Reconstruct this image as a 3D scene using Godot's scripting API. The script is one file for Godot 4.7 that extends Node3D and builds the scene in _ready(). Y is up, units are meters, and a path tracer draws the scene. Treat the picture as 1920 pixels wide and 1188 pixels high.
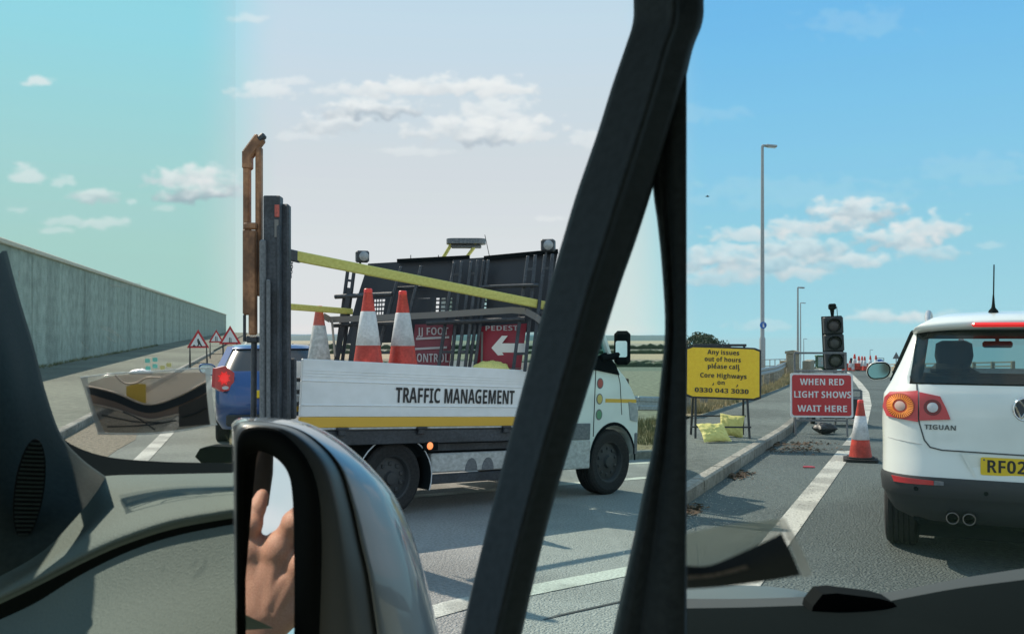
extends Node3D
# One place, seen from the driver's seat: a walled ramp on the left, a dropside truck ahead, a signed road with a white car on the right.
const F := 1700.0
const EYE := 1.5
var M := {}
var rng := RandomNumberGenerator.new()


func _ready() -> void:
	rng.seed = 7
	var cam := Camera3D.new()
	cam.name = "camera"
	cam.position = Vector3(0, EYE, 0)
	cam.projection = Camera3D.PROJECTION_FRUSTUM
	cam.near = 0.05
	cam.far = 9000.0
	cam.size = 0.05 * 1188.0 / F
	cam.frustum_offset = Vector2(0.0, 0.05 * 41.0 / F)
	add_child(cam)
	cam.current = true
	var we := WorldEnvironment.new()
	we.name = "world_environment"
	var env := Environment.new()
	env.background_mode = Environment.BG_SKY
	env.tonemap_mode = Environment.TONE_MAPPER_LINEAR
	env.tonemap_exposure = 1.0
	env.sdfgi_enabled = true
	env.ssao_enabled = true
	env.ssil_enabled = true
	var sky := Sky.new()
	var pano := PanoramaSkyMaterial.new()
	pano.panorama = sky_picture()
	sky.sky_material = pano
	env.sky = sky
	env.sky_rotation = Vector3(0, PI, 0)
	we.environment = env
	var look := CameraAttributesPhysical.new()
	look.frustum_focal_length = 50.0
	look.frustum_focus_distance = 9.0
	look.exposure_aperture = 24.0
	we.camera_attributes = look
	add_child(we)
	var sun := DirectionalLight3D.new()
	sun.name = "sun"
	sun.light_energy = 1.6
	sun.light_angular_distance = 0.5
	sun.light_color = Color(1.0, 0.95, 0.87)
	sun.shadow_enabled = true
	var az := deg_to_rad(-43.0)
	var el := deg_to_rad(44.0)
	var to_sun := Vector3(sin(az) * cos(el), sin(el), -cos(az) * cos(el))
	sun.basis = Basis.looking_at(-to_sun, Vector3.UP)
	add_child(sun)
	materials()
	setting()
	left_side()
	truck()
	right_side()
	white_car()
	var own := thing("car", "dark car seen from its own driver's seat: dashboard, window frame, wing mirror and wiper", "car", P(700, 1188, 0.8))
	interior_left(own)
	car_door(own)
	interior_right(own)


# ---------------------------------------------------------------- helpers
func P(px: float, py: float, d: float) -> Vector3:
	return Vector3((px - 960.0) / F * d, EYE - (py - 635.0) / F * d, -d)


func lin(r: float, g: float, b: float) -> Color:
	return Color(r, g, b).linear_to_srgb()


func noise(freq: float, seed_: int, oct := 4, kind := FastNoiseLite.TYPE_SIMPLEX_SMOOTH) -> FastNoiseLite:
	var n := FastNoiseLite.new()
	n.noise_type = kind
	n.frequency = freq
	n.seed = seed_
	n.fractal_octaves = oct
	return n


func noise_tex(freq: float, seed_: int, stops: Array, size := 512, oct := 4, normal := false, strength := 4.0, kind := FastNoiseLite.TYPE_SIMPLEX_SMOOTH) -> NoiseTexture2D:
	var t := NoiseTexture2D.new()
	t.width = size
	t.height = size
	t.seamless = true
	t.noise = noise(freq, seed_, oct, kind)
	if normal:
		t.as_normal_map = true
		t.bump_strength = strength
	elif stops.size():
		var g := Gradient.new()
		var offs := PackedFloat32Array()
		var cols := PackedColorArray()
		for s in stops:
			offs.append(s[0])
			cols.append(s[1])
		g.offsets = offs
		g.colors = cols
		t.color_ramp = g
	return t


func mat(r: float, g: float, b: float, rough := 0.6, metal := 0.0) -> StandardMaterial3D:
	var m := StandardMaterial3D.new()
	m.albedo_color = lin(r, g, b)
	m.roughness = rough
	m.metallic = metal
	return m


# a surface with two layers of mottling: `lo` and `hi` are linear colours
func mottled(lo: Vector3, hi: Vector3, scale: float, rough: float, seed_: int, bump := 2.0, freq := 0.02) -> StandardMaterial3D:
	var m := StandardMaterial3D.new()
	m.albedo_color = Color.WHITE
	var mid := lo.lerp(hi, 0.5)
	m.albedo_texture = noise_tex(freq, seed_, [[0.2, lin(lo.x, lo.y, lo.z)], [0.5, lin(mid.x, mid.y, mid.z)], [0.8, lin(hi.x, hi.y, hi.z)]], 512, 6)
	m.roughness = rough
	m.uv1_triplanar = true
	m.uv1_world_triplanar = true
	m.uv1_scale = Vector3.ONE * scale
	if bump > 0.0:
		m.normal_enabled = true
		m.normal_texture = noise_tex(0.15, seed_ + 50, [], 512, 3, true, bump)
		m.normal_scale = 1.0
	return m


# broad stains and wear over a surface, multiplied into its colour
func worn(m: StandardMaterial3D, seed_: int, scale: Vector3, lo: float, from := 0.3, to := 0.62, freq := 0.012) -> void:
	m.detail_enabled = true
	m.detail_blend_mode = BaseMaterial3D.BLEND_MODE_MUL
	m.detail_uv_layer = BaseMaterial3D.DETAIL_UV_2
	m.detail_albedo = noise_tex(freq, seed_, [[from, lin(lo, lo, lo)], [to, Color.WHITE]], 256, 5)
	m.uv2_triplanar = true
	m.uv2_world_triplanar = true
	m.uv2_scale = scale


# a sheet of tinted glass: what is seen through it takes its colour
func tinted(r: float, g: float, b: float) -> StandardMaterial3D:
	var m := mat(r, g, b, 0.0)
	m.albedo_color.a = 0.0
	m.refraction_enabled = true
	m.refraction_scale = 0.0
	return m


func pane(r: float, g: float, b: float, a: float, rough := 0.02) -> StandardMaterial3D:
	var m := mat(r, g, b, rough)
	m.albedo_color.a = a
	m.transparency = BaseMaterial3D.TRANSPARENCY_ALPHA
	return m


func glow(r: float, g: float, b: float, e: float) -> StandardMaterial3D:
	var m := mat(r, g, b, 0.25)
	m.emission_enabled = true
	m.emission = lin(r, g, b)
	m.emission_energy_multiplier = e
	return m


func S() -> SurfaceTool:
	var st := SurfaceTool.new()
	st.begin(Mesh.PRIMITIVE_TRIANGLES)
	return st


func tri(st: SurfaceTool, a: Vector3, b: Vector3, c: Vector3, g := -1) -> void:
	st.set_smooth_group(g)
	st.add_vertex(a)
	st.set_smooth_group(g)
	st.add_vertex(b)
	st.set_smooth_group(g)
	st.add_vertex(c)


func quad(st: SurfaceTool, a: Vector3, b: Vector3, c: Vector3, d: Vector3, g := -1) -> void:
	tri(st, a, b, c, g)
	tri(st, a, c, d, g)


# a box with chamfered edges
func box(st: SurfaceTool, c: Vector3, s: Vector3, b := Basis(), bev := 0.0) -> void:
	var h := s * 0.5
	if bev <= 0.0:
		var v := []
		for i in 8:
			v.append(c + b * Vector3(h.x if i & 1 else -h.x, h.y if i & 2 else -h.y, h.z if i & 4 else -h.z))
		for f in [[4, 6, 7, 5], [1, 3, 2, 0], [5, 7, 3, 1], [0, 2, 6, 4], [6, 2, 3, 7], [0, 4, 5, 1]]:
			quad(st, v[f[0]], v[f[1]], v[f[2]], v[f[3]])
		return
	bev = minf(bev, minf(h.x, minf(h.y, h.z)) * 0.98)
	var ax := [Vector3.RIGHT, Vector3.UP, Vector3.BACK]
	var corner := func(sx: float, sy: float, sz: float, k: int) -> Vector3:
		var q := Vector3(sx * (h.x - bev), sy * (h.y - bev), sz * (h.z - bev))
		q[k] = [sx * h.x, sy * h.y, sz * h.z][k]
		return c + b * q
	var face := func(pts: Array) -> void:
		var mid := Vector3.ZERO
		for q in pts:
			mid += q
		mid /= pts.size()
		var n: Vector3 = (pts[1] - pts[0]).cross(pts[2] - pts[0])
		if n.dot(mid - c) > 0.0:
			pts.reverse()
		for i in range(1, pts.size() - 1):
			tri(st, pts[0], pts[i], pts[i + 1])
	for k in 3:
		for s0 in [-1.0, 1.0]:
			var pts := []
			for uv in [[-1.0, -1.0], [1.0, -1.0], [1.0, 1.0], [-1.0, 1.0]]:
				var sg := [0.0, 0.0, 0.0]
				sg[k] = s0
				sg[(k + 1) % 3] = uv[0]
				sg[(k + 2) % 3] = uv[1]
				pts.append(corner.call(sg[0], sg[1], sg[2], k))
			face.call(pts)
			for s1 in [-1.0, 1.0]:
				var e := []
				var k1 := (k + 1) % 3
				var k2 := (k + 2) % 3
				for w in [[-1.0, k], [1.0, k], [1.0, k1], [-1.0, k1]]:
					var sg := [0.0, 0.0, 0.0]
					sg[k] = s0
					sg[k1] = s1
					sg[k2] = w[0]
					e.append(corner.call(sg[0], sg[1], sg[2], w[1]))
				face.call(e)
	for i in 8:
		var x := 1.0 if i & 1 else -1.0
		var y := 1.0 if i & 2 else -1.0
		var z := 1.0 if i & 4 else -1.0
		face.call([corner.call(x, y, z, 0), corner.call(x, y, z, 1), corner.call(x, y, z, 2)])


# a bar of square section between two points
func bar(st: SurfaceTool, a: Vector3, b: Vector3, w: float, t := -1.0, up := Vector3.UP, bev := 0.0) -> void:
	var f := (b - a).normalized()
	if absf(f.dot(up)) > 0.98:
		up = Vector3.RIGHT
	var x := up.cross(f).normalized()
	box(st, (a + b) * 0.5, Vector3(w, t if t > 0.0 else w, a.distance_to(b)), Basis(x, f.cross(x), f), bev)


func tube(st: SurfaceTool, pts: Array, r: float, sides := 8, r_end := -1.0, g := 1) -> void:
	var rings := []
	var n := pts.size()
	var up := Vector3.UP
	for i in n:
		var f: Vector3 = ((pts[mini(i + 1, n - 1)] as Vector3) - (pts[maxi(i - 1, 0)] as Vector3)).normalized()
		if absf(f.dot(up)) > 0.95:
			up = Vector3.RIGHT if absf(f.dot(Vector3.RIGHT)) < 0.9 else Vector3.BACK
		var x := up.cross(f).normalized()
		var y := f.cross(x)
		var rr := r if r_end < 0.0 else lerpf(r, r_end, float(i) / (n - 1))
		var ring := PackedVector3Array()
		for k in sides:
			var a := TAU * k / sides
			ring.append(pts[i] + (x * cos(a) + y * sin(a)) * rr)
		rings.append(ring)
	loft(st, rings, true, true, g)


func loft(st: SurfaceTool, rings: Array, closed := true, caps := false, g := 1) -> void:
	for i in rings.size() - 1:
		var a: PackedVector3Array = rings[i]
		var b: PackedVector3Array = rings[i + 1]
		var n := a.size()
		for k in (n if closed else n - 1):
			var k2 := (k + 1) % n
			quad(st, a[k], a[k2], b[k2], b[k], g)
	if caps:
		for e in [rings[0], rings[rings.size() - 1]]:
			var mid := Vector3.ZERO
			for q in e:
				mid += q
			mid /= e.size()
			for k in e.size():
				tri(st, mid, e[k], e[(k + 1) % e.size()])


# profile of (radius, height) turned round the y axis of xf; every segment a crease of its own unless smooth
func lathe(st: SurfaceTool, prof: Array, xf := Transform3D(), n := 24, smooth := false) -> void:
	for i in prof.size() - 1:
		var p: Vector2 = prof[i]
		var q: Vector2 = prof[i + 1]
		var g := 1 if smooth else 2 + i
		for k in n:
			var a := TAU * k / n
			var b := TAU * (k + 1) / n
			var p0 := xf * Vector3(cos(a) * p.x, p.y, sin(a) * p.x)
			var p1 := xf * Vector3(cos(b) * p.x, p.y, sin(b) * p.x)
			var q0 := xf * Vector3(cos(a) * q.x, q.y, sin(a) * q.x)
			var q1 := xf * Vector3(cos(b) * q.x, q.y, sin(b) * q.x)
			if p.x > 0.0 and q.x > 0.0:
				quad(st, p0, p1, q1, q0, g)
			elif q.x > 0.0:
				tri(st, p0, q1, q0, g)
			elif p.x > 0.0:
				tri(st, p0, p1, q0, g)


# a flat outline in the xy plane of xf with a thickness along z (centred)
func prism(st: SurfaceTool, poly: Array, depth: float, xf := Transform3D()) -> void:
	var pv := PackedVector2Array(poly)
	var idx := Geometry2D.triangulate_polygon(pv)
	var h := depth * 0.5
	for i in range(0, idx.size(), 3):
		var a := pv[idx[i]]
		var b := pv[idx[i + 1]]
		var c := pv[idx[i + 2]]
		tri(st, xf * Vector3(a.x, a.y, h), xf * Vector3(c.x, c.y, h), xf * Vector3(b.x, b.y, h))
		tri(st, xf * Vector3(a.x, a.y, -h), xf * Vector3(b.x, b.y, -h), xf * Vector3(c.x, c.y, -h))
	var cw := Geometry2D.is_polygon_clockwise(pv)
	for i in pv.size():
		var a := pv[i]
		var b := pv[(i + 1) % pv.size()]
		if cw:
			var t := a
			a = b
			b = t
		quad(st, xf * Vector3(a.x, a.y, h), xf * Vector3(a.x, a.y, -h), xf * Vector3(b.x, b.y, -h), xf * Vector3(b.x, b.y, h))


func rounded_rect(w: float, h: float, r: float, n := 5) -> Array:
	var out := []
	for k in 4:
		var cx := (w * 0.5 - r) * (1.0 if k == 0 or k == 3 else -1.0)
		var cy := (h * 0.5 - r) * (1.0 if k < 2 else -1.0)
		for i in n + 1:
			var a := PI * 0.5 * (k + float(i) / n)
			out.append(Vector2(cx + cos(a) * r, cy + sin(a) * r))
	return out


func ellipse(rx: float, ry: float, n := 24) -> Array:
	var out := []
	for i in n:
		out.append(Vector2(cos(TAU * i / n) * rx, sin(TAU * i / n) * ry))
	return out


# a smooth run of n points through the given ones
func curve(pts: Array, n: int) -> PackedVector3Array:
	var out := PackedVector3Array()
	var m := pts.size() - 1
	for i in n:
		var t := float(i) / (n - 1) * m
		var k := mini(int(t), m - 1)
		var f := t - k
		out.append((pts[k] as Vector3).cubic_interpolate(pts[k + 1], pts[maxi(k - 1, 0)], pts[mini(k + 2, m)], f))
	return out


# a sheet through several curves, each given by its points
func sheet(st: SurfaceTool, rows: Array, n := 24, g := 1, across := 1) -> void:
	var rings := []
	for r in rows:
		rings.append(curve(r, n))
	if across > 1:
		var cols := []
		for k in n:
			var c := []
			for r in rings:
				c.append(r[k])
			cols.append(curve(c, (rings.size() - 1) * across + 1))
		rings = []
		for i in cols[0].size():
			var ring := PackedVector3Array()
			for k in n:
				ring.append(cols[k][i])
			rings.append(ring)
	loft(st, rings, false, false, g)


func obj(called: String, st: SurfaceTool, m: Material, parent: Node = null) -> MeshInstance3D:
	st.generate_normals()
	st.index()
	return put(called, st.commit(), m, parent)


func put(called: String, mesh: Mesh, m: Material, parent: Node = null) -> MeshInstance3D:
	var o := MeshInstance3D.new()
	o.name = called
	o.mesh = mesh
	o.material_override = m
	(parent if parent else self).add_child(o, true)
	return o


# a mesh laid out in the world's axes, hung under a thing that stands elsewhere
func wobj(called: String, st: SurfaceTool, m: Material, parent: Node3D) -> MeshInstance3D:
	var o := obj(called, st, m, parent)
	var t := Transform3D()
	var p: Node = parent
	while p != self:
		t = (p as Node3D).transform * t
		p = p.get_parent()
	o.transform = t.affine_inverse()
	return o


func tag(o: Node, label: String, category: String, group := "") -> Node:
	o.set_meta("label", label)
	o.set_meta("category", category)
	if group:
		o.set_meta("group", group)
	return o


func thing(called: String, label: String, category: String, at := Vector3.ZERO, b := Basis(), group := "") -> Node3D:
	var o := Node3D.new()
	o.name = called
	add_child(o, true)
	o.position = at
	o.basis = b
	tag(o, label, category, group)
	return o


func struct(called: String, st: SurfaceTool, m: Material) -> MeshInstance3D:
	var o := obj(called, st, m)
	o.set_meta("kind", "structure")
	return o


func copy(o: Node3D, at: Vector3, b: Basis, label: String, group := "") -> Node3D:
	var c: Node3D = o.duplicate()
	c.name = o.name
	add_child(c, true)
	c.position = at
	c.basis = b
	c.set_meta("label", label)
	if group:
		c.set_meta("group", group)
	return c


func words(text: String, height: float, depth := 0.003, bold := true, squeeze := 1.0) -> Mesh:
	var t := TextMesh.new()
	var f := SystemFont.new()
	f.font_names = PackedStringArray(["Droid Sans"])
	f.font_weight = 700 if bold else 400
	t.font = f
	t.text = text
	t.font_size = 64
	t.pixel_size = height / 46.0
	t.depth = depth
	t.curve_step = 1.0
	return t


func text(parent: Node3D, s: String, height: float, at: Vector3, m: Material, width := 0.0, bold := true, called := "lettering") -> MeshInstance3D:
	var mesh := words(s, height, 0.003, bold)
	var o := put(called, mesh, m, parent)
	o.position = at
	if width > 0.0:
		o.scale = Vector3(width / maxf(mesh.get_aabb().size.x, 0.001), 1, 1)
	return o


func yaw(deg: float) -> Basis:   # turned so that local -z heads deg to the right of straight ahead
	return Basis(Vector3.UP, deg_to_rad(-deg))


# ---------------------------------------------------------------- sky
func sky_profile(stops: Array, el: float) -> Color:
	for i in stops.size() - 1:
		if el <= stops[i + 1][0]:
			return stops[i][1].lerp(stops[i + 1][1], clampf(inverse_lerp(stops[i][0], stops[i + 1][0], el), 0.0, 1.0))
	return stops[stops.size() - 1][1]


func rgb8(r: int, g: int, b: int) -> Color:
	return Color(r / 255.0, g / 255.0, b / 255.0)


func sky_base(az: float, el: float) -> Color:
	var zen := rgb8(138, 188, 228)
	var teal := [[0.0, rgb8(168, 212, 203)], [5.0, rgb8(170, 213, 206)], [10.0, rgb8(166, 215, 215)], [18.0, rgb8(150, 219, 233)], [40.0, rgb8(120, 190, 222)], [90.0, zen]]
	var pale := [[0.0, rgb8(224, 226, 227)], [6.0, rgb8(217, 223, 226)], [11.0, rgb8(209, 218, 224)], [19.0, rgb8(196, 219, 233)], [40.0, rgb8(140, 190, 226)], [90.0, zen]]
	var blue := [[0.0, rgb8(168, 219, 230)], [6.0, rgb8(151, 211, 231)], [11.0, rgb8(138, 205, 237)], [19.0, rgb8(116, 191, 240)], [40.0, rgb8(96, 168, 226)], [90.0, zen]]
	var c: Color
	var a := sky_profile(teal, el)
	var b := sky_profile(pale, el)
	var d := sky_profile(blue, el)
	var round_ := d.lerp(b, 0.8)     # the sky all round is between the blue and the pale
	if az < 0.0:
		c = a.lerp(b, smoothstep(-19.6, -14.2, az))
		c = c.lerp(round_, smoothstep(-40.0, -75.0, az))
	else:
		c = b.lerp(d, smoothstep(7.0, 12.0, az))
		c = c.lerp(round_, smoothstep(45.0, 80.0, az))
	return c


func sky_picture() -> ImageTexture:
	var w := 4096
	var h := 2048
	var small := Image.create(512, 256, false, Image.FORMAT_RGB8)
	var far_clouds := noise(0.035, 5, 5)
	for y in 256:
		var el := 90.0 - (y + 0.5) / 256.0 * 180.0
		for x in 512:
			var az := (x + 0.5) / 512.0 * 360.0 - 180.0
			var c := sky_base(az, maxf(el, 0.0))
			if el < 0.0:
				c = rgb8(174, 216, 225)
			# fair-weather cloud goes on all round; the frame's own clouds are drawn finer below
			var off := smoothstep(31.0, 42.0, absf(az)) if el < 24.0 else smoothstep(24.0, 32.0, el)
			if off > 0.0 and el > 2.0:
				var r := deg_to_rad(az)
				var k := 42.0 / (0.25 + sin(deg_to_rad(el)))
				var v := far_clouds.get_noise_2d(sin(r) * k, -cos(r) * k)
				var a := smoothstep(-0.02, 0.34, v) * off * 0.85
				c = c.lerp(rgb8(236, 238, 240), a)
			small.set_pixel(x, y, c)
	small.resize(w, h, Image.INTERPOLATE_CUBIC)
	# [px, py, half width, half height, strength, grey at the base]
	var clouds := [
		[75, 153, 27, 10, 0.9, 0.0], [48, 330, 36, 19, 0.75, 0.1], [120, 341, 26, 9, 0.55, 0.0], [182, 370, 46, 14, 0.8, 0.55], [248, 377, 10, 5, 0.5, 0.0],
		[350, 333, 70, 20, 0.95, 0.35], [362, 362, 66, 24, 0.95, 0.9], [412, 352, 50, 34, 0.5, 0.6], [305, 393, 24, 7, 0.4, 0.0], [120, 415, 44, 8, 0.5, 0.1], [195, 420, 42, 11, 0.6, 0.1], [105, 432, 32, 7, 0.45, 0.0], [35, 393, 20, 5, 0.4, 0.0],
		[470, 35, 34, 10, 0.55, 0.1], [500, 172, 58, 18, 0.75, 0.1], [545, 153, 36, 8, 0.6, 0.0], [700, 172, 110, 16, 0.85, 0.2], [840, 165, 140, 20, 1.0, 0.25], [930, 168, 80, 20, 0.9, 0.15],
		[700, 207, 92, 20, 1.0, 0.75], [620, 235, 62, 20, 0.85, 0.45], [555, 255, 56, 9, 0.5, 0.1], [925, 212, 76, 26, 0.85, 0.2], [900, 245, 130, 28, 1.0, 0.35], [915, 261, 60, 15, 0.5, 1.0], [985, 252, 50, 18, 0.7, 0.1],
		[770, 285, 76, 8, 0.45, 0.1], [1100, 262, 34, 20, 0.6, 0.1], [1030, 410, 24, 6, 0.4, 0.0],
		[1600, 400, 84, 26, 1.0, 0.6], [1575, 422, 60, 14, 0.8, 0.5], [1400, 440, 70, 15, 0.85, 0.2], [1490, 430, 60, 18, 0.85, 0.3], [1345, 485, 84, 26, 0.8, 0.55], [1500, 470, 90, 26, 0.8, 0.6], [1440, 500, 130, 22, 0.65, 0.8],
		[1745, 430, 62, 24, 0.95, 0.3], [1680, 450, 84, 22, 0.9, 0.5], [1620, 490, 50, 14, 0.85, 0.3], [1740, 475, 60, 15, 0.6, 0.4], [1350, 520, 90, 18, 0.6, 0.4], [1510, 515, 60, 12, 0.7, 0.3], [1860, 460, 26, 7, 0.35, 0.0],
		[1650, 595, 66, 14, 0.75, 0.35], [1760, 600, 70, 13, 0.5, 0.3], [1530, 652, 60, 12, 0.5, 0.1], [1640, 668, 50, 7, 0.4, 0.0], [1430, 610, 60, 10, 0.35, 0.2],
		[1310, 215, 80, 18, 0.16, 0.0], [1610, 45, 90, 26, 0.18, 0.0], [1840, 320, 110, 30, 0.14, 0.0], [1500, 365, 200, 30, 0.15, 0.0],
	]
	var warp := noise(0.018, 11, 4)
	var fine := noise(0.05, 12, 5)
	for c in clouds:
		var cx: float = c[0]
		var cy: float = c[1]
		var rx: float = c[2] * 1.05
		var ry: float = c[3] * 1.1
		var a0 := atan2(cx - rx * 1.7 - 960.0, F)
		var a1 := atan2(cx + rx * 1.7 - 960.0, F)
		var x0 := int((a0 / TAU + 0.5) * w)
		var x1 := int((a1 / TAU + 0.5) * w) + 1
		var ca := cos(atan2(cx - 960.0, F))
		var y0 := int((0.5 - atan2((635.0 - cy + ry * 2.2) / F * ca, 1.0) / PI) * h)
		var y1 := int((0.5 - atan2((635.0 - cy - ry * 2.0) / F * ca, 1.0) / PI) * h) + 1
		for y in range(y0, y1 + 1):
			var el := (0.5 - (y + 0.5) / h) * PI
			for x in range(x0, x1 + 1):
				var az := ((x + 0.5) / w - 0.5) * TAU
				var px := 960.0 + F * tan(az)
				var py := 635.0 - F * tan(el) / cos(az)
				var wx := warp.get_noise_2d(px, py * 1.6) * 0.55
				var wy := warp.get_noise_2d(px + 900.0, py * 1.6) * 0.7
				var dx := (px - cx) / rx + wx
				var dy := (py - cy) / ry + wy
				if dy > 0.0:
					dy *= 1.35     # flatter underside
				var q := dx * dx + dy * dy
				var n := fine.get_noise_2d(px * 0.38, py * 0.75)
				var a: float = smoothstep(1.3, 0.15, q * 0.85 + n * 0.75) * c[4]
				if a > 0.003:
					var under := clampf(dy * 0.9 + 0.5 + n * 0.25, 0.0, 1.0) * float(c[5])
					var old := small.get_pixel(x, y)
					var lit := rgb8(238, 242, 242).lerp(old, 0.16)
					var dim := rgb8(150, 166, 180).lerp(old, 0.25)
					small.set_pixel(x, y, old.lerp(lit.lerp(dim, under), a))
	return ImageTexture.create_from_image(small)


# ---------------------------------------------------------------- materials
func materials() -> void:
	M.asphalt = mottled(Vector3(0.078, 0.102, 0.097), Vector3(0.125, 0.155, 0.147), 0.55, 0.88, 3, 7.0, 0.06)
	M.asphalt_pale = mottled(Vector3(0.25, 0.245, 0.23), Vector3(0.37, 0.365, 0.345), 0.7, 0.9, 4, 7.0, 0.09)
	M.asphalt_left = mottled(Vector3(0.17, 0.19, 0.165), Vector3(0.23, 0.25, 0.215), 0.6, 0.9, 5, 5.0, 0.05)
	M.pavement = mottled(Vector3(0.115, 0.14, 0.124), Vector3(0.165, 0.193, 0.172), 0.4, 0.9, 6, 5.0, 0.03)
	M.path_left = mottled(Vector3(0.135, 0.15, 0.115), Vector3(0.195, 0.21, 0.16), 0.3, 0.92, 7, 3.0, 0.03)
	M.dirt = mottled(Vector3(0.16, 0.14, 0.10), Vector3(0.30, 0.26, 0.19), 0.5, 0.95, 8, 8.0, 0.05)
	M.concrete = mottled(Vector3(0.31, 0.36, 0.29), Vector3(0.44, 0.5, 0.41), 0.16, 0.9, 9, 2.0, 0.02)
	M.kerb = mottled(Vector3(0.24, 0.235, 0.20), Vector3(0.40, 0.385, 0.33), 0.5, 0.9, 10, 4.0, 0.04)
	M.coping = mottled(Vector3(0.55, 0.50, 0.38), Vector3(0.7, 0.64, 0.5), 0.3, 0.9, 11, 3.0, 0.04)
	M.line = mottled(Vector3(0.40, 0.40, 0.35), Vector3(0.66, 0.66, 0.58), 1.6, 0.8, 12, 5.0, 0.05)
	M.dry_grass = mottled(Vector3(0.22, 0.185, 0.10), Vector3(0.36, 0.30, 0.17), 0.4, 0.95, 13, 9.0, 0.08)
	M.stone = mottled(Vector3(0.26, 0.23, 0.17), Vector3(0.42, 0.37, 0.27), 0.6, 0.9, 14, 5.0, 0.04)
	M.dash = mottled(Vector3(0.125, 0.168, 0.152), Vector3(0.155, 0.205, 0.186), 15.0, 0.75, 15, 0.0, 0.05)
	M.dash.normal_enabled = true
	M.dash.normal_texture = noise_tex(0.06, 77, [], 512, 2, true, 5.0, FastNoiseLite.TYPE_CELLULAR)
	M.dash.normal_scale = 0.8
	M.dash.metallic_specular = 0.25
	M.pillar_trim = mottled(Vector3(0.026, 0.042, 0.041), Vector3(0.036, 0.056, 0.054), 14.0, 0.7, 34, 1.5)
	M.pillar_trim.metallic_specular = 0.25
	M.black = mat(0.010, 0.013, 0.014, 0.85)
	M.black.metallic_specular = 0.12
	M.cowl = mat(0.008, 0.012, 0.013, 0.95)
	M.cowl.metallic_specular = 0.05
	M.pillar = mottled(Vector3(0.036, 0.052, 0.068), Vector3(0.05, 0.07, 0.088), 10.0, 0.75, 35, 1.0)
	M.pillar.metallic_specular = 0.3
	M.wheel_rim = mat(0.04, 0.043, 0.045, 0.6)
	M.rubber = mottled(Vector3(0.012, 0.012, 0.013), Vector3(0.028, 0.027, 0.026), 3.0, 0.85, 16, 2.0)
	M.frame_dark = mat(0.028, 0.031, 0.037, 0.55)
	M.bumper = mat(0.026, 0.029, 0.031, 0.6)
	M.white_paint = mat(0.80, 0.84, 0.78, 0.3)
	M.white_paint.clearcoat_enabled = true
	M.white_paint.clearcoat = 0.8
	M.white_paint.clearcoat_roughness = 0.05
	M.blue_paint = mat(0.02, 0.07, 0.22, 0.3, 0.3)
	M.blue_paint.clearcoat_enabled = true
	M.blue_paint.clearcoat_roughness = 0.05
	M.silver_paint = mat(0.24, 0.29, 0.34, 0.42, 0.55)
	M.silver_paint.clearcoat_enabled = true
	M.silver_paint.clearcoat_roughness = 0.06
	M.truck_white = mottled(Vector3(0.82, 0.82, 0.81), Vector3(0.88, 0.88, 0.88), 0.9, 0.42, 17, 0.0, 0.02)
	M.truck_dirty = mottled(Vector3(0.36, 0.36, 0.34), Vector3(0.62, 0.62, 0.60), 1.2, 0.55, 18, 0.0, 0.03)
	M.yellow_stripe = mat(0.74, 0.43, 0.05, 0.5)
	M.yellow_rail = mottled(Vector3(0.56, 0.50, 0.11), Vector3(0.70, 0.64, 0.18), 2.0, 0.6, 19, 0.0, 0.03)
	M.orange_steel = mottled(Vector3(0.34, 0.155, 0.075), Vector3(0.48, 0.23, 0.11), 1.4, 0.6, 20, 1.0, 0.03)
	M.dark_steel = mottled(Vector3(0.035, 0.042, 0.052), Vector3(0.075, 0.085, 0.10), 2.0, 0.5, 21, 1.0, 0.03)
	M.grey_steel = mottled(Vector3(0.11, 0.12, 0.13), Vector3(0.20, 0.21, 0.22), 2.0, 0.5, 22, 1.0, 0.03)
	M.galv = mottled(Vector3(0.28, 0.30, 0.31), Vector3(0.42, 0.44, 0.45), 1.0, 0.45, 23, 0.5, 0.03)
	M.galv.metallic = 0.4
	M.strap = mat(0.20, 0.19, 0.18, 0.8)
	M.cone_red = mottled(Vector3(0.55, 0.045, 0.03), Vector3(0.74, 0.085, 0.055), 2.0, 0.5, 24, 0.0, 0.03)
	M.cone_dirty = mottled(Vector3(0.40, 0.09, 0.07), Vector3(0.60, 0.12, 0.09), 3.0, 0.6, 25, 0.0, 0.03)
	M.cone_tip = mat(0.85, 0.06, 0.05, 0.4)
	M.sleeve = mottled(Vector3(0.60, 0.61, 0.62), Vector3(0.78, 0.79, 0.80), 2.0, 0.45, 26, 0.0, 0.03)
	M.sign_red = mat(0.55, 0.025, 0.035, 0.35)
	M.sign_white = mat(0.80, 0.80, 0.78, 0.4)
	M.sign_yellow = mottled(Vector3(0.95, 0.57, 0.010), Vector3(1.0, 0.64, 0.016), 1.4, 0.4, 27, 0.0, 0.02)
	M.sign_black = mat(0.015, 0.015, 0.018, 0.5)
	M.sign_blue = mat(0.01, 0.13, 0.5, 0.4)
	M.bag_yellow = mottled(Vector3(0.62, 0.56, 0.13), Vector3(0.86, 0.80, 0.30), 4.0, 0.6, 28, 3.0, 0.04)
	M.bag_black = mat(0.02, 0.022, 0.025, 0.45)
	M.lens_dark = mat(0.03, 0.032, 0.034, 0.2)
	M.lens_red = mat(0.55, 0.012, 0.018, 0.12)
	M.lens_red.clearcoat_enabled = true
	M.lens_white = mat(0.62, 0.62, 0.62, 0.12)
	M.brake_on = glow(0.9, 0.03, 0.03, 0.45)
	M.indicator = glow(0.9, 0.33, 0.06, 0.35)
	M.marker = glow(1.0, 0.3, 0.1, 1.0)
	M.chrome = mat(0.75, 0.76, 0.77, 0.12, 1.0)
	M.mirror = mat(0.86, 0.88, 0.88, 0.015, 1.0)
	M.car_glass = pane(0.015, 0.05, 0.055, 0.5)
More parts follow.
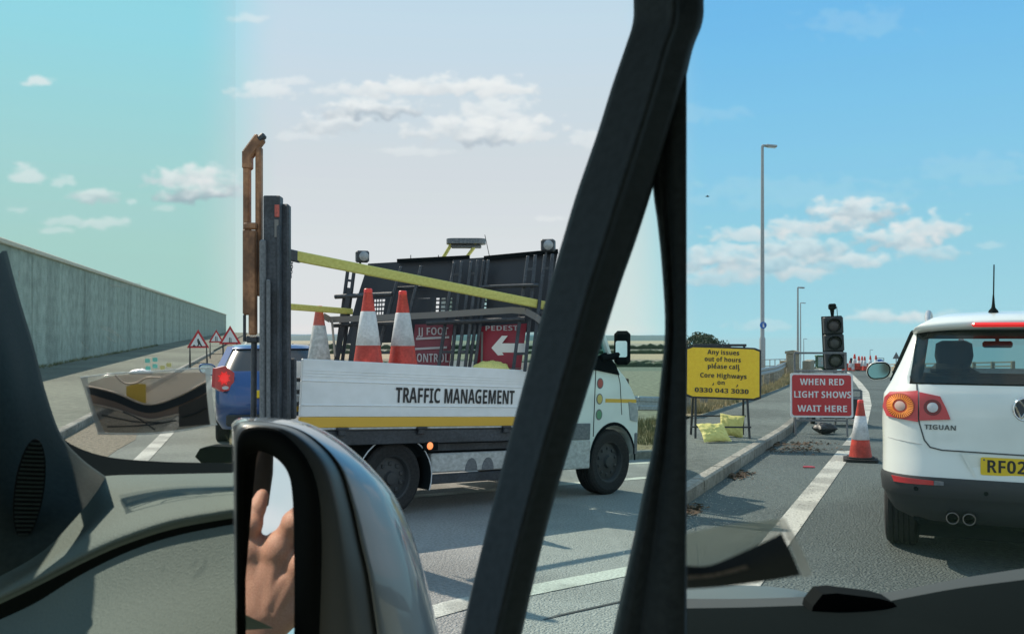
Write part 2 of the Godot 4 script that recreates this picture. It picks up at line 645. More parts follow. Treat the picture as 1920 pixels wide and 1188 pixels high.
	M.clear_glass = pane(0.05, 0.12, 0.12, 0.2)
	M.screen = pane(0.42, 0.74, 0.66, 0.05)
	M.screen.metallic_specular = 0.15
	M.lining = mat(0.06, 0.06, 0.06, 0.95)
	M.quarter = tinted(0.74, 1.0, 0.93)
	M.rear_glass = tinted(0.20, 0.42, 0.42)
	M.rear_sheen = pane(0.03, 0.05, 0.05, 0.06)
	M.bonnet = mat(0.10, 0.125, 0.12, 0.5, 0.2)
	M.chip = mat(0.06, 0.065, 0.06, 0.9)
	M.plastic = pane(0.85, 0.9, 0.9, 0.24)
	M.seam = pane(0.9, 0.94, 0.95, 0.6)
	M.paper_pink = pane(0.46, 0.38, 0.33, 0.72, 0.8)
	M.paper_pink.backlight_enabled = true
	M.paper_pink.backlight = Color(0.42, 0.39, 0.35)
	M.paper_yellow = mat(0.55, 0.42, 0.10, 0.8)
	M.paper_yellow.backlight_enabled = true
	M.paper_yellow.backlight = Color(0.6, 0.5, 0.2)
	M.paper_dark = mat(0.045, 0.055, 0.062, 0.75)
	M.paper_dark.metallic_specular = 0.2
	M.haze_streak = pane(0.75, 0.82, 0.78, 0.22, 0.6)
	M.glint_teal = mat(0.25, 0.85, 0.75, 0.3, 0.3)
	M.glint_gold = mat(0.8, 0.75, 0.3, 0.3, 0.3)
	M.paper_brown = mottled(Vector3(0.12, 0.112, 0.105), Vector3(0.22, 0.20, 0.185), 40.0, 0.85, 36, 0.0)
	M.paper_brown.transparency = BaseMaterial3D.TRANSPARENCY_ALPHA
	M.paper_brown.albedo_color.a = 0.82
	M.paper_brown.metallic_specular = 0.2
	M.plate = mat(0.80, 0.55, 0.02, 0.4)
	M.seat = mat(0.09, 0.06, 0.05, 0.8)
	M.headlining = mat(0.35, 0.33, 0.30, 0.9)
	M.interior_dark = mat(0.015, 0.017, 0.018, 0.7)
	M.skin = mottled(Vector3(0.47, 0.23, 0.155), Vector3(0.62, 0.345, 0.25), 22.0, 0.5, 30, 3.0, 0.03)
	M.skin.subsurf_scatter_enabled = true
	M.skin.subsurf_scatter_strength = 0.12
	M.tractor_green = mat(0.03, 0.09, 0.035, 0.5)
	M.bark = mat(0.08, 0.06, 0.04, 0.9)
	M.leaf = mat(0.045, 0.075, 0.03, 0.7)
	M.leaf.vertex_color_use_as_albedo = true
	M.leaf.albedo_color = Color.WHITE
	M.grass = mat(1, 1, 1, 0.9)
	M.grass.vertex_color_use_as_albedo = true
	M.debris = mat(0.10, 0.065, 0.04, 0.9)
	M.stone_bit = mat(0.42, 0.41, 0.37, 0.8)
	M.paper_pale = pane(0.5, 0.52, 0.46, 0.62, 0.8)
	M.paper_pale.backlight_enabled = true
	M.paper_pale.backlight = Color(0.7, 0.7, 0.6)
	worn(M.asphalt, 81, Vector3.ONE * 0.09, 0.72)
	worn(M.asphalt_pale, 82, Vector3.ONE * 0.09, 0.68)
	worn(M.asphalt_left, 83, Vector3.ONE * 0.07, 0.7)
	worn(M.pavement, 84, Vector3.ONE * 0.08, 0.7)
	worn(M.path_left, 85, Vector3.ONE * 0.05, 0.72)
	worn(M.concrete, 86, Vector3(0.14, 0.03, 0.14), 0.72)
	worn(M.kerb, 87, Vector3.ONE * 0.25, 0.6)
	worn(M.line, 88, Vector3.ONE * 0.35, 0.66, 0.28, 0.5)
	worn(M.truck_white, 89, Vector3(0.25, 0.5, 0.25), 0.9, 0.25, 0.5)
	worn(M.white_paint, 92, Vector3.ONE * 0.5, 0.9)
	worn(M.cone_red, 93, Vector3.ONE * 1.5, 0.6)
	worn(M.sleeve, 94, Vector3.ONE * 1.2, 0.65)
	worn(M.orange_steel, 95, Vector3.ONE * 0.8, 0.45)
	worn(M.dark_steel, 96, Vector3.ONE * 0.8, 0.6)


# ---------------------------------------------------------------- ground, roads, fields
const H_LEFT := -15.5          # where the left ramp heads, degrees from straight ahead
var lf := Vector3(sin(deg_to_rad(-15.5)), 0, -cos(deg_to_rad(-15.5)))
var lr := Vector3(cos(deg_to_rad(-15.5)), 0, sin(deg_to_rad(-15.5)))
var tf := Vector3(0.7071, 0, -0.7071)    # the way the truck heads
var tr := Vector3(0.7071, 0, 0.7071)     # its right-hand side
const T0 := Vector3(-1.02, 0, -7.7)      # under its right rear wheel


func left_point(side: float, along: float, up := 0.0) -> Vector3:
	var p := lr * side + lf * along
	p.y = up + 0.0135 * maxf(0.0, along - 15.0)
	return p


func truck_ground(p: Vector3) -> float:
	return -0.06 * maxf(-1.5, (p - T0).dot(tf))


# the right-hand road: where its edge line runs at each distance ahead
func edge_x(d: float) -> float:
	var t := [[2.0, -0.31], [7.29, 2.14], [14.2, 5.34], [20.4, 7.9], [25.5, 9.85], [30.7, 11.65], [38.0, 14.1], [46.0, 16.6], [80.0, 26.0]]
	for i in t.size() - 1:
		if d <= t[i + 1][0] or i == t.size() - 2:
			return lerpf(t[i][1], t[i + 1][1], (d - t[i][0]) / (t[i + 1][0] - t[i][0]))
	return 0.0


func right_y(d: float) -> float:
	return -0.004 * pow(clampf(d - 40.0, 0.0, 30.0), 2.0)


func back_x(d: float) -> float:
	return edge_x(d) - lerpf(2.9, 2.1, clampf((d - 16.0) / 12.0, 0.0, 1.0))


func rp(x: float, d: float, up := 0.0) -> Vector3:
	return Vector3(x, right_y(d) + up, -d)


func setting() -> void:
	# far flat land, as wide fields of their own colours, seen over the verge
	var cols := [
		[20.0, 137.0, Vector3(0.13, 0.14, 0.09)], [137.0, 176.0, Vector3(0.085, 0.112, 0.075)], [176.0, 208.0, Vector3(0.24, 0.2, 0.15)], [208.0, 222.0, Vector3(0.18, 0.145, 0.10)], [222.0, 322.0, Vector3(0.33, 0.255, 0.16)],
		[322.0, 467.0, Vector3(0.18, 0.168, 0.13)], [467.0, 935.0, Vector3(0.225, 0.205, 0.155)], [935.0, 2000.0, Vector3(0.34, 0.29, 0.195)], [2000.0, 4200.0, Vector3(0.26, 0.25, 0.19)],
	]
	for i in cols.size():
		var c: Vector3 = cols[i][2]
		var st := S()
		var n := 24
		var edge := noise(0.004, 40 + i)
		var edge2 := noise(0.004, 41 + i)
		var half: float = cols[i][1] * 1.3 + 100.0
		var rings := [PackedVector3Array(), PackedVector3Array()]
		for k in n + 1:
			var x := lerpf(-half, half, float(k) / n)
			var x0: float = minf(x, cols[i][0] * 0.185)
			var x1: float = minf(x, cols[i][1] * 1.15 * 0.185)
			rings[0].append(Vector3(x0, -4.0 - 0.002 * i, -cols[i][0] * (1.0 + 0.10 * edge.get_noise_1d(x) * (1.0 if i else 0.0)) ))
			rings[1].append(Vector3(x1, -4.0 - 0.002 * i, -cols[i][1] * (1.12 + 0.10 * edge2.get_noise_1d(x)) ))
		loft(st, rings, false, false, -1)
		struct("field", st, mottled(c * 0.6, c * 1.3, 0.012 if i > 4 else 0.045, 0.95, 60 + i, 0.0, 0.05))
	# the plain beneath everything, to the horizon
	var pl := S()
	quad(pl, Vector3(-6000, -4.3, 60), Vector3(11, -4.3, 60), Vector3(11, -4.3, -60), Vector3(-6000, -4.3, -60))
	quad(pl, Vector3(-6000, -4.3, -60), Vector3(11, -4.3, -60), Vector3(1480, -4.3, -8000), Vector3(-6000, -4.3, -8000))
	quad(pl, Vector3(30, -4.3, 60), Vector3(140, -4.3, 60), Vector3(140, -4.3, -10), Vector3(13, -4.3, -10))
	struct("ground", pl, mottled(Vector3(0.22, 0.2, 0.12), Vector3(0.34, 0.3, 0.18), 0.02, 0.95, 59, 0.0))
	# field hedges
	for k in 4:
		var hd: float = [177.0, 215.0, 330.0, 480.0][k]
		var hg := S()
		var shape := noise(0.35, 140 + k, 5)
		var rows := [PackedVector3Array(), PackedVector3Array(), PackedVector3Array(), PackedVector3Array()]
		for i in 161:
			var x := lerpf(-hd * 0.42, hd * 0.183, i / 160.0)
			var tall: float = [1.1, 0.5, 1.6, 2.4][k] * (1.0 + 0.7 * shape.get_noise_1d(x))
			for q in 4:
				rows[q].append(Vector3(x, -4.15 + tall * [0.0, 0.75, 1.0, 0.0][q], -hd - [0.0, 0.2, 0.9, 1.6][q] + 0.5 * shape.get_noise_2d(x, q * 9.0)))
		loft(hg, rows, false, false, -1)
		var hn := thing("hedge", ["nearest dark field hedge beyond the barrier", "low second hedge across the tan field", "third hedge, farther across the fields", "farthest hedge, a thin dark line below the hills"][k], "hedge", Vector3(0, -4.15, -hd), Basis(), "field hedges")
		wobj("foliage", hg, mottled(Vector3(0.03, 0.045, 0.025), Vector3(0.08, 0.1, 0.06), 0.25, 0.95, 150 + k, 0.0, 0.06), hn)
	# low wooded hills on the horizon, distance haze put into their colour
	for k in 2:
		var hs := S()
		var top := noise(0.0016 + 0.001 * k, 33 + k, 5)
		var d := 3600.0 - 700.0 * k
		var r0 := PackedVector3Array()
		var r1 := PackedVector3Array()
		var r2 := PackedVector3Array()
		for i in 241:
			var x := -4200.0 + (4200.0 + d * 0.186) / 240.0 * i
			var y := (18.0 - 8.0 * k) + 10.0 * top.get_noise_1d(x)
			r0.append(Vector3(x, -4.2, -d))
			r1.append(Vector3(x, y, -d - 60.0))
			r2.append(Vector3(x, -4.2, -d - 300.0))
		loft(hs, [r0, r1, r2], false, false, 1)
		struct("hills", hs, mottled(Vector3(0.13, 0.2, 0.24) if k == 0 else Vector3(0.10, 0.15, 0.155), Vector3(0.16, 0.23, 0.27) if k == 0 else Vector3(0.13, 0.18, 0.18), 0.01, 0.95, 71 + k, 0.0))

	# the road the truck stands on: it falls away along the truck's heading
	var road := S()
	var rings := []
	for i in 41:
		var q := (lerpf(430.0, 1283.0, i / 40.0) - 960.0) / F
		var far := 12.4 / (1.0 - q)
		var ring := PackedVector3Array()
		for k in 31:
			var d := 2.0 * pow(far / 2.0, k / 30.0)
			var p := Vector3(q * d, 0, -d)
			p.y = truck_ground(p)
			ring.append(p)
		rings.append(ring)
	loft(road, rings, false, false, 1)
	struct("road", road, M.asphalt_pale)
	# lane lines painted along it
	var ln := S()
	for w in [[2.48, 2.66, -6.0, 2.3], [-0.92, -0.76, -1.5, 9.0], [-2.22, -2.06, -1.0, 9.0]]:
		var rs := []
		for s in [w[0], w[1]]:
			var ring := PackedVector3Array()
			for k in 25:
				var p: Vector3 = T0 + tr * s + tf * lerpf(w[2], w[3], k / 24.0)
				p.x = minf(p.x, -p.z * 0.19)
				p.y = truck_ground(p) + 0.004
				ring.append(p)
			rs.append(ring)
		loft(ln, rs, false, false, 1)
	struct("road_marking", ln, M.line)
	# a sealed crack in the surface
	var cr := S()
	var cp := []
	for k in 9:
		var p: Vector3 = T0 + tr * (3.05 + 0.012 * sin(k * 2.1)) + tf * (-5.0 + k * 0.75)
		p.y = truck_ground(p) + 0.003
		cp.append(p)
	for k in 8:
		bar(cr, cp[k], cp[k + 1], 0.02, 0.004)
	struct("road_crack", cr, mat(0.05, 0.05, 0.05, 0.8))
	# kerb, verge and bank beyond it
	var vr := S()
	var kb := S()
	var vb := []
	var kr := [PackedVector3Array(), PackedVector3Array(), PackedVector3Array(), PackedVector3Array()]
	var bump := noise(0.5, 8)
	for i in 49:
		var q := (lerpf(430.0, 1287.0, i / 48.0) - 960.0) / F
		var far := 12.4 / (1.0 - q)
		var ring := PackedVector3Array()
		for k in 12:
			var e: float = [0.0, 0.2, 0.6, 1.2, 2.0, 3.0, 4.2, 5.6, 7.5, 10.0, 15.0, 24.0][k]
			var d: float = far + 0.16 / (1.0 - q) * 1.41 + e
			var p := Vector3(q * d, 0, -d)
			p.y = truck_ground(Vector3(q * far, 0, -far)) + 0.10 + (0.10 * bump.get_noise_2d(p.x, p.z) if k > 0 else 0.0) - maxf(0.0, e - 4.2) * 0.42
			p.y = maxf(p.y, -4.25)
			ring.append(p)
		vb.append(ring)
		for k in 4:
			var d: float = far + [-0.02, -0.0, 0.2, 0.24][k] / (1.0 - q)
			kr[k].append(Vector3(q * d, truck_ground(Vector3(q * far, 0, -far)) + [-0.05, 0.115, 0.12, 0.0][k], -d))
	loft(vr, vb, false, false, 1)
	loft(kb, kr, false, false, -1)
	struct("verge", vr, M.dry_grass)
	struct("kerb", kb, M.kerb)
	var spot1 := func() -> Vector3:
		var q := (rng.randf_range(1120.0, 1286.0) - 960.0) / F
		var far := 12.4 / (1.0 - q)
		var d := far + 0.6 + 5.0 * rng.randf() 
		return Vector3(q * d, truck_ground(Vector3(q * far, 0, -far)) + 0.08, -d)
	grass_band("scrub", spot1, 1100, 0.08, 0.2, Vector3(0.26, 0.23, 0.12), Vector3(0.11, 0.13, 0.06))
	var spot2 := func() -> Vector3:
		var q := (rng.randf_range(440.0, 640.0) - 960.0) / F
		var far := 12.4 / (1.0 - q)
		var d := far + 0.8 + 5.0 * rng.randf()
		return Vector3(q * d, truck_ground(Vector3(q * far, 0, -far)) + 0.06, -d)
	grass_band("scrub", spot2, 900, 0.15, 0.3, Vector3(0.36, 0.3, 0.16), Vector3(0.16, 0.18, 0.08))

	# low steel barrier and fence posts beyond the truck's road
	var gb := thing("roadside_barrier", "low grey steel roadside barrier on the verge beyond the truck's front wheel", "barrier", T0 + tr * -3.3 + tf * 7.5 + Vector3(0, -0.35, 0))
	for k in 5:
		var a: Vector3 = T0 + tr * -3.3 + tf * (3.0 + k * 1.2)
		var e: Vector3 = a + tf * 1.2
		a.y = truck_ground(a) + 0.86
		e.y = truck_ground(e) + 0.86
		var bs := S()
		bar(bs, a + Vector3(0, 0.075, 0), e + Vector3(0, 0.075, 0), 0.05, 0.1, Vector3.UP, 0.02)
		bar(bs, a - Vector3(0, 0.075, 0), e - Vector3(0, 0.075, 0), 0.05, 0.1, Vector3.UP, 0.02)
		bar(bs, a, e, 0.02, 0.1)
		wobj("beam", bs, M.galv, gb)
		var ps := S()
		box(ps, a + Vector3(-0.05, -0.4, -0.05), Vector3(0.06, 0.95, 0.06), yaw(45.0), 0.01)
		wobj("post", ps, M.dark_steel, gb)
	for k in 3:
		var p: Vector3 = T0 + tr * -5.4 + tf * (7.2 + 1.5 * k)
		p.y = truck_ground(p) + 0.0
		var fp := thing("fence_post", ["weathered timber fence post close to the truck's nose", "weathered timber fence post midway between the truck's nose and the window post", "weathered timber fence post nearest the window post"][k], "fence post", p, Basis(), "timber posts beyond the barrier")
		var fs := S()
		box(fs, Vector3(0, 0.62, 0), Vector3(0.11, 1.35, 0.11), Basis(Vector3(0, 0, 1), 0.03 * (k - 1)), 0.015)
		obj("post", fs, M.bark, fp)

	# left ramp: road, gutter, kerb, path
	var lroad := S()
	var ldirt := S()
	var lpath := S()
	var rr := []
	var dd := []
	var pp := []
	for i in 60:
		var t := 1.0 * pow(230.0, i / 59.0)
		var lim := 4.0 if t < 7.0 else lerpf(0.8, 0.8, 1.0)
		var row := PackedVector3Array()
		for s in 9:
			var side := lerpf(-3.6, lim, s / 8.0)
			var p := left_point(side, t)
			var most := -(-p.z) * 0.306
			if t < 12.0 and p.x > most:
				p.x = most
			row.append(p)
		rr.append(row)
		dd.append(PackedVector3Array([left_point(-2.86, t, 0.004), left_point(-2.4, t, 0.006), left_point(-1.86 + 0.08 * sin(t * 3.1), t, 0.004)]))
		pp.append(PackedVector3Array([left_point(-8.3, t, 0.12), left_point(-5.6, t, 0.125), left_point(-2.99, t, 0.12)]))
	loft(lroad, rr, false, false, 1)
	loft(ldirt, dd, false, false, 1)
	loft(lpath, pp, false, false, 1)
	struct("road", lroad, M.asphalt_left)
	struct("gutter", ldirt, M.dirt)
	struct("pavement", lpath, M.path_left)
	var ll := S()
	var lrr := [PackedVector3Array(), PackedVector3Array()]
	for i in 60:
		var t := 3.0 + i * i * 0.04
		lrr[0].append(left_point(-1.52, t, 0.006))
		lrr[1].append(left_point(-1.33, t, 0.006))
	loft(ll, lrr, false, false, 1)
	struct("road_marking", ll, M.line)
	var lk := Node3D.new()
	lk.name = "kerb"
	lk.set_meta("kind", "structure")
	add_child(lk, true)
	for i in 60:
		var t := 5.0 + i * 0.92
		var st := S()
		var a := left_point(-2.92, t + 0.01, 0.055)
		var b := left_point(-2.92, t + 0.905, 0.055)
		bar(st, a, b, 0.14, 0.15, Vector3.UP, 0.015)
		obj("kerbstone", st, M.kerb, lk)

	var spot_w := func() -> Vector3:
		var t := 18.0 + 60.0 * pow(rng.randf(), 1.5)
		return left_point(-8.08 + absf(rng.randfn(0.0, 0.16)), t, 0.11)
	grass_band("weeds", spot_w, 700, 0.05, 0.2, Vector3(0.26, 0.25, 0.13), Vector3(0.08, 0.11, 0.05))
	# right road, kerb, footway, verge
	var wr := S()
	var wp := S()
	var wv := S()
	var wl := S()
	var a1 := []
	var a2 := []
	var a3 := []
	var skirt := []
	for i in 90:
		var d := 2.2 + pow(i / 89.0, 1.6) * 75.0
		var ew := edge_x(d)
		var lim := 0.1885 * d
		var kx := maxf(ew - 1.0, lim)
		var row := PackedVector3Array()
		for s in 8:
			row.append(rp(lerpf(kx, ew + 13.0, s / 7.0), d))
		a1.append(row)
		var bx := maxf(back_x(d), lim)
		a2.append(PackedVector3Array([rp(bx, d, 0.12), rp(lerpf(bx, maxf(ew - 1.12, lim), 0.5), d, 0.125), rp(maxf(ew - 1.12, lim), d, 0.12)]))
		skirt.append(PackedVector3Array([rp(lim, d, 0.12 if kx > lim else 0.0), rp(lim, d, -0.9)]))
		if d > 16.0:
			var vrow := PackedVector3Array()
			for s in 9:
				var x := lerpf(minf(0.18 * d, bx - 0.2), bx, s / 8.0)
				vrow.append(rp(x, d, 0.11 + 0.12 * bump.get_noise_2d(x, d) * (1.0 if s < 8 else 0.0) - 0.018 * (bx - x)))
			a3.append(vrow)
	loft(wr, a1, false, false, 1)
	loft(wp, a2, false, false, 1)
	loft(wv, a3, false, false, 1)
	loft(wp, skirt, false, false, -1)
	struct("road", wr, M.asphalt)
	struct("pavement", wp, M.pavement)
	struct("verge", wv, M.dry_grass)
	var l0 := PackedVector3Array()
	var l1 := PackedVector3Array()
	for i in 70:
		var d := 4.0 + pow(i / 69.0, 1.5) * 52.0
		l0.append(rp(edge_x(d) - 0.02, d, 0.005))
		l1.append(rp(edge_x(d) + 0.2, d, 0.005))
		if absf(d - 12.1) < 0.4:
			loft(wl, [l0, l1], false, false, 1)
			l0.clear()
			l1.clear()
	loft(wl, [l0, l1], false, false, 1)
	# centre line of the far lane, curling over the crest
	var c0 := PackedVector3Array()
	var c1 := PackedVector3Array()
	for i in 30:
		var d := 24.0 + i * 0.9
		c0.append(rp(edge_x(d) + 5.6, d, 0.005))
		c1.append(rp(edge_x(d) + 5.78, d, 0.005))
	loft(wl, [c0, c1], false, false, 1)
	struct("road_marking", wl, M.line)
	var rk := Node3D.new()
	rk.name = "kerb"
	rk.set_meta("kind", "structure")
	add_child(rk, true)
	for i in 56:
		var d := 7.2 + i * 0.84
		var b := rp(edge_x(d + 0.83) - 1.06, d + 0.83, 0.055)
		var a := rp(edge_x(d) - 1.06, d, 0.055)
		if a.x < 0.187 * d - 0.1:
			continue
		var st := S()
		bar(st, a, b, 0.14, 0.16, Vector3.UP, 0.02)
		obj("kerbstone", st, M.kerb, rk)
	var spot3 := func() -> Vector3:
		var d := rng.randf_range(17.0, 46.0)
		var bx := back_x(d)
		var x := lerpf(maxf(0.187 * d, bx - 9.0), bx - 0.05, pow(rng.randf(), 0.6))
		return rp(x, d, 0.08 - 0.018 * (bx - x))
	grass_band("dry_grass", spot3, 5000, 0.10, 0.22, Vector3(0.40, 0.33, 0.18), Vector3(0.22, 0.2, 0.1))
	# loose stones and dead leaves in the right gutter
	var gm := MultiMesh.new()
	gm.transform_format = MultiMesh.TRANSFORM_3D
	var bit := S()
	box(bit, Vector3.ZERO, Vector3(1, 0.6, 0.8), Basis(), 0.25)
	bit.generate_normals()
	gm.mesh = bit.commit()
	gm.instance_count = 1500
	for i in 1500:
		var d := rng.randf_range(6.0, 15.0)
		var x := edge_x(d) - 0.95 + absf(rng.randfn(0.0, 0.42))
		var s := rng.randf_range(0.003, 0.011)
		gm.set_instance_transform(i, Transform3D(Basis.from_euler(Vector3(0, rng.randf() * TAU, 0)).scaled(Vector3(s, s, s)), rp(x, d, s * 0.3)))
	var gi := MultiMeshInstance3D.new()
	gi.name = "gravel"
	gi.multimesh = gm
	gi.material_override = M.stone_bit
	gi.set_meta("kind", "stuff")
	add_child(gi, true)
	tag(gi, "pale loose gravel scattered in the gutter beside the right kerb", "gravel")
	var cm := MultiMesh.new()
	cm.transform_format = MultiMesh.TRANSFORM_3D
	cm.mesh = bit.commit()
	cm.instance_count = 260
	for i in 260:
		var d := 6.5 + 10.0 * pow(rng.randf(), 1.3)
		var s := rng.randf_range(0.004, 0.016)
		cm.set_instance_transform(i, Transform3D(Basis.from_euler(Vector3(0, rng.randf() * TAU, 0)).scaled(Vector3(s * rng.randf_range(0.6, 2.2), s * 0.12, s)), rp(edge_x(d) + rng.randf_range(-0.04, 0.22), d, 0.006)))
	var ci := MultiMeshInstance3D.new()
	ci.name = "paint_chips"
	ci.multimesh = cm
	ci.material_override = M.chip
	ci.set_meta("kind", "stuff")
	add_child(ci, true)
	tag(ci, "dark chips and grit speckling the thick white line on the right", "grit")
	var lm := MultiMesh.new()
	lm.transform_format = MultiMesh.TRANSFORM_3D
	var leaf := S()
	quad(leaf, Vector3(-0.5, 0, -0.3), Vector3(0.5, 0.15, -0.2), Vector3(0.5, 0.0, 0.3), Vector3(-0.5, 0.2, 0.25))
	leaf.generate_normals()
	lm.mesh = leaf.commit()
	lm.instance_count = 420
	var spots := [[12.9, 0.28, 0.55, 0.15], [12.2, 0.4, 0.5, 0.18], [9.9, 0.1, 0.5, 0.12], [7.9, 0.12, 0.4, 0.12]]
	for i in 420:
		var sp: Array = spots[i % 4]
		var d: float = sp[0] + rng.randfn(0.0, sp[3])
		var x: float = edge_x(d) - 0.98 + sp[1] + rng.randfn(0.0, sp[2] * 0.5) * (1.0 if sp[1] > 0.2 else 0.25)
		x = maxf(x, edge_x(d) - 0.96)
		var s := rng.randf_range(0.02, 0.07)
		lm.set_instance_transform(i, Transform3D(Basis.from_euler(Vector3(rng.randf() * 0.5, rng.randf() * TAU, rng.randf() * 0.5)).scaled(Vector3(s, s, s)), rp(x, d, 0.012)))
	var li := MultiMeshInstance3D.new()
	li.name = "dead_leaves"
	li.multimesh = lm
	li.material_override = M.debris
	li.set_meta("kind", "stuff")
	add_child(li, true)
	tag(li, "brown dead leaves lying in clumps against the right kerb", "leaves")


# tufts of blades
func grass_band(called: String, where: Callable, count: int, lo: float, hi: float, dry: Vector3, green: Vector3) -> void:
	var tuft := S()
	for k in 7:
		var a := TAU * k / 7.0
		var lean := Vector3(cos(a), 0, sin(a)) * (0.25 + 0.1 * (k % 3))
		var side := Vector3(-sin(a), 0, cos(a)) * 0.045
		var foot := lean * 0.25
		tri(tuft, foot - side, foot + side, lean + Vector3.UP * (0.7 + 0.15 * (k % 3)))
	tuft.generate_normals()
	var mm := MultiMesh.new()
	mm.transform_format = MultiMesh.TRANSFORM_3D
	mm.use_colors = true
	mm.mesh = tuft.commit()
	mm.instance_count = count
	var patch := noise(0.35, 21)
	for i in count:
		var p: Vector3 = where.call()
		var s := rng.randf_range(lo, hi)
		mm.set_instance_transform(i, Transform3D(Basis.from_euler(Vector3(rng.randf_range(-0.2, 0.2), rng.randf() * TAU, 0)).scaled(Vector3(s * 1.2, s, s * 1.2)), p))
		var k := clampf(0.5 + 1.1 * patch.get_noise_2d(p.x, p.z) + rng.randf_range(-0.3, 0.3), 0.0, 1.0)
		var c := dry.lerp(green, k) * rng.randf_range(0.8, 1.2)
		mm.set_instance_color(i, Color(c.x, c.y, c.z))
	var o := MultiMeshInstance3D.new()
	o.name = called
	o.multimesh = mm
	o.material_override = M.grass
	o.set_meta("kind", "stuff")
	add_child(o, true)
	tag(o, {"weeds": "sparse weeds growing along the foot of the concrete wall", "scrub": "rough dry scrub growing on the bank beyond the truck's road", "dry_grass": "dry straw-coloured grass behind the right-hand footway"}[called], "grass")


# ---------------------------------------------------------------- left: wall, road-works signs, blue car
func ring_plan(w: float, rear: float, front: float, y: float, cr: float, n := 6) -> PackedVector3Array:
	# plan outline of a car body at one height: local -z is forwards, rear at z = -rear
	var out := PackedVector3Array()
	cr = minf(cr, minf(w, (front - rear) * 0.5) * 0.95)
	for k in 4:
		var cx := (w - cr) * (1.0 if k == 0 or k == 3 else -1.0)
		var cz := (-rear - cr) if k < 2 else (-front + cr)
		for i in n + 1:
			var a := PI * 0.5 * (k + float(i) / n)
			out.append(Vector3(cx + cos(a) * cr, y, cz + sin(a) * cr))
	return out


func left_side() -> void:
	# the parapet wall, cast in bays
	var w := thing("concrete_wall", "long grey concrete parapet wall with a pale coping beside the left pavement", "wall", left_point(-8.1, 20.0))
	var t := 16.0
	while t < 226.0:
		var len := 5.2 if t < 120.0 else 11.0
		var st := S()
		var hgt := 4.34
		var a := left_point(-8.1, t + 0.04)
		var b := left_point(-8.1, t + len - 0.04)
		var off := rng.randf_range(-0.012, 0.012)
		var quadp := [a, b, b + Vector3.UP * hgt, a + Vector3.UP * hgt]
		for q in quadp.size():
			quadp[q] += lr * off
		var back := []
		for q in quadp:
			back.append(q - lr * 0.3)
		quad(st, quadp[0], quadp[1], quadp[2], quadp[3])
		quad(st, back[0], back[1], back[2], back[3])
		for k in 4:
			quad(st, quadp[k], quadp[(k + 1) % 4], back[(k + 1) % 4], back[k])
		wobj("wall_bay", st, M.concrete, w)
		var cs := S()
		bar(cs, a + Vector3.UP * (hgt + 0.09) - lr * 0.13, b + Vector3.UP * (hgt + 0.09) - lr * 0.13, 0.46, 0.18, Vector3.UP, 0.03)
		wobj("coping_stone", cs, M.coping, w)
		t += len
	var jt := S()
	bar(jt, left_point(-8.2, 16.0, 2.1), left_point(-8.2, 60.0, 2.1), 0.1, 4.2)
	bar(jt, left_point(-8.2, 60.0, 2.1), left_point(-8.2, 226.0, 2.1), 0.1, 4.2)
	wobj("joint", jt, mat(0.09, 0.09, 0.085, 0.9), w)

	# triangular warning signs on frames along the kerb
	warning_sign(Vector3(0, 0, 0), 371.0, 33.0, 0.78, "nearest triangular road works sign with a digging figure, on the left pavement", true)
	warning_sign(Vector3(0, 0, 0), 405.0, 44.0, 0.72, "second triangular warning sign, farther along the left pavement", false)
	warning_sign(Vector3(0, 0, 0), 431.0, 40.0, 0.95, "triangular warning sign at the right, partly behind the blue car", false)
	# a sandbag pile left under the first sign
	var sb := thing("sandbag", "pale sandbag lying under the nearest triangular sign", "sandbag", left_point(-3.75, 31.6, 0.12))
	var bs := S()
	cushion(bs, Vector3(0.34, 0.12, 0.22))
	obj("bag", bs, M.sleeve, sb).position = Vector3(0, 0.06, 0)

	blue_car()


# a filled sack: two sheets sewn at the edge, creased towards its corners
func cushion(st: SurfaceTool, half: Vector3, xf := Transform3D()) -> void:
	var wob := noise(1.6, 99)
	var n := 18
	for side in [1.0, -1.0]:
		var rings := []
		for j in n + 1:
			var t := -1.0 + 2.0 * j / n
			var ring := PackedVector3Array()
			for i in n + 1:
				var s := -1.0 + 2.0 * i / n
				var puff := pow(maxf(0.0, (1.0 - s * s) * (1.0 - t * t)), 0.42)
				var a := atan2(t, s)
				var crease := 0.10 * sin(a * 13.0 + 3.0 * wob.get_noise_2d(s, t)) * clampf(s * s + t * t, 0.0, 1.0) * puff
				var pull := 1.0 - 0.10 * (1.0 - absf(s * t))
				var k := wob.get_noise_3d(s * 1.5, t * 1.5, side * 3.0 + half.x * 20.0)
				ring.append(xf * Vector3(half.x * s * pull, half.y * (side * (puff * (0.95 + 0.3 * k) + crease) + 0.12 * k), half.z * t * pull))
			rings.append(ring)
		loft(st, rings, false, false, 1)


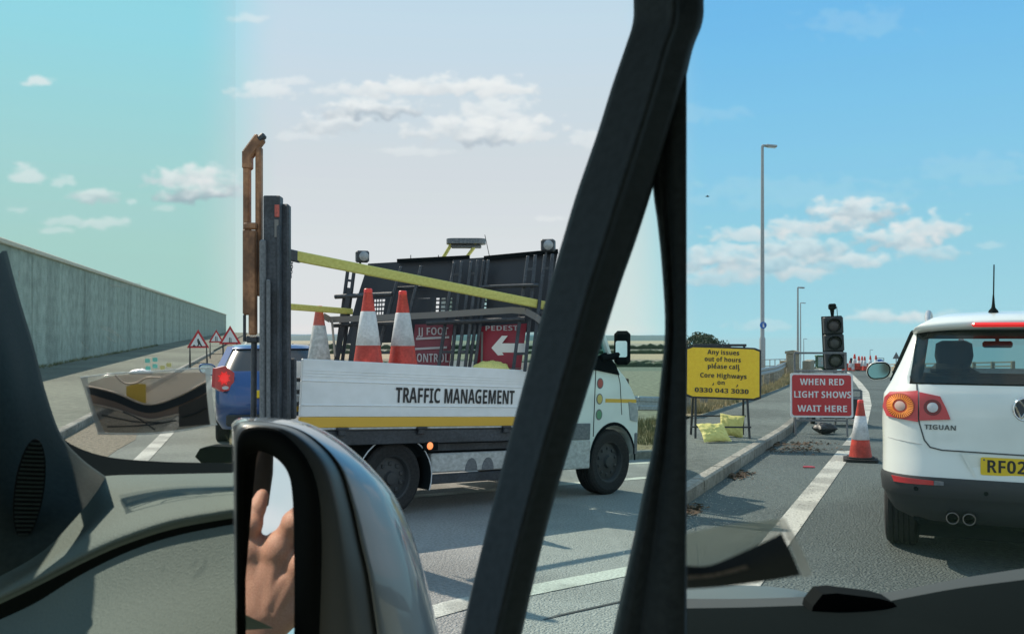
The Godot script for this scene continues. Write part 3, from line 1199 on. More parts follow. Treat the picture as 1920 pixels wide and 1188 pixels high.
func warning_sign(_at: Vector3, px: float, d: float, side: float, label: String, digging: bool) -> void:
	var base := Vector3((px - 960.0) / F * d, 0, -d)
	var along := base.dot(lf)
	base.y = 0.12 + 0.0135 * maxf(0.0, along - 15.0)
	var s := thing("warning_sign", label, "road sign", base, Basis(Vector3.UP, deg_to_rad(14.0)), "triangular signs along the left pavement")
	var foot := 0.78
	var hh := side * 0.87
	var plate := func(k: float) -> Array:
		var c := Vector2(0, foot + hh / 3.0)
		var out := []
		for v in [Vector2(-side * 0.5, foot), Vector2(side * 0.5, foot), Vector2(0, foot + hh)]:
			out.append(c + (v - c) * k)
		return out
	var a := S()
	prism(a, plate.call(1.0), 0.012)
	obj("plate", a, M.sign_red, s)
	var b := S()
	prism(b, plate.call(0.68), 0.012, Transform3D(Basis(), Vector3(0, 0, 0.006)))
	obj("face", b, M.sign_white, s)
	var c := S()
	if digging:
		# a stooping figure with a spade at a heap, as flat symbol
		prism(c, ellipse(0.035, 0.035, 12), 0.004, Transform3D(Basis(), Vector3(0.0, foot + 0.30, 0.013)))
		prism(c, [Vector2(-0.04, foot + 0.26), Vector2(0.05, foot + 0.27), Vector2(0.09, foot + 0.16), Vector2(0.15, foot + 0.06), Vector2(0.11, foot + 0.05), Vector2(0.05, foot + 0.13), Vector2(0.0, foot + 0.06), Vector2(-0.04, foot + 0.06), Vector2(0.0, foot + 0.15)], 0.004, Transform3D(Basis(), Vector3(0, 0, 0.013)))
		prism(c, [Vector2(-0.2, foot + 0.06), Vector2(-0.08, foot + 0.06), Vector2(-0.14, foot + 0.13)], 0.004, Transform3D(Basis(), Vector3(0, 0, 0.013)))
	else:
		prism(c, [Vector2(-0.045, foot + 0.07), Vector2(-0.01, foot + 0.07), Vector2(-0.01, foot + 0.32), Vector2(-0.045, foot + 0.28)], 0.004, Transform3D(Basis(), Vector3(0, 0, 0.013)))
		prism(c, [Vector2(0.02, foot + 0.07), Vector2(0.06, foot + 0.07), Vector2(0.05, foot + 0.26), Vector2(0.02, foot + 0.3)], 0.004, Transform3D(Basis(), Vector3(0, 0, 0.013)))
	obj("symbol", c, M.sign_black, s)
	for x in [-0.3, 0.3]:
		var l := S()
		bar(l, Vector3(x, 0.0, 0.02), Vector3(x * 0.95, foot + 0.18, -0.012), 0.03)
		obj("leg", l, M.frame_dark, s)
		var l2 := S()
		bar(l2, Vector3(x, 0.0, -0.45), Vector3(x * 0.95, foot + 0.1, -0.03), 0.03)
		obj("leg", l2, M.frame_dark, s)
	var r := S()
	bar(r, Vector3(-0.3, 0.22, 0.01), Vector3(0.3, 0.22, 0.01), 0.025)
	bar(r, Vector3(-0.3, 0.03, -0.45), Vector3(-0.3, 0.03, 0.02), 0.025)
	bar(r, Vector3(0.3, 0.03, -0.45), Vector3(0.3, 0.03, 0.02), 0.025)
	obj("frame_rail", r, M.frame_dark, s)


func wheel(parent: Node3D, at: Vector3, r: float, w: float, called := "wheel", facing := 1.0) -> Node3D:
	var wn := Node3D.new()
	wn.name = called
	parent.add_child(wn, true)
	wn.position = at
	var xf := Transform3D(Basis(Vector3(0, 0, 1), -PI / 2 * facing), Vector3.ZERO)
	var t := S()
	var prof := [Vector2(r * 0.62, -w * 0.42), Vector2(r * 0.86, -w * 0.5), Vector2(r * 0.95, -w * 0.46), Vector2(r, -w * 0.38)]
	for k in 4:
		var y := lerpf(-w * 0.38, w * 0.38, (k + 1) / 5.0)
		prof.append_array([Vector2(r, y - w * 0.02), Vector2(r - 0.009, y - w * 0.015), Vector2(r - 0.009, y + w * 0.015), Vector2(r, y + w * 0.02)])
	prof.append_array([Vector2(r, w * 0.38), Vector2(r * 0.95, w * 0.46), Vector2(r * 0.86, w * 0.5), Vector2(r * 0.62, w * 0.42)])
	lathe(t, prof, xf, 48)
	obj("tyre", t, M.rubber, wn)
	var rim := S()
	lathe(rim, [Vector2(r * 0.64, w * 0.43), Vector2(r * 0.6, w * 0.40), Vector2(r * 0.56, w * 0.22), Vector2(r * 0.2, w * 0.3), Vector2(r * 0.17, w * 0.42), Vector2(0.0, w * 0.44)], xf, 32)
	for k in 10:
		var a := TAU * k / 10
		var p := Vector3(w * 0.27 * facing, cos(a) * r * 0.4, sin(a) * r * 0.4)
		box(rim, p, Vector3(0.02, 0.035, 0.035), Basis(), 0.006)
	obj("rim", rim, M.wheel_rim, wn)
	return wn


func blue_car() -> void:
	var d := 12.6
	var left := (402.0 - 960.0) / F * d
	var b := yaw(-17.0)
	var o := Vector3(left, 0.0, -d) + b * Vector3(0.80, 0, 0)
	o.y = 0.0
	var c := thing("blue_car", "dark blue hatchback ahead with its left brake light glowing red", "car", o, b)
	var st := S()
	var rings := []
	for r in [[0.72, 0.1, 4.0, 0.22, 0.3], [0.79, 0.02, 4.1, 0.36, 0.3], [0.80, 0.0, 4.12, 0.6, 0.3], [0.80, 0.08, 4.1, 0.85, 0.28], [0.785, 0.16, 4.0, 0.98, 0.28], [0.765, 0.22, 3.3, 1.04, 0.28]]:
		rings.append(ring_plan(r[0], r[1], r[2], r[3], r[4]))
	loft(st, rings, true, true, 1)
	obj("body", st, M.blue_paint, c)
	var g := S()
	loft(g, [ring_plan(0.75, 0.25, 3.0, 1.035, 0.25), ring_plan(0.66, 0.5, 2.6, 1.22, 0.25), ring_plan(0.58, 0.7, 2.2, 1.36, 0.25)], true, true, 1)
	obj("window", g, M.lens_dark, c)
	var rf := S()
	loft(rf, [ring_plan(0.60, 0.66, 2.24, 1.355, 0.25), ring_plan(0.56, 0.74, 2.1, 1.40, 0.25), ring_plan(0.4, 0.9, 1.9, 1.415, 0.2)], true, true, 1)
	for s in [-1.0, 1.0]:
		bar(rf, Vector3(0.745 * s, 1.03, -0.42), Vector3(0.585 * s, 1.37, -0.86), 0.1, 0.05)
	obj("roof", rf, M.blue_paint, c)
	for s in [-1.0, 1.0]:
		var tl := S()
		var xf := Transform3D(Basis(Vector3.UP, -0.5 * s), Vector3(0.70 * s, 0.93, -0.075))
		var pts := []
		for q in [Vector2(-0.16, 0.09), Vector2(-0.15, -0.14), Vector2(0.02, -0.17), Vector2(0.14, -0.1), Vector2(0.12, 0.16), Vector2(-0.02, 0.19)]:
			pts.append(Vector2(q.x * s, q.y))
		prism(tl, pts, 0.09, xf)
		var n := obj("tail_light", tl, M.lens_red, c)
		var br := S()
		for k in 16:
			var a := TAU * k / 16
			var q := Vector3(cos(a), sin(a), 0)
			bar(br, q * 0.018 + Vector3(0, 0, 0.05), q * (0.075 + 0.02 * (k % 2)) + Vector3(0, 0, 0.052), 0.014, 0.01, Vector3.BACK)
		prism(br, ellipse(0.055, 0.055, 20), 0.012, Transform3D(Basis(), Vector3(0, 0, 0.046)))
		var bn := obj("brake_light", br, M.brake_on, n)
		bn.transform = xf * Transform3D(Basis(), Vector3(0, 0.02, 0))
		var rv := S()
		prism(rv, ellipse(0.05, 0.025, 16), 0.012, Transform3D(Basis(), Vector3(-0.02 * s, -0.115, 0.045)))
		obj("reversing_light", rv, M.lens_white, n).transform = xf
	for p in [Vector3(-0.7, 0.31, -0.75), Vector3(0.7, 0.31, -0.75), Vector3(-0.7, 0.31, -3.3), Vector3(0.7, 0.31, -3.3)]:
		wheel(c, p, 0.31, 0.2, "wheel", signf(p.x))
	var bp := S()
	box(bp, Vector3(0, 0.36, 0.0), Vector3(1.3, 0.16, 0.05), Basis(), 0.02)
	obj("bumper", bp, M.bumper, c)
	var pl := S()
	box(pl, Vector3(0, 0.72, -0.01), Vector3(0.5, 0.11, 0.06), Basis(), 0.01)
	obj("number_plate", pl, M.plate, c)
	# the nearside door mirror, sticking out level with the windscreen
	var mm := S()
	var mx := Transform3D(Basis(), Vector3(-0.93, 1.02, -1.7))
	var rr := []
	for k in 7:
		var z := [-0.09, -0.08, -0.04, 0.0, 0.03, 0.05, 0.055][k] as float
		var sc := [0.3, 0.65, 0.92, 1.0, 1.0, 0.97, 0.9][k] as float
		var ring := PackedVector3Array()
		for q in rounded_rect(0.27, 0.19, 0.085):
			ring.append(mx * Vector3(q.x * sc - 0.03 * (q.y / 0.09), q.y * sc, z))
		rr.append(ring)
	loft(mm, rr, true, true, 1)
	bar(mm, mx * Vector3(0.1, -0.06, 0), mx * Vector3(0.2, -0.1, 0), 0.05)
	var mh := obj("door_mirror", mm, M.blue_paint, c)
	var mg := S()
	var pts2 := []
	for q in rounded_rect(0.225, 0.15, 0.07):
		pts2.append(Vector2(q.x - 0.03 * (q.y / 0.09), q.y))
	prism(mg, pts2, 0.006, mx * Transform3D(Basis(), Vector3(0, 0, 0.058)))
	obj("mirror_glass", mg, M.chrome, mh)


# ---------------------------------------------------------------- middle: the dropside truck and its load
func cone(label: String, at: Vector3, b: Basis, group := "", dirty := false, hgt := 0.75) -> Node3D:
	var c := thing("traffic_cone", label, "traffic cone", at, b, group)
	var k := hgt / 0.75
	var base := S()
	prism(base, rounded_rect(0.40 * k, 0.40 * k, 0.07 * k, 4), 0.035 * k, Transform3D(Basis(Vector3.RIGHT, PI / 2), Vector3(0, 0.0175 * k, 0)))
	prism(base, rounded_rect(0.32 * k, 0.32 * k, 0.1 * k, 4), 0.02 * k, Transform3D(Basis(Vector3.RIGHT, PI / 2), Vector3(0, 0.044 * k, 0)))
	obj("base", base, M.rubber, c)
	var rad := func(y: float) -> float:
		return lerpf(0.135, 0.031, (y - 0.05) / 0.70) * k
	var body := S()
	lathe(body, [Vector2(rad.call(0.05), 0.05 * k), Vector2(rad.call(0.25), 0.25 * k), Vector2(rad.call(0.55), 0.55 * k), Vector2(rad.call(0.73), 0.73 * k)], Transform3D(), 32, true)
	obj("cone_body", body, M.cone_dirty if dirty else M.cone_red, c)
	var sl := S()
	var lo := 0.05 if dirty else 0.265
	lathe(sl, [Vector2(rad.call(lo) + 0.001, lo * k), Vector2(rad.call(lo) + 0.0035, (lo + 0.003) * k), Vector2(rad.call(0.552) + 0.0035, 0.552 * k), Vector2(rad.call(0.555) + 0.001, 0.555 * k)], Transform3D(), 32, true)
	obj("reflective_sleeve", sl, M.truck_dirty if dirty else M.sleeve, c)
	var tip := S()
	lathe(tip, [Vector2(rad.call(0.715) + 0.001, 0.715 * k), Vector2(0.036 * k, 0.72 * k), Vector2(0.036 * k, 0.742 * k), Vector2(0.03 * k, 0.75 * k), Vector2(0.018 * k, 0.75 * k), Vector2(0.016 * k, 0.72 * k)], Transform3D(), 24, true)
	obj("tip", tip, M.cone_tip, c)
	return c


func stack_pt(px: float, py: float, off := 0.0) -> Vector3:
	return P(px, py, 9.6 - (px - 690.0) * 0.0017 + (580.0 - py) * 0.0012 - off)


func plank(st: SurfaceTool, x: float, v0: float, v1: float, u0: float, u1: float, t := 0.025, bev := 0.006) -> void:
	box(st, Vector3(x - t * 0.5, (v0 + v1) * 0.5, -(u0 + u1) * 0.5), Vector3(t, v1 - v0, u1 - u0), Basis(), bev)


func truck() -> void:
	var b := yaw(45.0) * Basis(Vector3.RIGHT, -0.06)
	var t := thing("dropside_truck", "white dropside truck lettered on its side, loaded with road signs and cones", "truck", T0, b)
	# side boards: ribbed aluminium planks
	for side in [0, 1]:
		var x := 0.06 if side == 0 else -1.93
		var u1 := 1.86
		var u0 := -0.985 if side == 0 else 0.02
		for pl in [[1.124, 1.29], [0.934, 1.122], [0.840, 0.932]]:
			var st := S()
			plank(st, x, pl[0], pl[1], u0, u1, 0.028, 0.004)
			if side == 0:
				for k in (3 if pl[0] > 1.1 else 0):
					var v: float = lerpf(pl[0], pl[1], 0.2 + 0.14 * k)
					box(st, Vector3(x + 0.0012, v, -(u1 - 0.985) * 0.5), Vector3(0.006, 0.004, u1 + 0.98), Basis(), 0.0015)
			obj("side_board", st, M.truck_white, t)
		var rib := S()
		plank(rib, x + 0.008, 0.926, 0.938, u0, u1, 0.03, 0.005)
		plank(rib, x + 0.006, 1.115, 1.128, u0, u1, 0.02, 0.004)
		obj("board_rib", rib, M.truck_white, t)
		var ys := S()
		plank(ys, x + 0.004, 0.755, 0.838, u0, u1, 0.03, 0.004)
		obj("yellow_band", ys, M.yellow_stripe, t)
		var lip := S()
		plank(lip, x + 0.003, 0.738, 0.754, u0, u1, 0.03, 0.003)
		obj("board_lip", lip, M.truck_dirty, t)
	var ltr := put("lettering", words("TRAFFIC MANAGEMENT", 0.128, 0.002, true), M.sign_black, t)
	ltr.transform = Transform3D(Basis(Vector3(0, 0, -1), Vector3.UP, Vector3.RIGHT), Vector3(0.066, 1.022, -0.64))
	var fit := 1.42 / ltr.mesh.get_aabb().size.x
	ltr.basis = ltr.basis * Basis.from_scale(Vector3(fit, 1, 1))
	var fl := S()
	prism(fl, [Vector2(0.03, 0.98), Vector2(-1.92, -0.02), Vector2(-1.92, -1.86), Vector2(0.03, -1.86)], 0.03, Transform3D(Basis(Vector3(1, 0, 0), Vector3(0, 0, 1), Vector3(0, -1, 0)), Vector3(0, 0.735, 0)))
	obj("bed_floor", fl, M.grey_steel, t)
	# hinges under the board
	for u in [0.22, 1.25, -0.6]:
		var h := S()
		box(h, Vector3(0.07, 0.72, -u), Vector3(0.03, 0.06, 0.07), Basis(), 0.008)
		box(h, Vector3(0.078, 0.745, -u), Vector3(0.03, 0.02, 0.11), Basis(), 0.005)
		obj("hinge", h, M.dark_steel, t)
	# chassis
	var ch := S()
	plank(ch, 0.05, 0.61, 0.728, -0.95, 2.0, 0.05, 0.006)
	obj("chassis_rail", ch, M.dark_steel, t)
	var ch2 := S()
	for x in [-0.55, -1.3]:
		box(ch2, Vector3(x, 0.55, -1.2), Vector3(0.1, 0.2, 2.6))
	box(ch2, Vector3(-0.95, 0.36, 0.0), Vector3(1.5, 0.12, 0.12))
	box(ch2, Vector3(-0.95, 0.45, -1.6), Vector3(0.7, 0.25, 0.9))
	box(ch2, Vector3(-0.5, 0.55, -1.0), Vector3(0.9, 0.14, 1.9))
	obj("chassis", ch2, M.black, t)
	var tool := S()
	box(tool, Vector3(-0.12, 0.425, -0.90), Vector3(0.26, 0.17, 1.0), Basis(), 0.012)
	var tn := obj("tool_locker", tool, M.truck_dirty, t)
	for u in [0.88, 1.09]:
		var nt := S()
		var half := []
		for k in 13:
			half.append(Vector2(cos(PI * k / 12.0) * 0.075, sin(PI * k / 12.0) * 0.115))
		prism(nt, half, 0.006, Transform3D(Basis(Vector3.UP, PI / 2), Vector3(0.012, 0.345, -u)))
		obj("notch", nt, M.grey_steel, tn)
	var sg := S()
	plank(sg, 0.0, 0.24, 0.325, 0.4, 1.95, 0.04, 0.006)
	plank(sg, -0.02, 0.53, 0.6, 0.4, 1.95, 0.04, 0.006)
	obj("side_guard", sg, M.dark_steel, t)
	var mk := S()
	lathe(mk, [Vector2(0.0, 0.016), Vector2(0.02, 0.014), Vector2(0.032, 0.006), Vector2(0.033, 0.0)], Transform3D(Basis(Vector3(0, 0, 1), -PI / 2), Vector3(0.052, 0.586, -0.34)), 20, true)
	obj("side_marker_light", mk, M.marker, t)
	var mb := S()
	box(mb, Vector3(0.035, 0.586, -0.36), Vector3(0.03, 0.08, 0.16), Basis(), 0.005)
	obj("lamp_bracket", mb, M.black, t)
	# mudguards
	for x in [-0.11, -1.75]:
		var mg := S()
		var r0 := PackedVector3Array()
		var r1 := PackedVector3Array()
		var r2 := PackedVector3Array()
		var r3 := PackedVector3Array()
		for k in 19:
			var a := PI * (k / 18.0) * 1.12 - 0.32
			var p := Vector3(0, 0.31 + sin(a) * 0.365, -cos(a) * 0.40)
			var q := Vector3(0, 0.31 + sin(a) * 0.348, -cos(a) * 0.382)
			r0.append(p + Vector3(x + 0.13, 0, 0))
			r1.append(p + Vector3(x - 0.13, 0, 0))
			r2.append(q + Vector3(x - 0.13, 0, 0))
			r3.append(q + Vector3(x + 0.13, 0, 0))
		loft(mg, [r0, r1, r2, r3, r0], false, false, 1)
		var g := obj("mudguard", mg, M.black, t)
		if x > -1.0:
			var ed := S()
			var pts := []
			for q in r0:
				pts.append(q + Vector3(0.003, 0, 0))
			tube(ed, pts, 0.006, 6)
			obj("edge_trim", ed, M.sleeve, g)
	for w in [[-0.12, 0.31, 0.0, 1.0], [-1.74, 0.31, 0.0, -1.0], [-0.10, 0.35, -2.92, 1.0], [-1.76, 0.35, -2.92, -1.0]]:
		wheel(t, Vector3(w[0], w[1], w[2]), w[1], 0.23, "wheel", w[3])
	cab(t)
	# rear columns of the tail lift
	var co := S()
	box(co, P(512, 640, 6.72), Vector3(0.125, 2.15, 0.10), Basis(), 0.008)
	wobj("lift_column", co, M.dark_steel, t)
	var co2 := S()
	box(co2, P(536, 645, 6.78), Vector3(0.062, 2.09, 0.08), Basis(), 0.015)
	box(co2, P(524, 640, 6.70), Vector3(0.02, 1.7, 0.1), Basis(), 0.004)
	wobj("lift_column", co2, M.dark_steel, t)
	var co3 := S()
	box(co3, P(493, 660, 6.66), Vector3(0.045, 1.65, 0.06), Basis(), 0.012)
	box(co3, P(503, 690, 6.64), Vector3(0.028, 1.3, 0.04), Basis(), 0.008)
	wobj("slide_channel", co3, M.grey_steel, t)
	var lb := S()
	box(lb, P(519, 395, 6.66), Vector3(0.035, 0.09, 0.006), Basis(), 0.002)
	wobj("red_sticker", lb, M.cone_dirty, t)
	var lb2 := S()
	box(lb2, P(518, 428, 6.66), Vector3(0.03, 0.13, 0.006), Basis(), 0.002)
	wobj("white_sticker", lb2, M.strap, t)
	var ep := S()
	box(ep, P(548, 728, 6.86), Vector3(0.055, 0.46, 0.05), Basis(), 0.01)
	box(ep, P(541, 735, 6.85), Vector3(0.03, 0.4, 0.05), Basis(), 0.006)
	wobj("corner_post", ep, M.dark_steel, t)
	# the folded orange lifting arm behind it
	var arm := S()
	var d := 6.8
	box(arm, P(463, 409, d), Vector3(0.05, 0.76, 0.07), Basis(), 0.012)
	wobj("lift_arm", arm, M.orange_steel, t)
	var arm2 := S()
	box(arm2, P(485.5, 415, d), Vector3(0.045, 1.12, 0.07), Basis(), 0.012)
	wobj("lift_arm", arm2, M.orange_steel, t)
	var hd := S()
	bar(hd, P(463, 292, d), P(489, 257, d), 0.085, 0.075, Vector3.BACK, 0.012)
	bar(hd, P(464, 318, d), P(464, 282, d), 0.07, 0.08, Vector3.BACK, 0.012)
	wobj("arm_head", hd, M.orange_steel, t)
	var pn := S()
	bar(pn, P(487, 253, d - 0.02), P(494, 262, d - 0.02), 0.06, 0.05, Vector3.BACK, 0.01)
	wobj("head_pin", pn, M.dark_steel, t)
	var lo := S()
	box(lo, P(464, 510, d - 0.03), Vector3(0.062, 0.64, 0.07), Basis(), 0.012)
	box(lo, P(474, 530, d - 0.05), Vector3(0.06, 0.78, 0.05), Basis(), 0.012)
	box(lo, P(470, 424, d - 0.04), Vector3(0.1, 0.05, 0.06), Basis(), 0.01)
	wobj("lower_arm", lo, M.orange_steel, t)
	var rod := S()
	tube(rod, [P(476, 640, d), P(475, 790, d)], 0.022, 10)
	box(rod, P(474, 636, d), Vector3(0.09, 0.05, 0.08), Basis(), 0.01)
	tube(rod, [P(458, 590, d), P(458, 640, d)], 0.012, 8)
	wobj("ram", rod, M.dark_steel, t)
	# yellow guard rails
	var r1 := S()
	bar(r1, P(545, 478, 6.95), P(1030, 574, 8.9), 0.03, 0.083, Vector3.UP, 0.008)
	wobj("guard_rail", r1, M.yellow_rail, t)
	var r1e := S()
	bar(r1e, P(540, 477, 6.92), P(563, 482.5, 7.02), 0.036, 0.088, Vector3.UP, 0.008)
	wobj("rail_bracket", r1e, M.dark_steel, t)
	var r2 := S()
	bar(r2, P(520, 573, 8.2), P(660, 584, 9.4), 0.03, 0.06, Vector3.UP, 0.008)
	wobj("guard_rail", r2, M.yellow_rail, t)
	var chain := S()
	for k in 7:
		var p := P(547.0 - 2.5 * (k / 6.0) * (k / 6.0), 491.0 + 4.6 * k, 6.93)
		var ring := []
		for i in 9:
			var a := TAU * i / 8.0
			var q := Vector3(cos(a) * 0.007, sin(a) * 0.014, 0) if k % 2 == 0 else Vector3(0, sin(a) * 0.014, cos(a) * 0.007)
			ring.append(p + q)
		tube(chain, ring, 0.0028, 5)
	wobj("chain", chain, M.dark_steel, t)
	# headboard with its work lamps
	var hb := S()
	box(hb, Vector3(0.03, 1.45, -1.93), Vector3(0.06, 1.45, 0.06), Basis(), 0.008)
	box(hb, Vector3(-1.9, 1.45, -1.93), Vector3(0.06, 1.45, 0.06), Basis(), 0.008)
	box(hb, Vector3(-0.93, 2.16, -1.93), Vector3(1.96, 0.05, 0.05), Basis(), 0.006)
	obj("headboard", hb, M.dark_steel, t)
	for l in [[679.0, 481.0, 9.45, 0.3], [1028.0, 460.0, 8.95, -0.25]]:
		var wl := S()
		var bb := Basis(Vector3.UP, l[3])
		box(wl, P(l[0], l[1], l[2]), Vector3(0.135, 0.12, 0.10), bb, 0.015)
		box(wl, P(l[0] - 4.0, l[1] + 16.0, l[2]), Vector3(0.02, 0.1, 0.02))
		var wn := wobj("work_lamp", wl, M.dark_steel, t)
		var ws := S()
		lathe(ws, [Vector2(0.0, 0.008), Vector2(0.045, 0.004), Vector2(0.05, 0.0)], Transform3D(bb * Basis(Vector3.RIGHT, PI / 2), P(l[0] + 2.0, l[1], l[2]) + bb * Vector3(0, 0, 0.051)), 20, true)
		wobj("lens", ws, M.galv, wn)
	# beacon bar on the cab roof
	var bc := S()
	prism(bc, rounded_rect(0.44, 0.26, 0.1), 0.055, Transform3D(Basis(Vector3.RIGHT, PI / 2), P(874, 453, 10.2)))
	box(bc, P(874, 462, 10.2), Vector3(0.34, 0.035, 0.12), Basis(), 0.01)
	wobj("beacon_bar", bc, M.grey_steel, t)
	for l in [[846.0, 458.0, 829.0, 486.0], [893.0, 458.0, 872.0, 486.0]]:
		var lg := S()
		bar(lg, P(l[0], l[1], 10.2), P(l[2], l[3], 10.2), 0.1, 0.03, Vector3.UP, 0.006)
		wobj("beacon_leg", lg, M.yellow_rail, t)
	var an := S()
	tube(an, [P(909, 440, 10.0), P(918, 482, 10.0)], 0.004, 6)
	wobj("aerial", an, M.black, t)
	load_()


func rear_lamp(st: SurfaceTool) -> void:
	prism(st, [Vector2(3.16, 1.0), Vector2(3.30, 0.98), Vector2(3.335, 0.86), Vector2(3.32, 0.78), Vector2(3.2, 0.80)], 0.02, Transform3D(Basis(Vector3(0, 0, -1), Vector3.UP, Vector3(1, 0, 0)), Vector3(0.034, 0, 0)))


func cab(t: Node3D) -> void:
	var body := S()
	var prof := [Vector2(2.0, 0.42)]
	for k in 13:
		var a := PI - PI * k / 12.0
		prof.append(Vector2(2.92 + cos(a) * 0.395, maxf(0.42, 0.37 + sin(a) * 0.41)))
	prof.append_array([Vector2(3.33, 0.42), Vector2(3.345, 0.7), Vector2(3.335, 0.92), Vector2(3.29, 1.03), Vector2(3.2, 1.15), Vector2(3.08, 1.27), Vector2(2.93, 1.375), Vector2(2.0, 1.375)])
	prism(body, prof, 1.93, Transform3D(Basis(Vector3(0, 0, -1), Vector3.UP, Vector3(1, 0, 0)), Vector3(-0.93, 0, 0)))
	obj("cab_body", body, M.white_paint, t)
	var cl := S()
	plank(cl, 0.048, 0.60, 0.77, 2.02, 2.52, 0.02, 0.006)
	obj("cladding", cl, M.grey_steel, t)
	var sill := S()
	plank(sill, 0.05, 0.30, 0.595, 2.0, 2.53, 0.05, 0.01)
	obj("sill_panel", sill, M.truck_dirty, t)
	var arch := S()
	var r0 := PackedVector3Array()
	var r1 := PackedVector3Array()
	for k in 21:
		var a := PI - PI * k / 20.0
		r0.append(Vector3(0.04, 0.36 + sin(a) * 0.42, -2.92 - cos(a) * 0.40))
		r1.append(Vector3(0.043, 0.36 + sin(a) * 0.385, -2.92 - cos(a) * 0.365))
	loft(arch, [r0, r1], false, false, 1)
	obj("wheel_arch", arch, M.black, t)
	var seam := S()
	for u in [2.58]:
		box(seam, Vector3(0.0365, 1.0, -u), Vector3(0.006, 0.74, 0.008))
	obj("door_seam", seam, M.black, t)
	# upper cab: pillars, roof and panes
	for x in [0.0, -1.86]:
		var pa := S()
		bar(pa, Vector3(x, 1.37, -2.9), Vector3(x - 0.06 * signf(x + 0.9), 2.12, -2.52), 0.07, 0.07, Vector3.RIGHT, 0.015)
		obj("pillar", pa, M.white_paint, t)
		var pb := S()
		bar(pb, Vector3(x, 1.37, -2.06), Vector3(x - 0.06 * signf(x + 0.9), 2.12, -2.06), 0.12, 0.1, Vector3.RIGHT, 0.015)
		obj("pillar", pb, M.white_paint, t)
	var roof := S()
	box(roof, Vector3(-0.93, 2.16, -2.28), Vector3(1.82, 0.14, 0.62), Basis(), 0.06)
	obj("roof", roof, M.white_paint, t)
	var gl := S()
	quad(gl, Vector3(0.0, 1.38, -2.1), Vector3(0.0, 1.38, -2.85), Vector3(-0.05, 2.1, -2.5), Vector3(-0.05, 2.1, -2.1))
	quad(gl, Vector3(-1.86, 1.38, -2.1), Vector3(-1.86, 1.38, -2.85), Vector3(-1.8, 2.1, -2.5), Vector3(-1.8, 2.1, -2.1))
	quad(gl, Vector3(0.0, 1.38, -2.9), Vector3(-1.86, 1.38, -2.9), Vector3(-1.8, 2.1, -2.52), Vector3(-0.06, 2.1, -2.52))
	obj("window", gl, M.rear_glass, t)
	var tri_ := S()
	prism(tri_, [Vector2(2.44, 1.34), Vector2(2.96, 1.29), Vector2(2.88, 1.40), Vector2(2.72, 1.52), Vector2(2.44, 1.42)], 0.03, Transform3D(Basis(Vector3(0, 0, -1), Vector3.UP, Vector3(1, 0, 0)), Vector3(0.045, 0, 0)))
	obj("mirror_base", tri_, M.black, t)
	# three lights painted on the door, and a stripe on the wing
	var cols := [mat(0.45, 0.09, 0.07, 0.5), mat(0.62, 0.48, 0.14, 0.5), mat(0.12, 0.3, 0.16, 0.5)]
	for k in 3:
		for q in 2:
			var e := S()
			prism(e, ellipse(0.052 - 0.012 * q, 0.058 - 0.012 * q, 20), 0.003, Transform3D(Basis(Vector3.UP, PI / 2), Vector3(0.038 + 0.002 * q, 1.19 - 0.165 * k, -2.66)))
			obj("signal_emblem", e, M.grey_steel if q == 0 else cols[k], t)
	var dh := S()
	box(dh, Vector3(0.05, 1.05, -2.32), Vector3(0.03, 0.035, 0.16), Basis(), 0.01)
	obj("door_handle", dh, M.black, t)
	var hl := S()
	rear_lamp(hl)
	obj("headlight", hl, M.galv, t)
	var fs := S()
	for q in [[Vector2(2.93, 1.37), Vector2(3.0, 1.2)], [Vector2(3.0, 1.2), Vector2(3.05, 0.86)]]:
		bar(fs, Vector3(0.0365, q[0].y, -q[0].x), Vector3(0.0365, q[1].y, -q[1].x), 0.006, 0.006)
	obj("bonnet_seam", fs, M.black, t)
	var fb := S()
	plank(fb, 0.045, 0.42, 0.66, 3.29, 3.345, 0.03, 0.01)
	obj("front_bumper", fb, M.grey_steel, t)
	var sp := S()
	plank(sp, 0.038, 0.99, 1.03, 2.76, 3.3, 0.003, 0.001)
	obj("yellow_stripe", sp, M.yellow_stripe, t)
	# big door mirror
	var m := S()
	var dd := 9.55
	box(m, P(1167, 652, dd), Vector3(0.17, 0.36, 0.09), Basis(Vector3.UP, -0.2), 0.035)
	wobj("door_mirror", m, M.black, t)
	var mg := S()
	prism(mg, rounded_rect(0.12, 0.17, 0.02), 0.008, Transform3D(Basis(Vector3.UP, -0.2), P(1166, 654, dd) + Vector3(-0.01, 0, 0.05)))
	wobj("mirror_glass", mg, M.chrome, t)
	var ma := S()
	tube(ma, [P(1128, 672, 9.45), P(1150, 668, 9.5), P(1160, 664, 9.53)], 0.035, 8)
	wobj("mirror_arm", ma, M.black, t)


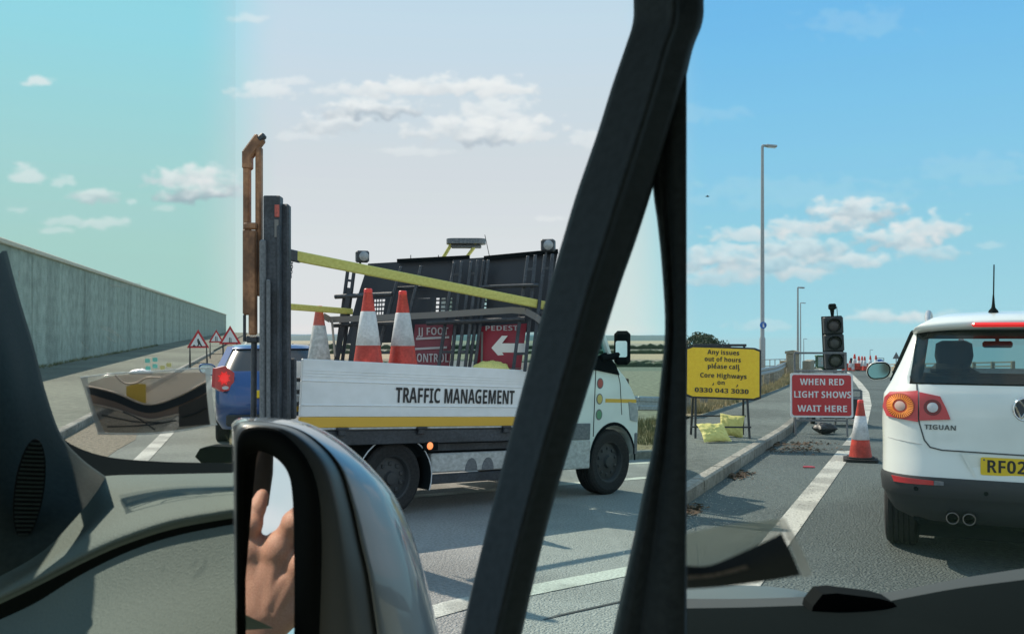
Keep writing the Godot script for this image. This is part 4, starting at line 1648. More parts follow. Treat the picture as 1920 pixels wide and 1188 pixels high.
func load_() -> void:
	var up := T0
	# cones, nested in stacks; only the uppermost show
	var g := "stacked cones on the truck bed"
	var tops := [[690.0, 7.75, 541.0, "red and white cone on the truck bed, left of the other bright one", false], [755.0, 8.0, 545.0, "red and white cone on the truck bed beside the lettered red sign", false], [598.0, 9.0, 573.0, "dirty red and off-white cone at the rear of the truck bed, near the dark columns", true]]
	for c in tops:
		var top := P(c[0], c[2], c[1])
		var floor_y := T0.y + 0.755 - 0.06 * (top - T0).dot(tf)
		var y := top.y - 0.75
		cone(c[3], Vector3(top.x, y, top.z), yaw(40.0), "cones on the truck bed", c[4])
		var n := 0
		while y - 0.11 > floor_y - 0.02 and n < 4:
			y = maxf(y - 0.12, floor_y)
			n += 1
			cone("cone nested in a stack on the truck bed, under the cone that shows", Vector3(top.x, y, top.z), yaw(40.0), g, c[4])
			if y <= floor_y + 0.001:
				break
	# big dark panels leaning together, seen from the back
	var back := thing("temporary_sign", "large dark sign panel seen from the back, leaning in the truck bed", "sign panel", stack_pt(845, 690))
	var pa := S()
	var lay := func(st: SurfaceTool, q: Array, off: float, th := 0.03) -> void:
		var a := []
		var z := []
		for v in q:
			a.append(stack_pt(v[0], v[1], off))
			z.append(stack_pt(v[0], v[1], off - th))
		quad(st, a[0], a[1], a[2], a[3])
		quad(st, z[0], z[1], z[2], z[3])
		for k in 4:
			quad(st, a[k], a[(k + 1) % 4], z[(k + 1) % 4], z[k])
	lay.call(pa, [[690, 494], [850, 485], [838, 558], [668, 562]], 0.0)
	lay.call(pa, [[668, 562], [702, 561], [700, 590], [660, 592]], 0.0)
	lay.call(pa, [[722, 560], [812, 559], [808, 588], [718, 590]], 0.0)
	lay.call(pa, [[660, 592], [838, 587], [828, 640], [648, 644]], 0.0)
	for k in 4:
		lay.call(pa, [[700 + 5 * k, 561], [702 + 5 * k, 561], [701 + 5 * k, 591], [699 + 5 * k, 591]], 0.0)
		lay.call(pa, [[700, 566 + 8 * k], [722, 565 + 8 * k], [722, 568 + 8 * k], [700, 569 + 8 * k]], 0.0)
	wobj("panel", pa, M.frame_dark, back)
	var back2 := thing("temporary_sign", "second large dark sign panel with small vents, leaning next to the right work lamp", "sign panel", stack_pt(930, 690))
	var pb := S()
	lay.call(pb, [[850, 486], [1046, 474], [1030, 556], [838, 558]], 0.06)
	lay.call(pb, [[852, 557], [904, 557], [902, 586], [850, 587]], 0.06)
	lay.call(pb, [[913, 557], [1030, 555], [1022, 584], [911, 586]], 0.06)
	lay.call(pb, [[810, 588], [1022, 584], [1012, 622], [806, 630]], 0.06)
	for k in 4:
		lay.call(pb, [[812 + 12 * k, 558], [816 + 12 * k, 558], [814 + 12 * k, 588], [810 + 12 * k, 588]], 0.06)
		lay.call(pb, [[810, 562 + 8 * k], [852, 561 + 8 * k], [852, 564 + 8 * k], [810, 565 + 8 * k]], 0.06)
	for k in 3:
		lay.call(pb, [[902, 564 + 8 * k], [914, 564 + 8 * k], [914, 567 + 8 * k], [902, 567 + 8 * k]], 0.06)
	wobj("panel", pb, M.frame_dark, back2)
	var tr2 := S()
	bar(tr2, stack_pt(745, 489, 0.05), stack_pt(880, 482, 0.05), 0.03, 0.04)
	bar(tr2, stack_pt(908, 484, 0.1), stack_pt(1046, 471, 0.1), 0.03, 0.045)
	for x in [770.0, 822.0, 935.0]:
		bar(tr2, stack_pt(x, 488, 0.05), stack_pt(x, 478, 0.05), 0.008, 0.008)
	wobj("top_rail", tr2, M.black, back2)
	# red signs low in the load
	for sg in [0, 1]:
		var q: Array = [[[778, 608], [850, 606], [842, 690], [770, 690]], [[901, 612], [988, 606], [976, 696], [893, 698]]][sg]
		var s := thing("red_sign", ["red sign with white lettering behind the cones in the truck bed", "red sign with a white arrow pointing left, in the truck bed"][sg], "road sign", stack_pt([808, 940][sg], 698))
		var st := S()
		lay.call(st, q, 0.11, 0.012)
		wobj("plate", st, [mat(0.20, 0.035, 0.05, 0.5), mat(0.30, 0.022, 0.04, 0.5)][sg], s)
		var bx := (stack_pt(900, 640) - stack_pt(800, 640)).normalized()
		var by := Vector3(0.0, 1.0, 0.0)
		var bb := Basis(bx, by, bx.cross(by).normalized())
		var white := mat(0.46, 0.44, 0.45, 0.5)
		var put_text := func(txt: String, px: float, py: float, hh: float, wd: float) -> void:
			var o := put("lettering", words(txt, hh, 0.002), white, s)
			o.transform = s.transform.affine_inverse() * Transform3D(bb, stack_pt(px, py, 0.124))
			o.basis = o.basis * Basis.from_scale(Vector3(wd / o.mesh.get_aabb().size.x, 1, 1))
		if sg == 0:
			put_text.call("JJ FOOT", 812, 621, 0.075, 0.34)
			put_text.call("CONTROL", 806, 671, 0.085, 0.40)
			var l := S()
			bar(l, stack_pt(780, 635, 0.124), stack_pt(842, 632, 0.124), 0.004, 0.022)
			bar(l, stack_pt(778, 654, 0.124), stack_pt(838, 651, 0.124), 0.004, 0.022)
			wobj("white_line", l, white, s)
		else:
			put_text.call("PEDEST", 940, 615, 0.05, 0.34)
			var l := S()
			var ar := []
			for v in [Vector2(-0.17, 0), Vector2(-0.06, 0.12), Vector2(0.0, 0.12), Vector2(-0.06, 0.045), Vector2(0.2, 0.045), Vector2(0.2, -0.045), Vector2(-0.06, -0.045), Vector2(0.0, -0.12), Vector2(-0.06, -0.12)]:
				ar.append(v)
			prism(l, ar, 0.003, Transform3D(bb, stack_pt(952, 652, 0.125)))
			wobj("arrow", l, M.sign_white, s)
			var e := S()
			bar(e, stack_pt(904, 622, 0.126), stack_pt(903, 690, 0.126), 0.02, 0.006)
			bar(e, stack_pt(896, 690, 0.126), stack_pt(978, 690, 0.126), 0.02, 0.006)
			wobj("edge", e, M.strap, s)
	# folded A-frames of square tube, each a sign stand of its own
	var fr := [
		[[[652, 505], [630, 672]], [[664, 505], [640, 690]], 0.22, "black"], [[[752, 500], [700, 690]], [[790, 498], [742, 690]], 0.16, "grey"], [[[852, 492], [822, 690]], [[866, 490], [846, 690]], 0.24, "grey"], [[[884, 490], [858, 690]], [[896, 488], [872, 690]], 0.28, "grey"], [[[908, 488], [880, 690]], [[916, 487], [890, 690]], 0.20, "grey"], [[[990, 480], [962, 696]], [[1004, 478], [984, 696]], 0.26, "grey"], [[[1022, 478], [996, 696]], [[1036, 476], [1014, 696]], 0.3, "grey"],
	]
	var where := ["at the left end of the truck's load", "behind the two bright cones", "just right of the lettered red sign", "in the middle of the load", "just left of the red arrow sign", "in front of the red arrow sign's right edge", "at the right end of the load by the car's pillar"]
	for k in fr.size():
		var f: Array = fr[k]
		var s := thing("sign_stand", "folded steel sign stand " + where[k], "sign stand", stack_pt(f[0][1][0], f[0][1][1], f[2]), Basis(), "folded sign frames on the truck")
		for j in 2:
			var st := S()
			bar(st, stack_pt(f[j][0][0], f[j][0][1], f[2]), stack_pt(f[j][1][0], f[j][1][1], f[2]), 0.034, 0.034, Vector3.BACK, 0.006)
			wobj("leg", st, M.frame_dark if f[3] == "black" else M.dark_steel, s)
		var ra := S()
		for v in [0.12, 0.5, 0.85]:
			var a: Vector3 = stack_pt(f[0][0][0], f[0][0][1], f[2]).lerp(stack_pt(f[0][1][0], f[0][1][1], f[2]), v)
			var c: Vector3 = stack_pt(f[1][0][0], f[1][0][1], f[2]).lerp(stack_pt(f[1][1][0], f[1][1][1], f[2]), v)
			bar(ra, a, c, 0.025, 0.025, Vector3.BACK)
		wobj("cross_bar", ra, M.dark_steel, s)
	# cross bars and the ratchet strap that ties it all down
	var hb := thing("sign_stand", "black sign stand with long level bars across the left of the load", "sign stand", stack_pt(650, 690, 0.3), Basis(), "folded sign frames on the truck")
	var h1 := S()
	tube(h1, [stack_pt(628, 556, 0.3), stack_pt(735, 551, 0.3)], 0.024, 8)
	tube(h1, [stack_pt(626, 610, 0.3), stack_pt(770, 604, 0.3)], 0.022, 8)
	tube(h1, [stack_pt(800, 606, 0.3), stack_pt(985, 597, 0.3)], 0.022, 8)
	tube(h1, [stack_pt(740, 540, 0.1), stack_pt(870, 534, 0.1)], 0.016, 8)
	tube(h1, [stack_pt(902, 538, 0.3), stack_pt(1010, 534, 0.3)], 0.018, 8)
	wobj("cross_bar", h1, M.dark_steel, hb)
	var h2 := S()
	bar(h2, stack_pt(656, 540, 0.3), stack_pt(628, 690, 0.3), 0.05, 0.03, Vector3.BACK)
	bar(h2, stack_pt(668, 600, 0.3), stack_pt(656, 690, 0.3), 0.05, 0.03, Vector3.BACK)
	wobj("leg", h2, M.frame_dark, hb)
	var sp := thing("ratchet_strap", "grey webbing strap pulled across the load of sign frames", "strap", stack_pt(810, 600, 0.36))
	var ss := S()
	var pts := [[606, 592, 0.5], [618, 599, 0.4], [700, 596, 0.36], [820, 590, 0.36], [960, 581, 0.36], [985, 583, 0.36], [1005, 594, 0.36], [1020, 606, 0.3]]
	for k in pts.size() - 1:
		bar(ss, stack_pt(pts[k][0], pts[k][1], pts[k][2]), stack_pt(pts[k + 1][0], pts[k + 1][1], pts[k + 1][2]), 0.008, 0.062)
	wobj("webbing", ss, M.strap, sp)
	var tail := S()
	bar(tail, stack_pt(622, 600, 0.42), stack_pt(628, 668, 0.42), 0.008, 0.05)
	wobj("loose_end", tail, M.strap, sp)
	var bag := thing("sandbag", "yellow sandbag just showing over the truck's side board", "sandbag", stack_pt(920, 700, 0.2))
	var bs := S()
	cushion(bs, Vector3(0.2, 0.09, 0.14))
	obj("bag", bs, M.bag_yellow, bag).position = Vector3(0, 0.03, 0)


# ---------------------------------------------------------------- right: signs, signal, lamps, barrier
func lamp_post(label: String, px: float, d: float, hgt: float, ground: float, arm: float, sign_at := -1.0) -> void:
	var at := Vector3((px - 960.0) / F * d, ground, -d)
	var l := thing("street_lamp", label, "street lamp", at, Basis(), "street lamps along the right-hand road")
	var st := S()
	lathe(st, [Vector2(0.13, 0.0), Vector2(0.13, 1.4), Vector2(0.09, 1.5), Vector2(0.085, hgt * 0.5), Vector2(0.06, hgt)], Transform3D(), 14, true)
	obj("post", st, M.galv, l)
	var hd := S()
	box(hd, Vector3(0.12, hgt + 0.02, 0), Vector3(0.3, 0.10, 0.12), Basis(), 0.03)
	box(hd, Vector3(arm * 0.62, hgt + 0.0, 0), Vector3(arm * 0.8, 0.11, 0.26), Basis(Vector3(0, 0, 1), -0.09), 0.035)
	var n := obj("lantern", hd, M.galv, l)
	var gl := S()
	box(gl, Vector3(arm * 0.66, hgt - 0.062, 0), Vector3(arm * 0.55, 0.02, 0.2), Basis(Vector3(0, 0, 1), -0.09), 0.005)
	obj("lens", gl, M.lens_white, n)
	if sign_at > 0.0:
		var s := S()
		prism(s, ellipse(0.15, 0.15, 24), 0.01, Transform3D(Basis(), Vector3(0, sign_at, 0.13)))
		var sn := obj("blue_sign", s, M.sign_blue, l)
		var w := S()
		prism(w, [Vector2(-0.02, -0.09), Vector2(0.05, -0.09), Vector2(0.04, 0.0), Vector2(0.015, 0.05), Vector2(-0.03, 0.0)], 0.003, Transform3D(Basis(), Vector3(0, sign_at, 0.137)))
		prism(w, ellipse(0.02, 0.02, 12), 0.003, Transform3D(Basis(), Vector3(0, sign_at + 0.07, 0.137)))
		prism(w, [Vector2(-0.08, 0.03), Vector2(-0.05, 0.03), Vector2(0.06, 0.075), Vector2(0.06, 0.09)], 0.003, Transform3D(Basis(), Vector3(0, sign_at, 0.137)))
		obj("symbol", w, M.sign_white, sn)


func sign_stand(s: Node3D, w: float, h: float, foot: float, top_bar: float, lean: float, m: Material, depth := 0.5) -> void:
	# A-frame: two front legs carry the plate, two rear legs prop it
	for x in [-0.5, 0.5]:
		var l := S()
		bar(l, Vector3(x * w * 0.95, 0.0, 0.0), Vector3(x * w * 0.86, foot + h + top_bar, -lean * (foot + h + top_bar)), 0.03, 0.03, Vector3.UP, 0.004)
		obj("front_leg", l, m, s)
		var r := S()
		bar(r, Vector3(x * w * 0.95, 0.0, -depth), Vector3(x * w * 0.86, foot + h * 0.95, -lean * (foot + h) - 0.02), 0.03, 0.03, Vector3.UP, 0.004)
		obj("rear_leg", r, m, s)
	var b := S()
	var yt := foot + h + top_bar
	bar(b, Vector3(-w * 0.47, yt, -lean * yt), Vector3(w * 0.47, yt, -lean * yt), 0.035, 0.035, Vector3.UP, 0.004)
	obj("top_bar", b, m, s)
	var c := S()
	bar(c, Vector3(-w * 0.55, 0.16, -lean * 0.1 + 0.02), Vector3(w * 0.5, 0.16, -lean * 0.1 + 0.02), 0.022)
	bar(c, Vector3(-w * 0.48, 0.28, -depth * 0.8), Vector3(w * 0.5, 0.28, -depth * 0.8), 0.022)
	obj("cross_bar", c, m, s)


func right_side() -> void:
	# --- lamps
	lamp_post("tallest and nearest street lamp, with a small round blue sign on its post", 1430.0, 40.0, 9.9, 0.1, 0.62, 2.0)
	lamp_post("second street lamp, rising just right of the stone pillar", 1496.5, 70.0, 9.05, -3.6, 0.5)
	lamp_post("third street lamp, thinner, close beside the second one", 1501.5, 110.0, 9.84, -4.0, 0.6)
	lamp_post("farthest and smallest street lamp, behind the left end of the traffic signal's sign frame", 1507.5, 165.0, 5.5, -4.0, 0.6)
	lamp_post("very small far street lamp between the signal and the blue arrow sign", 1632.0, 190.0, 3.2, -4.0, 0.6)
	# --- yellow sign
	var y := thing("yellow_sign", "yellow information sign with black lettering on an A-frame on the right footway", "road sign", rp((1355.0 - 960.0) / F * 12.55, 12.55, 0.12), yaw(4.0))
	var w := 1.0
	var h := 0.69
	var foot := 0.56
	sign_stand(y, 0.78, h, foot, 0.04, 0.17, M.frame_dark)
	var tilt := Basis(Vector3(0, 0, 1), -0.035) * Basis(Vector3.RIGHT, -0.17)
	var pc := Vector3(0.03, foot + h * 0.5, -0.17 * (foot + h * 0.5) + 0.025)
	var pt := Transform3D(tilt, pc)
	var bulge := func(st: SurfaceTool, ww: float, hh: float, z: float, r: float) -> void:
		# a slightly bowed plate
		var front := []
		for j in 2:
			pass
		var cols := []
		for i in 13:
			var x := lerpf(-ww * 0.5, ww * 0.5, i / 12.0)
			var e := ww * 0.5 - absf(x)
			var yy := hh * 0.5 - (r - sqrt(maxf(0.0, r * r - pow(maxf(0.0, r - e), 2.0))))
			var zz := z + 0.014 * (1.0 - pow(2.0 * x / ww, 2.0))
			cols.append(PackedVector3Array([pt * Vector3(x, -yy, zz), pt * Vector3(x, yy, zz), pt * Vector3(x, yy, zz - 0.012), pt * Vector3(x, -yy, zz - 0.012)]))
		loft(st, cols, true, true, -1)
	var yb := S()
	bulge.call(yb, w + 0.05, h + 0.05, -0.006, 0.03)
	obj("backing", yb, M.sign_black, y)
	var yp := S()
	bulge.call(yp, w, h, 0.0, 0.03)
	obj("plate", yp, M.sign_yellow, y)
	for r in [["Any issues", 0.285, 0.44, 0.0], ["out of hours", 0.185, 0.5, -0.01], ["please call", 0.085, 0.43, 0.0], ["Core Highways", -0.045, 0.64, 0.0], ["on", -0.14, 0.1, -0.03], ["0330 043 3030", -0.255, 0.74, -0.02]]:
		# letters follow the bow
		var o := put("lettering", words(r[0], 0.062, 0.003), M.sign_black, y)
		var zz := 0.0165
		o.transform = pt * Transform3D(Basis.from_scale(Vector3(float(r[2]) / o.mesh.get_aabb().size.x, 1, 1)), Vector3(r[3], r[1], zz))
	var mk := S()
	for p in [Vector2(-0.13, -0.15), Vector2(0.2, -0.16), Vector2(-0.1, 0.14), Vector2(0.22, 0.06)]:
		bar(mk, pt * Vector3(p.x, p.y, 0.016), pt * Vector3(p.x - 0.015, p.y - 0.035, 0.016), 0.012, 0.004, Vector3.BACK)
	obj("ink_mark", mk, M.sign_black, y)
	# two yellow sandbags on it
	var b1 := thing("sandbag", "bright yellow sandbag lying flat in front of the yellow sign", "sandbag", rp((1339.0 - 960.0) / F * 12.1, 12.1, 0.12), Basis(Vector3.UP, 0.25))
	var bs := S()
	cushion(bs, Vector3(0.2, 0.07, 0.16), Transform3D(Basis(Vector3.RIGHT, 0.75), Vector3(0, 0.13, 0)))
	obj("bag", bs, M.bag_yellow, b1)
	var b2 := thing("sandbag", "darker yellow sandbag standing behind the flat one under the yellow sign", "sandbag", rp((1372.0 - 960.0) / F * 12.75, 12.75, 0.12), Basis(Vector3.UP, -0.2))
	var bs2 := S()
	cushion(bs2, Vector3(0.17, 0.07, 0.16), Transform3D(Basis(Vector3(0, 0, 1), -0.1) * Basis(Vector3.RIGHT, 1.25), Vector3(0, 0.16, 0)))
	obj("bag", bs2, M.bag_yellow, b2)

	# --- red sign
	var rs := thing("red_sign", "red sign with white lettering telling drivers to wait, on a grey frame in the gutter", "road sign", rp((1540.0 - 960.0) / F * 14.0, 14.0), yaw(6.0))
	var rw := 0.94
	var rh := 0.68
	var rf := 0.29
	var rt := Transform3D(Basis(Vector3(0, 0, 1), -0.004) * Basis(Vector3.RIGHT, -0.06), Vector3(0, rf + rh * 0.5, 0.03))
	var g: Material = M.grey_steel
	for x in [-0.42, 0.42]:
		var l := S()
		bar(l, Vector3(x * 0.92, 0.0, 0.02), Vector3(x * 0.92, 1.29 if x > 0 else 1.27, -0.07), 0.028, 0.028, Vector3.UP, 0.004)
		obj("front_leg", l, g, rs)
		var r := S()
		bar(r, Vector3(x * 0.75, 0.0, -0.5), Vector3(x * 0.8, 1.0, -0.06), 0.028, 0.028, Vector3.UP, 0.004)
		obj("rear_leg", r, g, rs)
	var tb := S()
	bar(tb, Vector3(-0.39, 1.28, -0.07), Vector3(0.39, 1.28, -0.07), 0.03, 0.03, Vector3.UP, 0.004)
	bar(tb, Vector3(-0.39, 1.0, -0.06), Vector3(0.39, 1.0, -0.06), 0.03, 0.03, Vector3.UP, 0.004)
	bar(tb, Vector3(-0.4, 0.24, 0.0), Vector3(0.4, 0.24, 0.0), 0.025)
	bar(tb, Vector3(-0.32, 0.2, -0.42), Vector3(0.32, 0.2, -0.42), 0.025)
	obj("cross_bar", tb, g, rs)
	var wp := S()
	prism(wp, rounded_rect(rw, rh, 0.03), 0.01, rt)
	obj("plate", wp, M.sign_white, rs)
	var rp_ := S()
	prism(rp_, rounded_rect(rw - 0.055, rh - 0.055, 0.035), 0.004, rt * Transform3D(Basis(), Vector3(0, 0, 0.007)))
	obj("red_face", rp_, M.sign_red, rs)
	for r in [["WHEN RED", 0.205, 0.66], ["LIGHT SHOWS", 0.01, 0.85], ["WAIT HERE", -0.205, 0.74]]:
		var o := put("lettering", words(r[0], 0.098, 0.003, true), M.sign_white, rs)
		o.transform = rt * Transform3D(Basis.from_scale(Vector3(float(r[2]) / o.mesh.get_aabb().size.x, 1, 1)), Vector3(0.01, r[1], 0.011))
	var kb := thing("sandbag", "black sandbag lying under the red sign", "sandbag", rp((1547.0 - 960.0) / F * 14.3, 14.3), Basis(Vector3.UP, 0.3))
	var ks := S()
	cushion(ks, Vector3(0.16, 0.09, 0.12), Transform3D(Basis(), Vector3(0, 0.09, 0)))
	obj("bag", ks, M.bag_black, kb)

	traffic_signal()
	cone("large red and white cone standing beside the white car", rp((1614.0 - 960.0) / F * 11.15, 11.15), yaw(20.0), "cones on the right-hand road")
	crest()
	# --- barrier
	var ba := thing("crash_barrier", "grey steel crash barrier on short concrete posts behind the right footway", "barrier", rp(3.3, 17.0, 0.1))
	var line := []
	for k in 16:
		var d := 16.2 + k * 1.25
		line.append(rp(back_x(d) - 0.42, d, lerpf(0.68, 0.52, k / 15.0)))
	for k in 15:
		var st := S()
		var a: Vector3 = line[k]
		var c: Vector3 = line[k + 1]
		bar(st, a + Vector3(0, 0.05, 0), c + Vector3(0, 0.05, 0), 0.05, 0.085, Vector3.UP, 0.02)
		bar(st, a - Vector3(0, 0.06, 0), c - Vector3(0, 0.06, 0), 0.05, 0.085, Vector3.UP, 0.02)
		bar(st, a + Vector3(-0.02, 0, 0), c + Vector3(-0.02, 0, 0), 0.02, 0.1)
		wobj("beam", st, M.galv, ba)
		var p := S()
		box(p, Vector3(a.x - 0.09, a.y - 0.33, a.z - 0.03), Vector3(0.14, 0.78, 0.14), yaw(25.0), 0.015)
		wobj("post", p, M.kerb, ba)
	# --- stone end pillar and parapet beyond
	var sp := thing("stone_pillar", "squat pale stone pillar ending the bridge parapet", "pillar", rp((1487.0 - 960.0) / F * 35.0, 35.0, 0.0), yaw(22.0))
	var c0 := S()
	box(c0, Vector3(0, 0.45, 0), Vector3(0.46, 0.95, 0.5), Basis(), 0.02)
	obj("shaft", c0, M.stone, sp)
	var c1 := S()
	prism(c1, [Vector2(-0.27, 0.0), Vector2(0.27, 0.0), Vector2(0.27, 0.07), Vector2(0.02, 0.14), Vector2(-0.27, 0.10)], 0.56, Transform3D(Basis(), Vector3(0, 0.925, 0)))
	obj("cap", c1, M.stone, sp)
	var c2 := S()
	box(c2, Vector3(-0.36, 0.22, -0.2), Vector3(0.26, 0.86, 0.4), Basis(), 0.02)
	box(c2, Vector3(0.5, 0.3, -1.2), Vector3(0.3, 0.7, 2.4), Basis(), 0.02)
	obj("parapet_wall", c2, M.stone, sp)
	var rl := thing("railing", "thin grey pedestrian railing left of the stone pillar", "railing", rp(9.9, 36.0, 0.0))
	for k in 6:
		var st := S()
		var px := 1425.0 + 9.5 * k
		tube(st, [P(px, 674.0 - 0.2 * k, 36.5), P(px, 716, 36.5)], 0.018, 6)
		wobj("post", st, M.galv, rl)
	for yy in [674.0, 686.0]:
		var st := S()
		tube(st, [P(1400, yy + 1, 36.5), P(1474, yy - 1, 36.5)], 0.018, 6)
		wobj("rail", st, M.galv, rl)
	# --- trees far left of the road
	var spots := [[1304.0, 92.0, 6.6], [1316.0, 84.0, 6.3], [1342.0, 88.0, 5.4], [1330.0, 80.0, 5.5]]
	var told := ["tallest dark green tree of the clump, nearest the window post", "dark green tree in the middle of the clump behind the yellow sign", "dark green tree at the right end of the clump, above the yellow sign's corner", "low dark green tree in front of the clump, above the yellow sign's left half"]
	for k in 4:
		tree(told[k], (spots[k][0] - 960.0) / F * spots[k][1], spots[k][1], spots[k][2])
	# --- odds and ends
	var fr := thing("plastic_fragment", "small red plastic fragment lying on the road left of the white line", "debris", rp((1517.0 - 960.0) / F * 10.5, 10.5, 0.004), Basis(Vector3.UP, -0.1))
	var f0 := S()
	prism(f0, [Vector2(-0.07, -0.012), Vector2(0.065, -0.016), Vector2(0.07, 0.0), Vector2(0.02, 0.016), Vector2(-0.06, 0.012)], 0.012, Transform3D(Basis(Vector3.RIGHT, -1.2), Vector3(0, 0.014, 0)))
	obj("shard", f0, mat(0.45, 0.06, 0.07, 0.3), fr)
	var bd := thing("bird", "small dark bird in flight against the blue sky, left of the tallest lamp", "bird", P(1327, 368, 60.0))
	var b0 := S()
	var rings := []
	for k in 7:
		var t := k / 6.0
		var ring := PackedVector3Array()
		for i in 8:
			var a := TAU * i / 8.0
			var r := 0.045 * sin(PI * clampf(t, 0.06, 0.96))
			ring.append(Vector3(lerpf(-0.14, 0.14, t), sin(a) * r, cos(a) * r))
		rings.append(ring)
	loft(b0, rings, true, true, 1)
	tri(b0, Vector3(0.05, 0.01, 0), Vector3(-0.06, 0.01, 0), Vector3(-0.06, 0.05, 0.3))
	tri(b0, Vector3(0.05, 0.01, 0), Vector3(-0.06, 0.01, 0), Vector3(-0.06, 0.05, -0.3))
	tri(b0, Vector3(-0.12, 0.0, 0), Vector3(-0.2, 0.0, 0.04), Vector3(-0.2, 0.0, -0.04))
	obj("body", b0, M.black, bd)


func traffic_signal() -> void:
	var d := 15.8
	var s := thing("traffic_signal", "dark portable three-lens traffic signal, unlit, behind the red sign", "traffic light", rp((1566.0 - 960.0) / F * d, d), yaw(8.0))
	var lean := Transform3D(Basis(Vector3(0, 0, 1), 0.045), Vector3(0, 0.97, 0))
	for k in 3:
		var st := S()
		box(st, lean * Vector3(0, 0.155 + 0.305 * k, 0), Vector3(0.325, 0.30, 0.16), lean.basis, 0.02)
		var hn := obj("lamp_housing", st, M.frame_dark, s)
		var ln := S()
		var lx := lean * Transform3D(Basis(Vector3.RIGHT, PI / 2), Vector3(0, 0.155 + 0.305 * k, 0.082))
		lathe(ln, [Vector2(0.0, 0.022), Vector2(0.06, 0.017), Vector2(0.1, 0.004), Vector2(0.104, 0.0)], lx, 28, true)
		obj("lens", ln, [mat(0.055, 0.062, 0.05, 0.3), mat(0.05, 0.052, 0.052, 0.3), mat(0.065, 0.055, 0.055, 0.3)][k], hn)
		var vs := S()
		var r0 := PackedVector3Array()
		var r1 := PackedVector3Array()
		var r2 := PackedVector3Array()
		for i in 25:
			var a := TAU * i / 24.0
			var reach := 0.05 + 0.06 * maxf(0.0, sin(a))
			var c := Vector3(cos(a), sin(a), 0)
			r0.append(lean * (Vector3(0, 0.155 + 0.305 * k, 0.08) + c * 0.118))
			r1.append(lean * (Vector3(0, 0.155 + 0.305 * k, 0.08 + reach) + c * 0.116))
			r2.append(lean * (Vector3(0, 0.155 + 0.305 * k, 0.08) + c * 0.107))
		loft(vs, [r0, r1, r2], false, false, 2)
		obj("hood", vs, M.black, hn)
	var bk := S()
	box(bk, lean * Vector3(0, 0.46, -0.09), Vector3(0.345, 0.94, 0.03), lean.basis, 0.006)
	obj("backplate", bk, M.black, s)
	var se := S()
	box(se, lean * Vector3(0.0, 1.09, 0.02), Vector3(0.115, 0.105, 0.14), lean.basis, 0.02)
	tube(se, [lean * Vector3(0, 0.92, 0), lean * Vector3(0, 1.05, 0)], 0.025, 8, 0.04)
	obj("sensor", se, M.black, s)
	var an := S()
	tube(an, [lean * Vector3(0.085, 0.92, 0), lean * Vector3(0.08, 1.09, 0)], 0.006, 6)
	obj("aerial", an, M.black, s)
	var po := S()
	tube(po, [Vector3(0.0, 0.25, 0), Vector3(0.0, 0.98, 0)], 0.035, 10)
	obj("mast", po, M.grey_steel, s)
	var tr_ := S()
	box(tr_, Vector3(0.05, 0.3, 0.05), Vector3(0.62, 0.34, 0.42), Basis(), 0.02)
	obj("battery_box", tr_, M.frame_dark, s)
	var fr := S()
	for x in [-0.3, 0.38]:
		bar(fr, Vector3(x, 0.06, -0.4), Vector3(x, 0.06, 0.45), 0.04)
		bar(fr, Vector3(x, 0.06, 0.3), Vector3(x, 0.62, 0.25), 0.035)
	bar(fr, Vector3(-0.3, 0.62, 0.25), Vector3(0.38, 0.62, 0.25), 0.035)
	bar(fr, Vector3(-0.3, 0.5, 0.27), Vector3(0.38, 0.5, 0.27), 0.025)
	obj("trolley", fr, M.grey_steel, s)
	for x in [-0.34, 0.43]:
		wheel(s, Vector3(x, 0.11, -0.2), 0.11, 0.07, "wheel", signf(x))


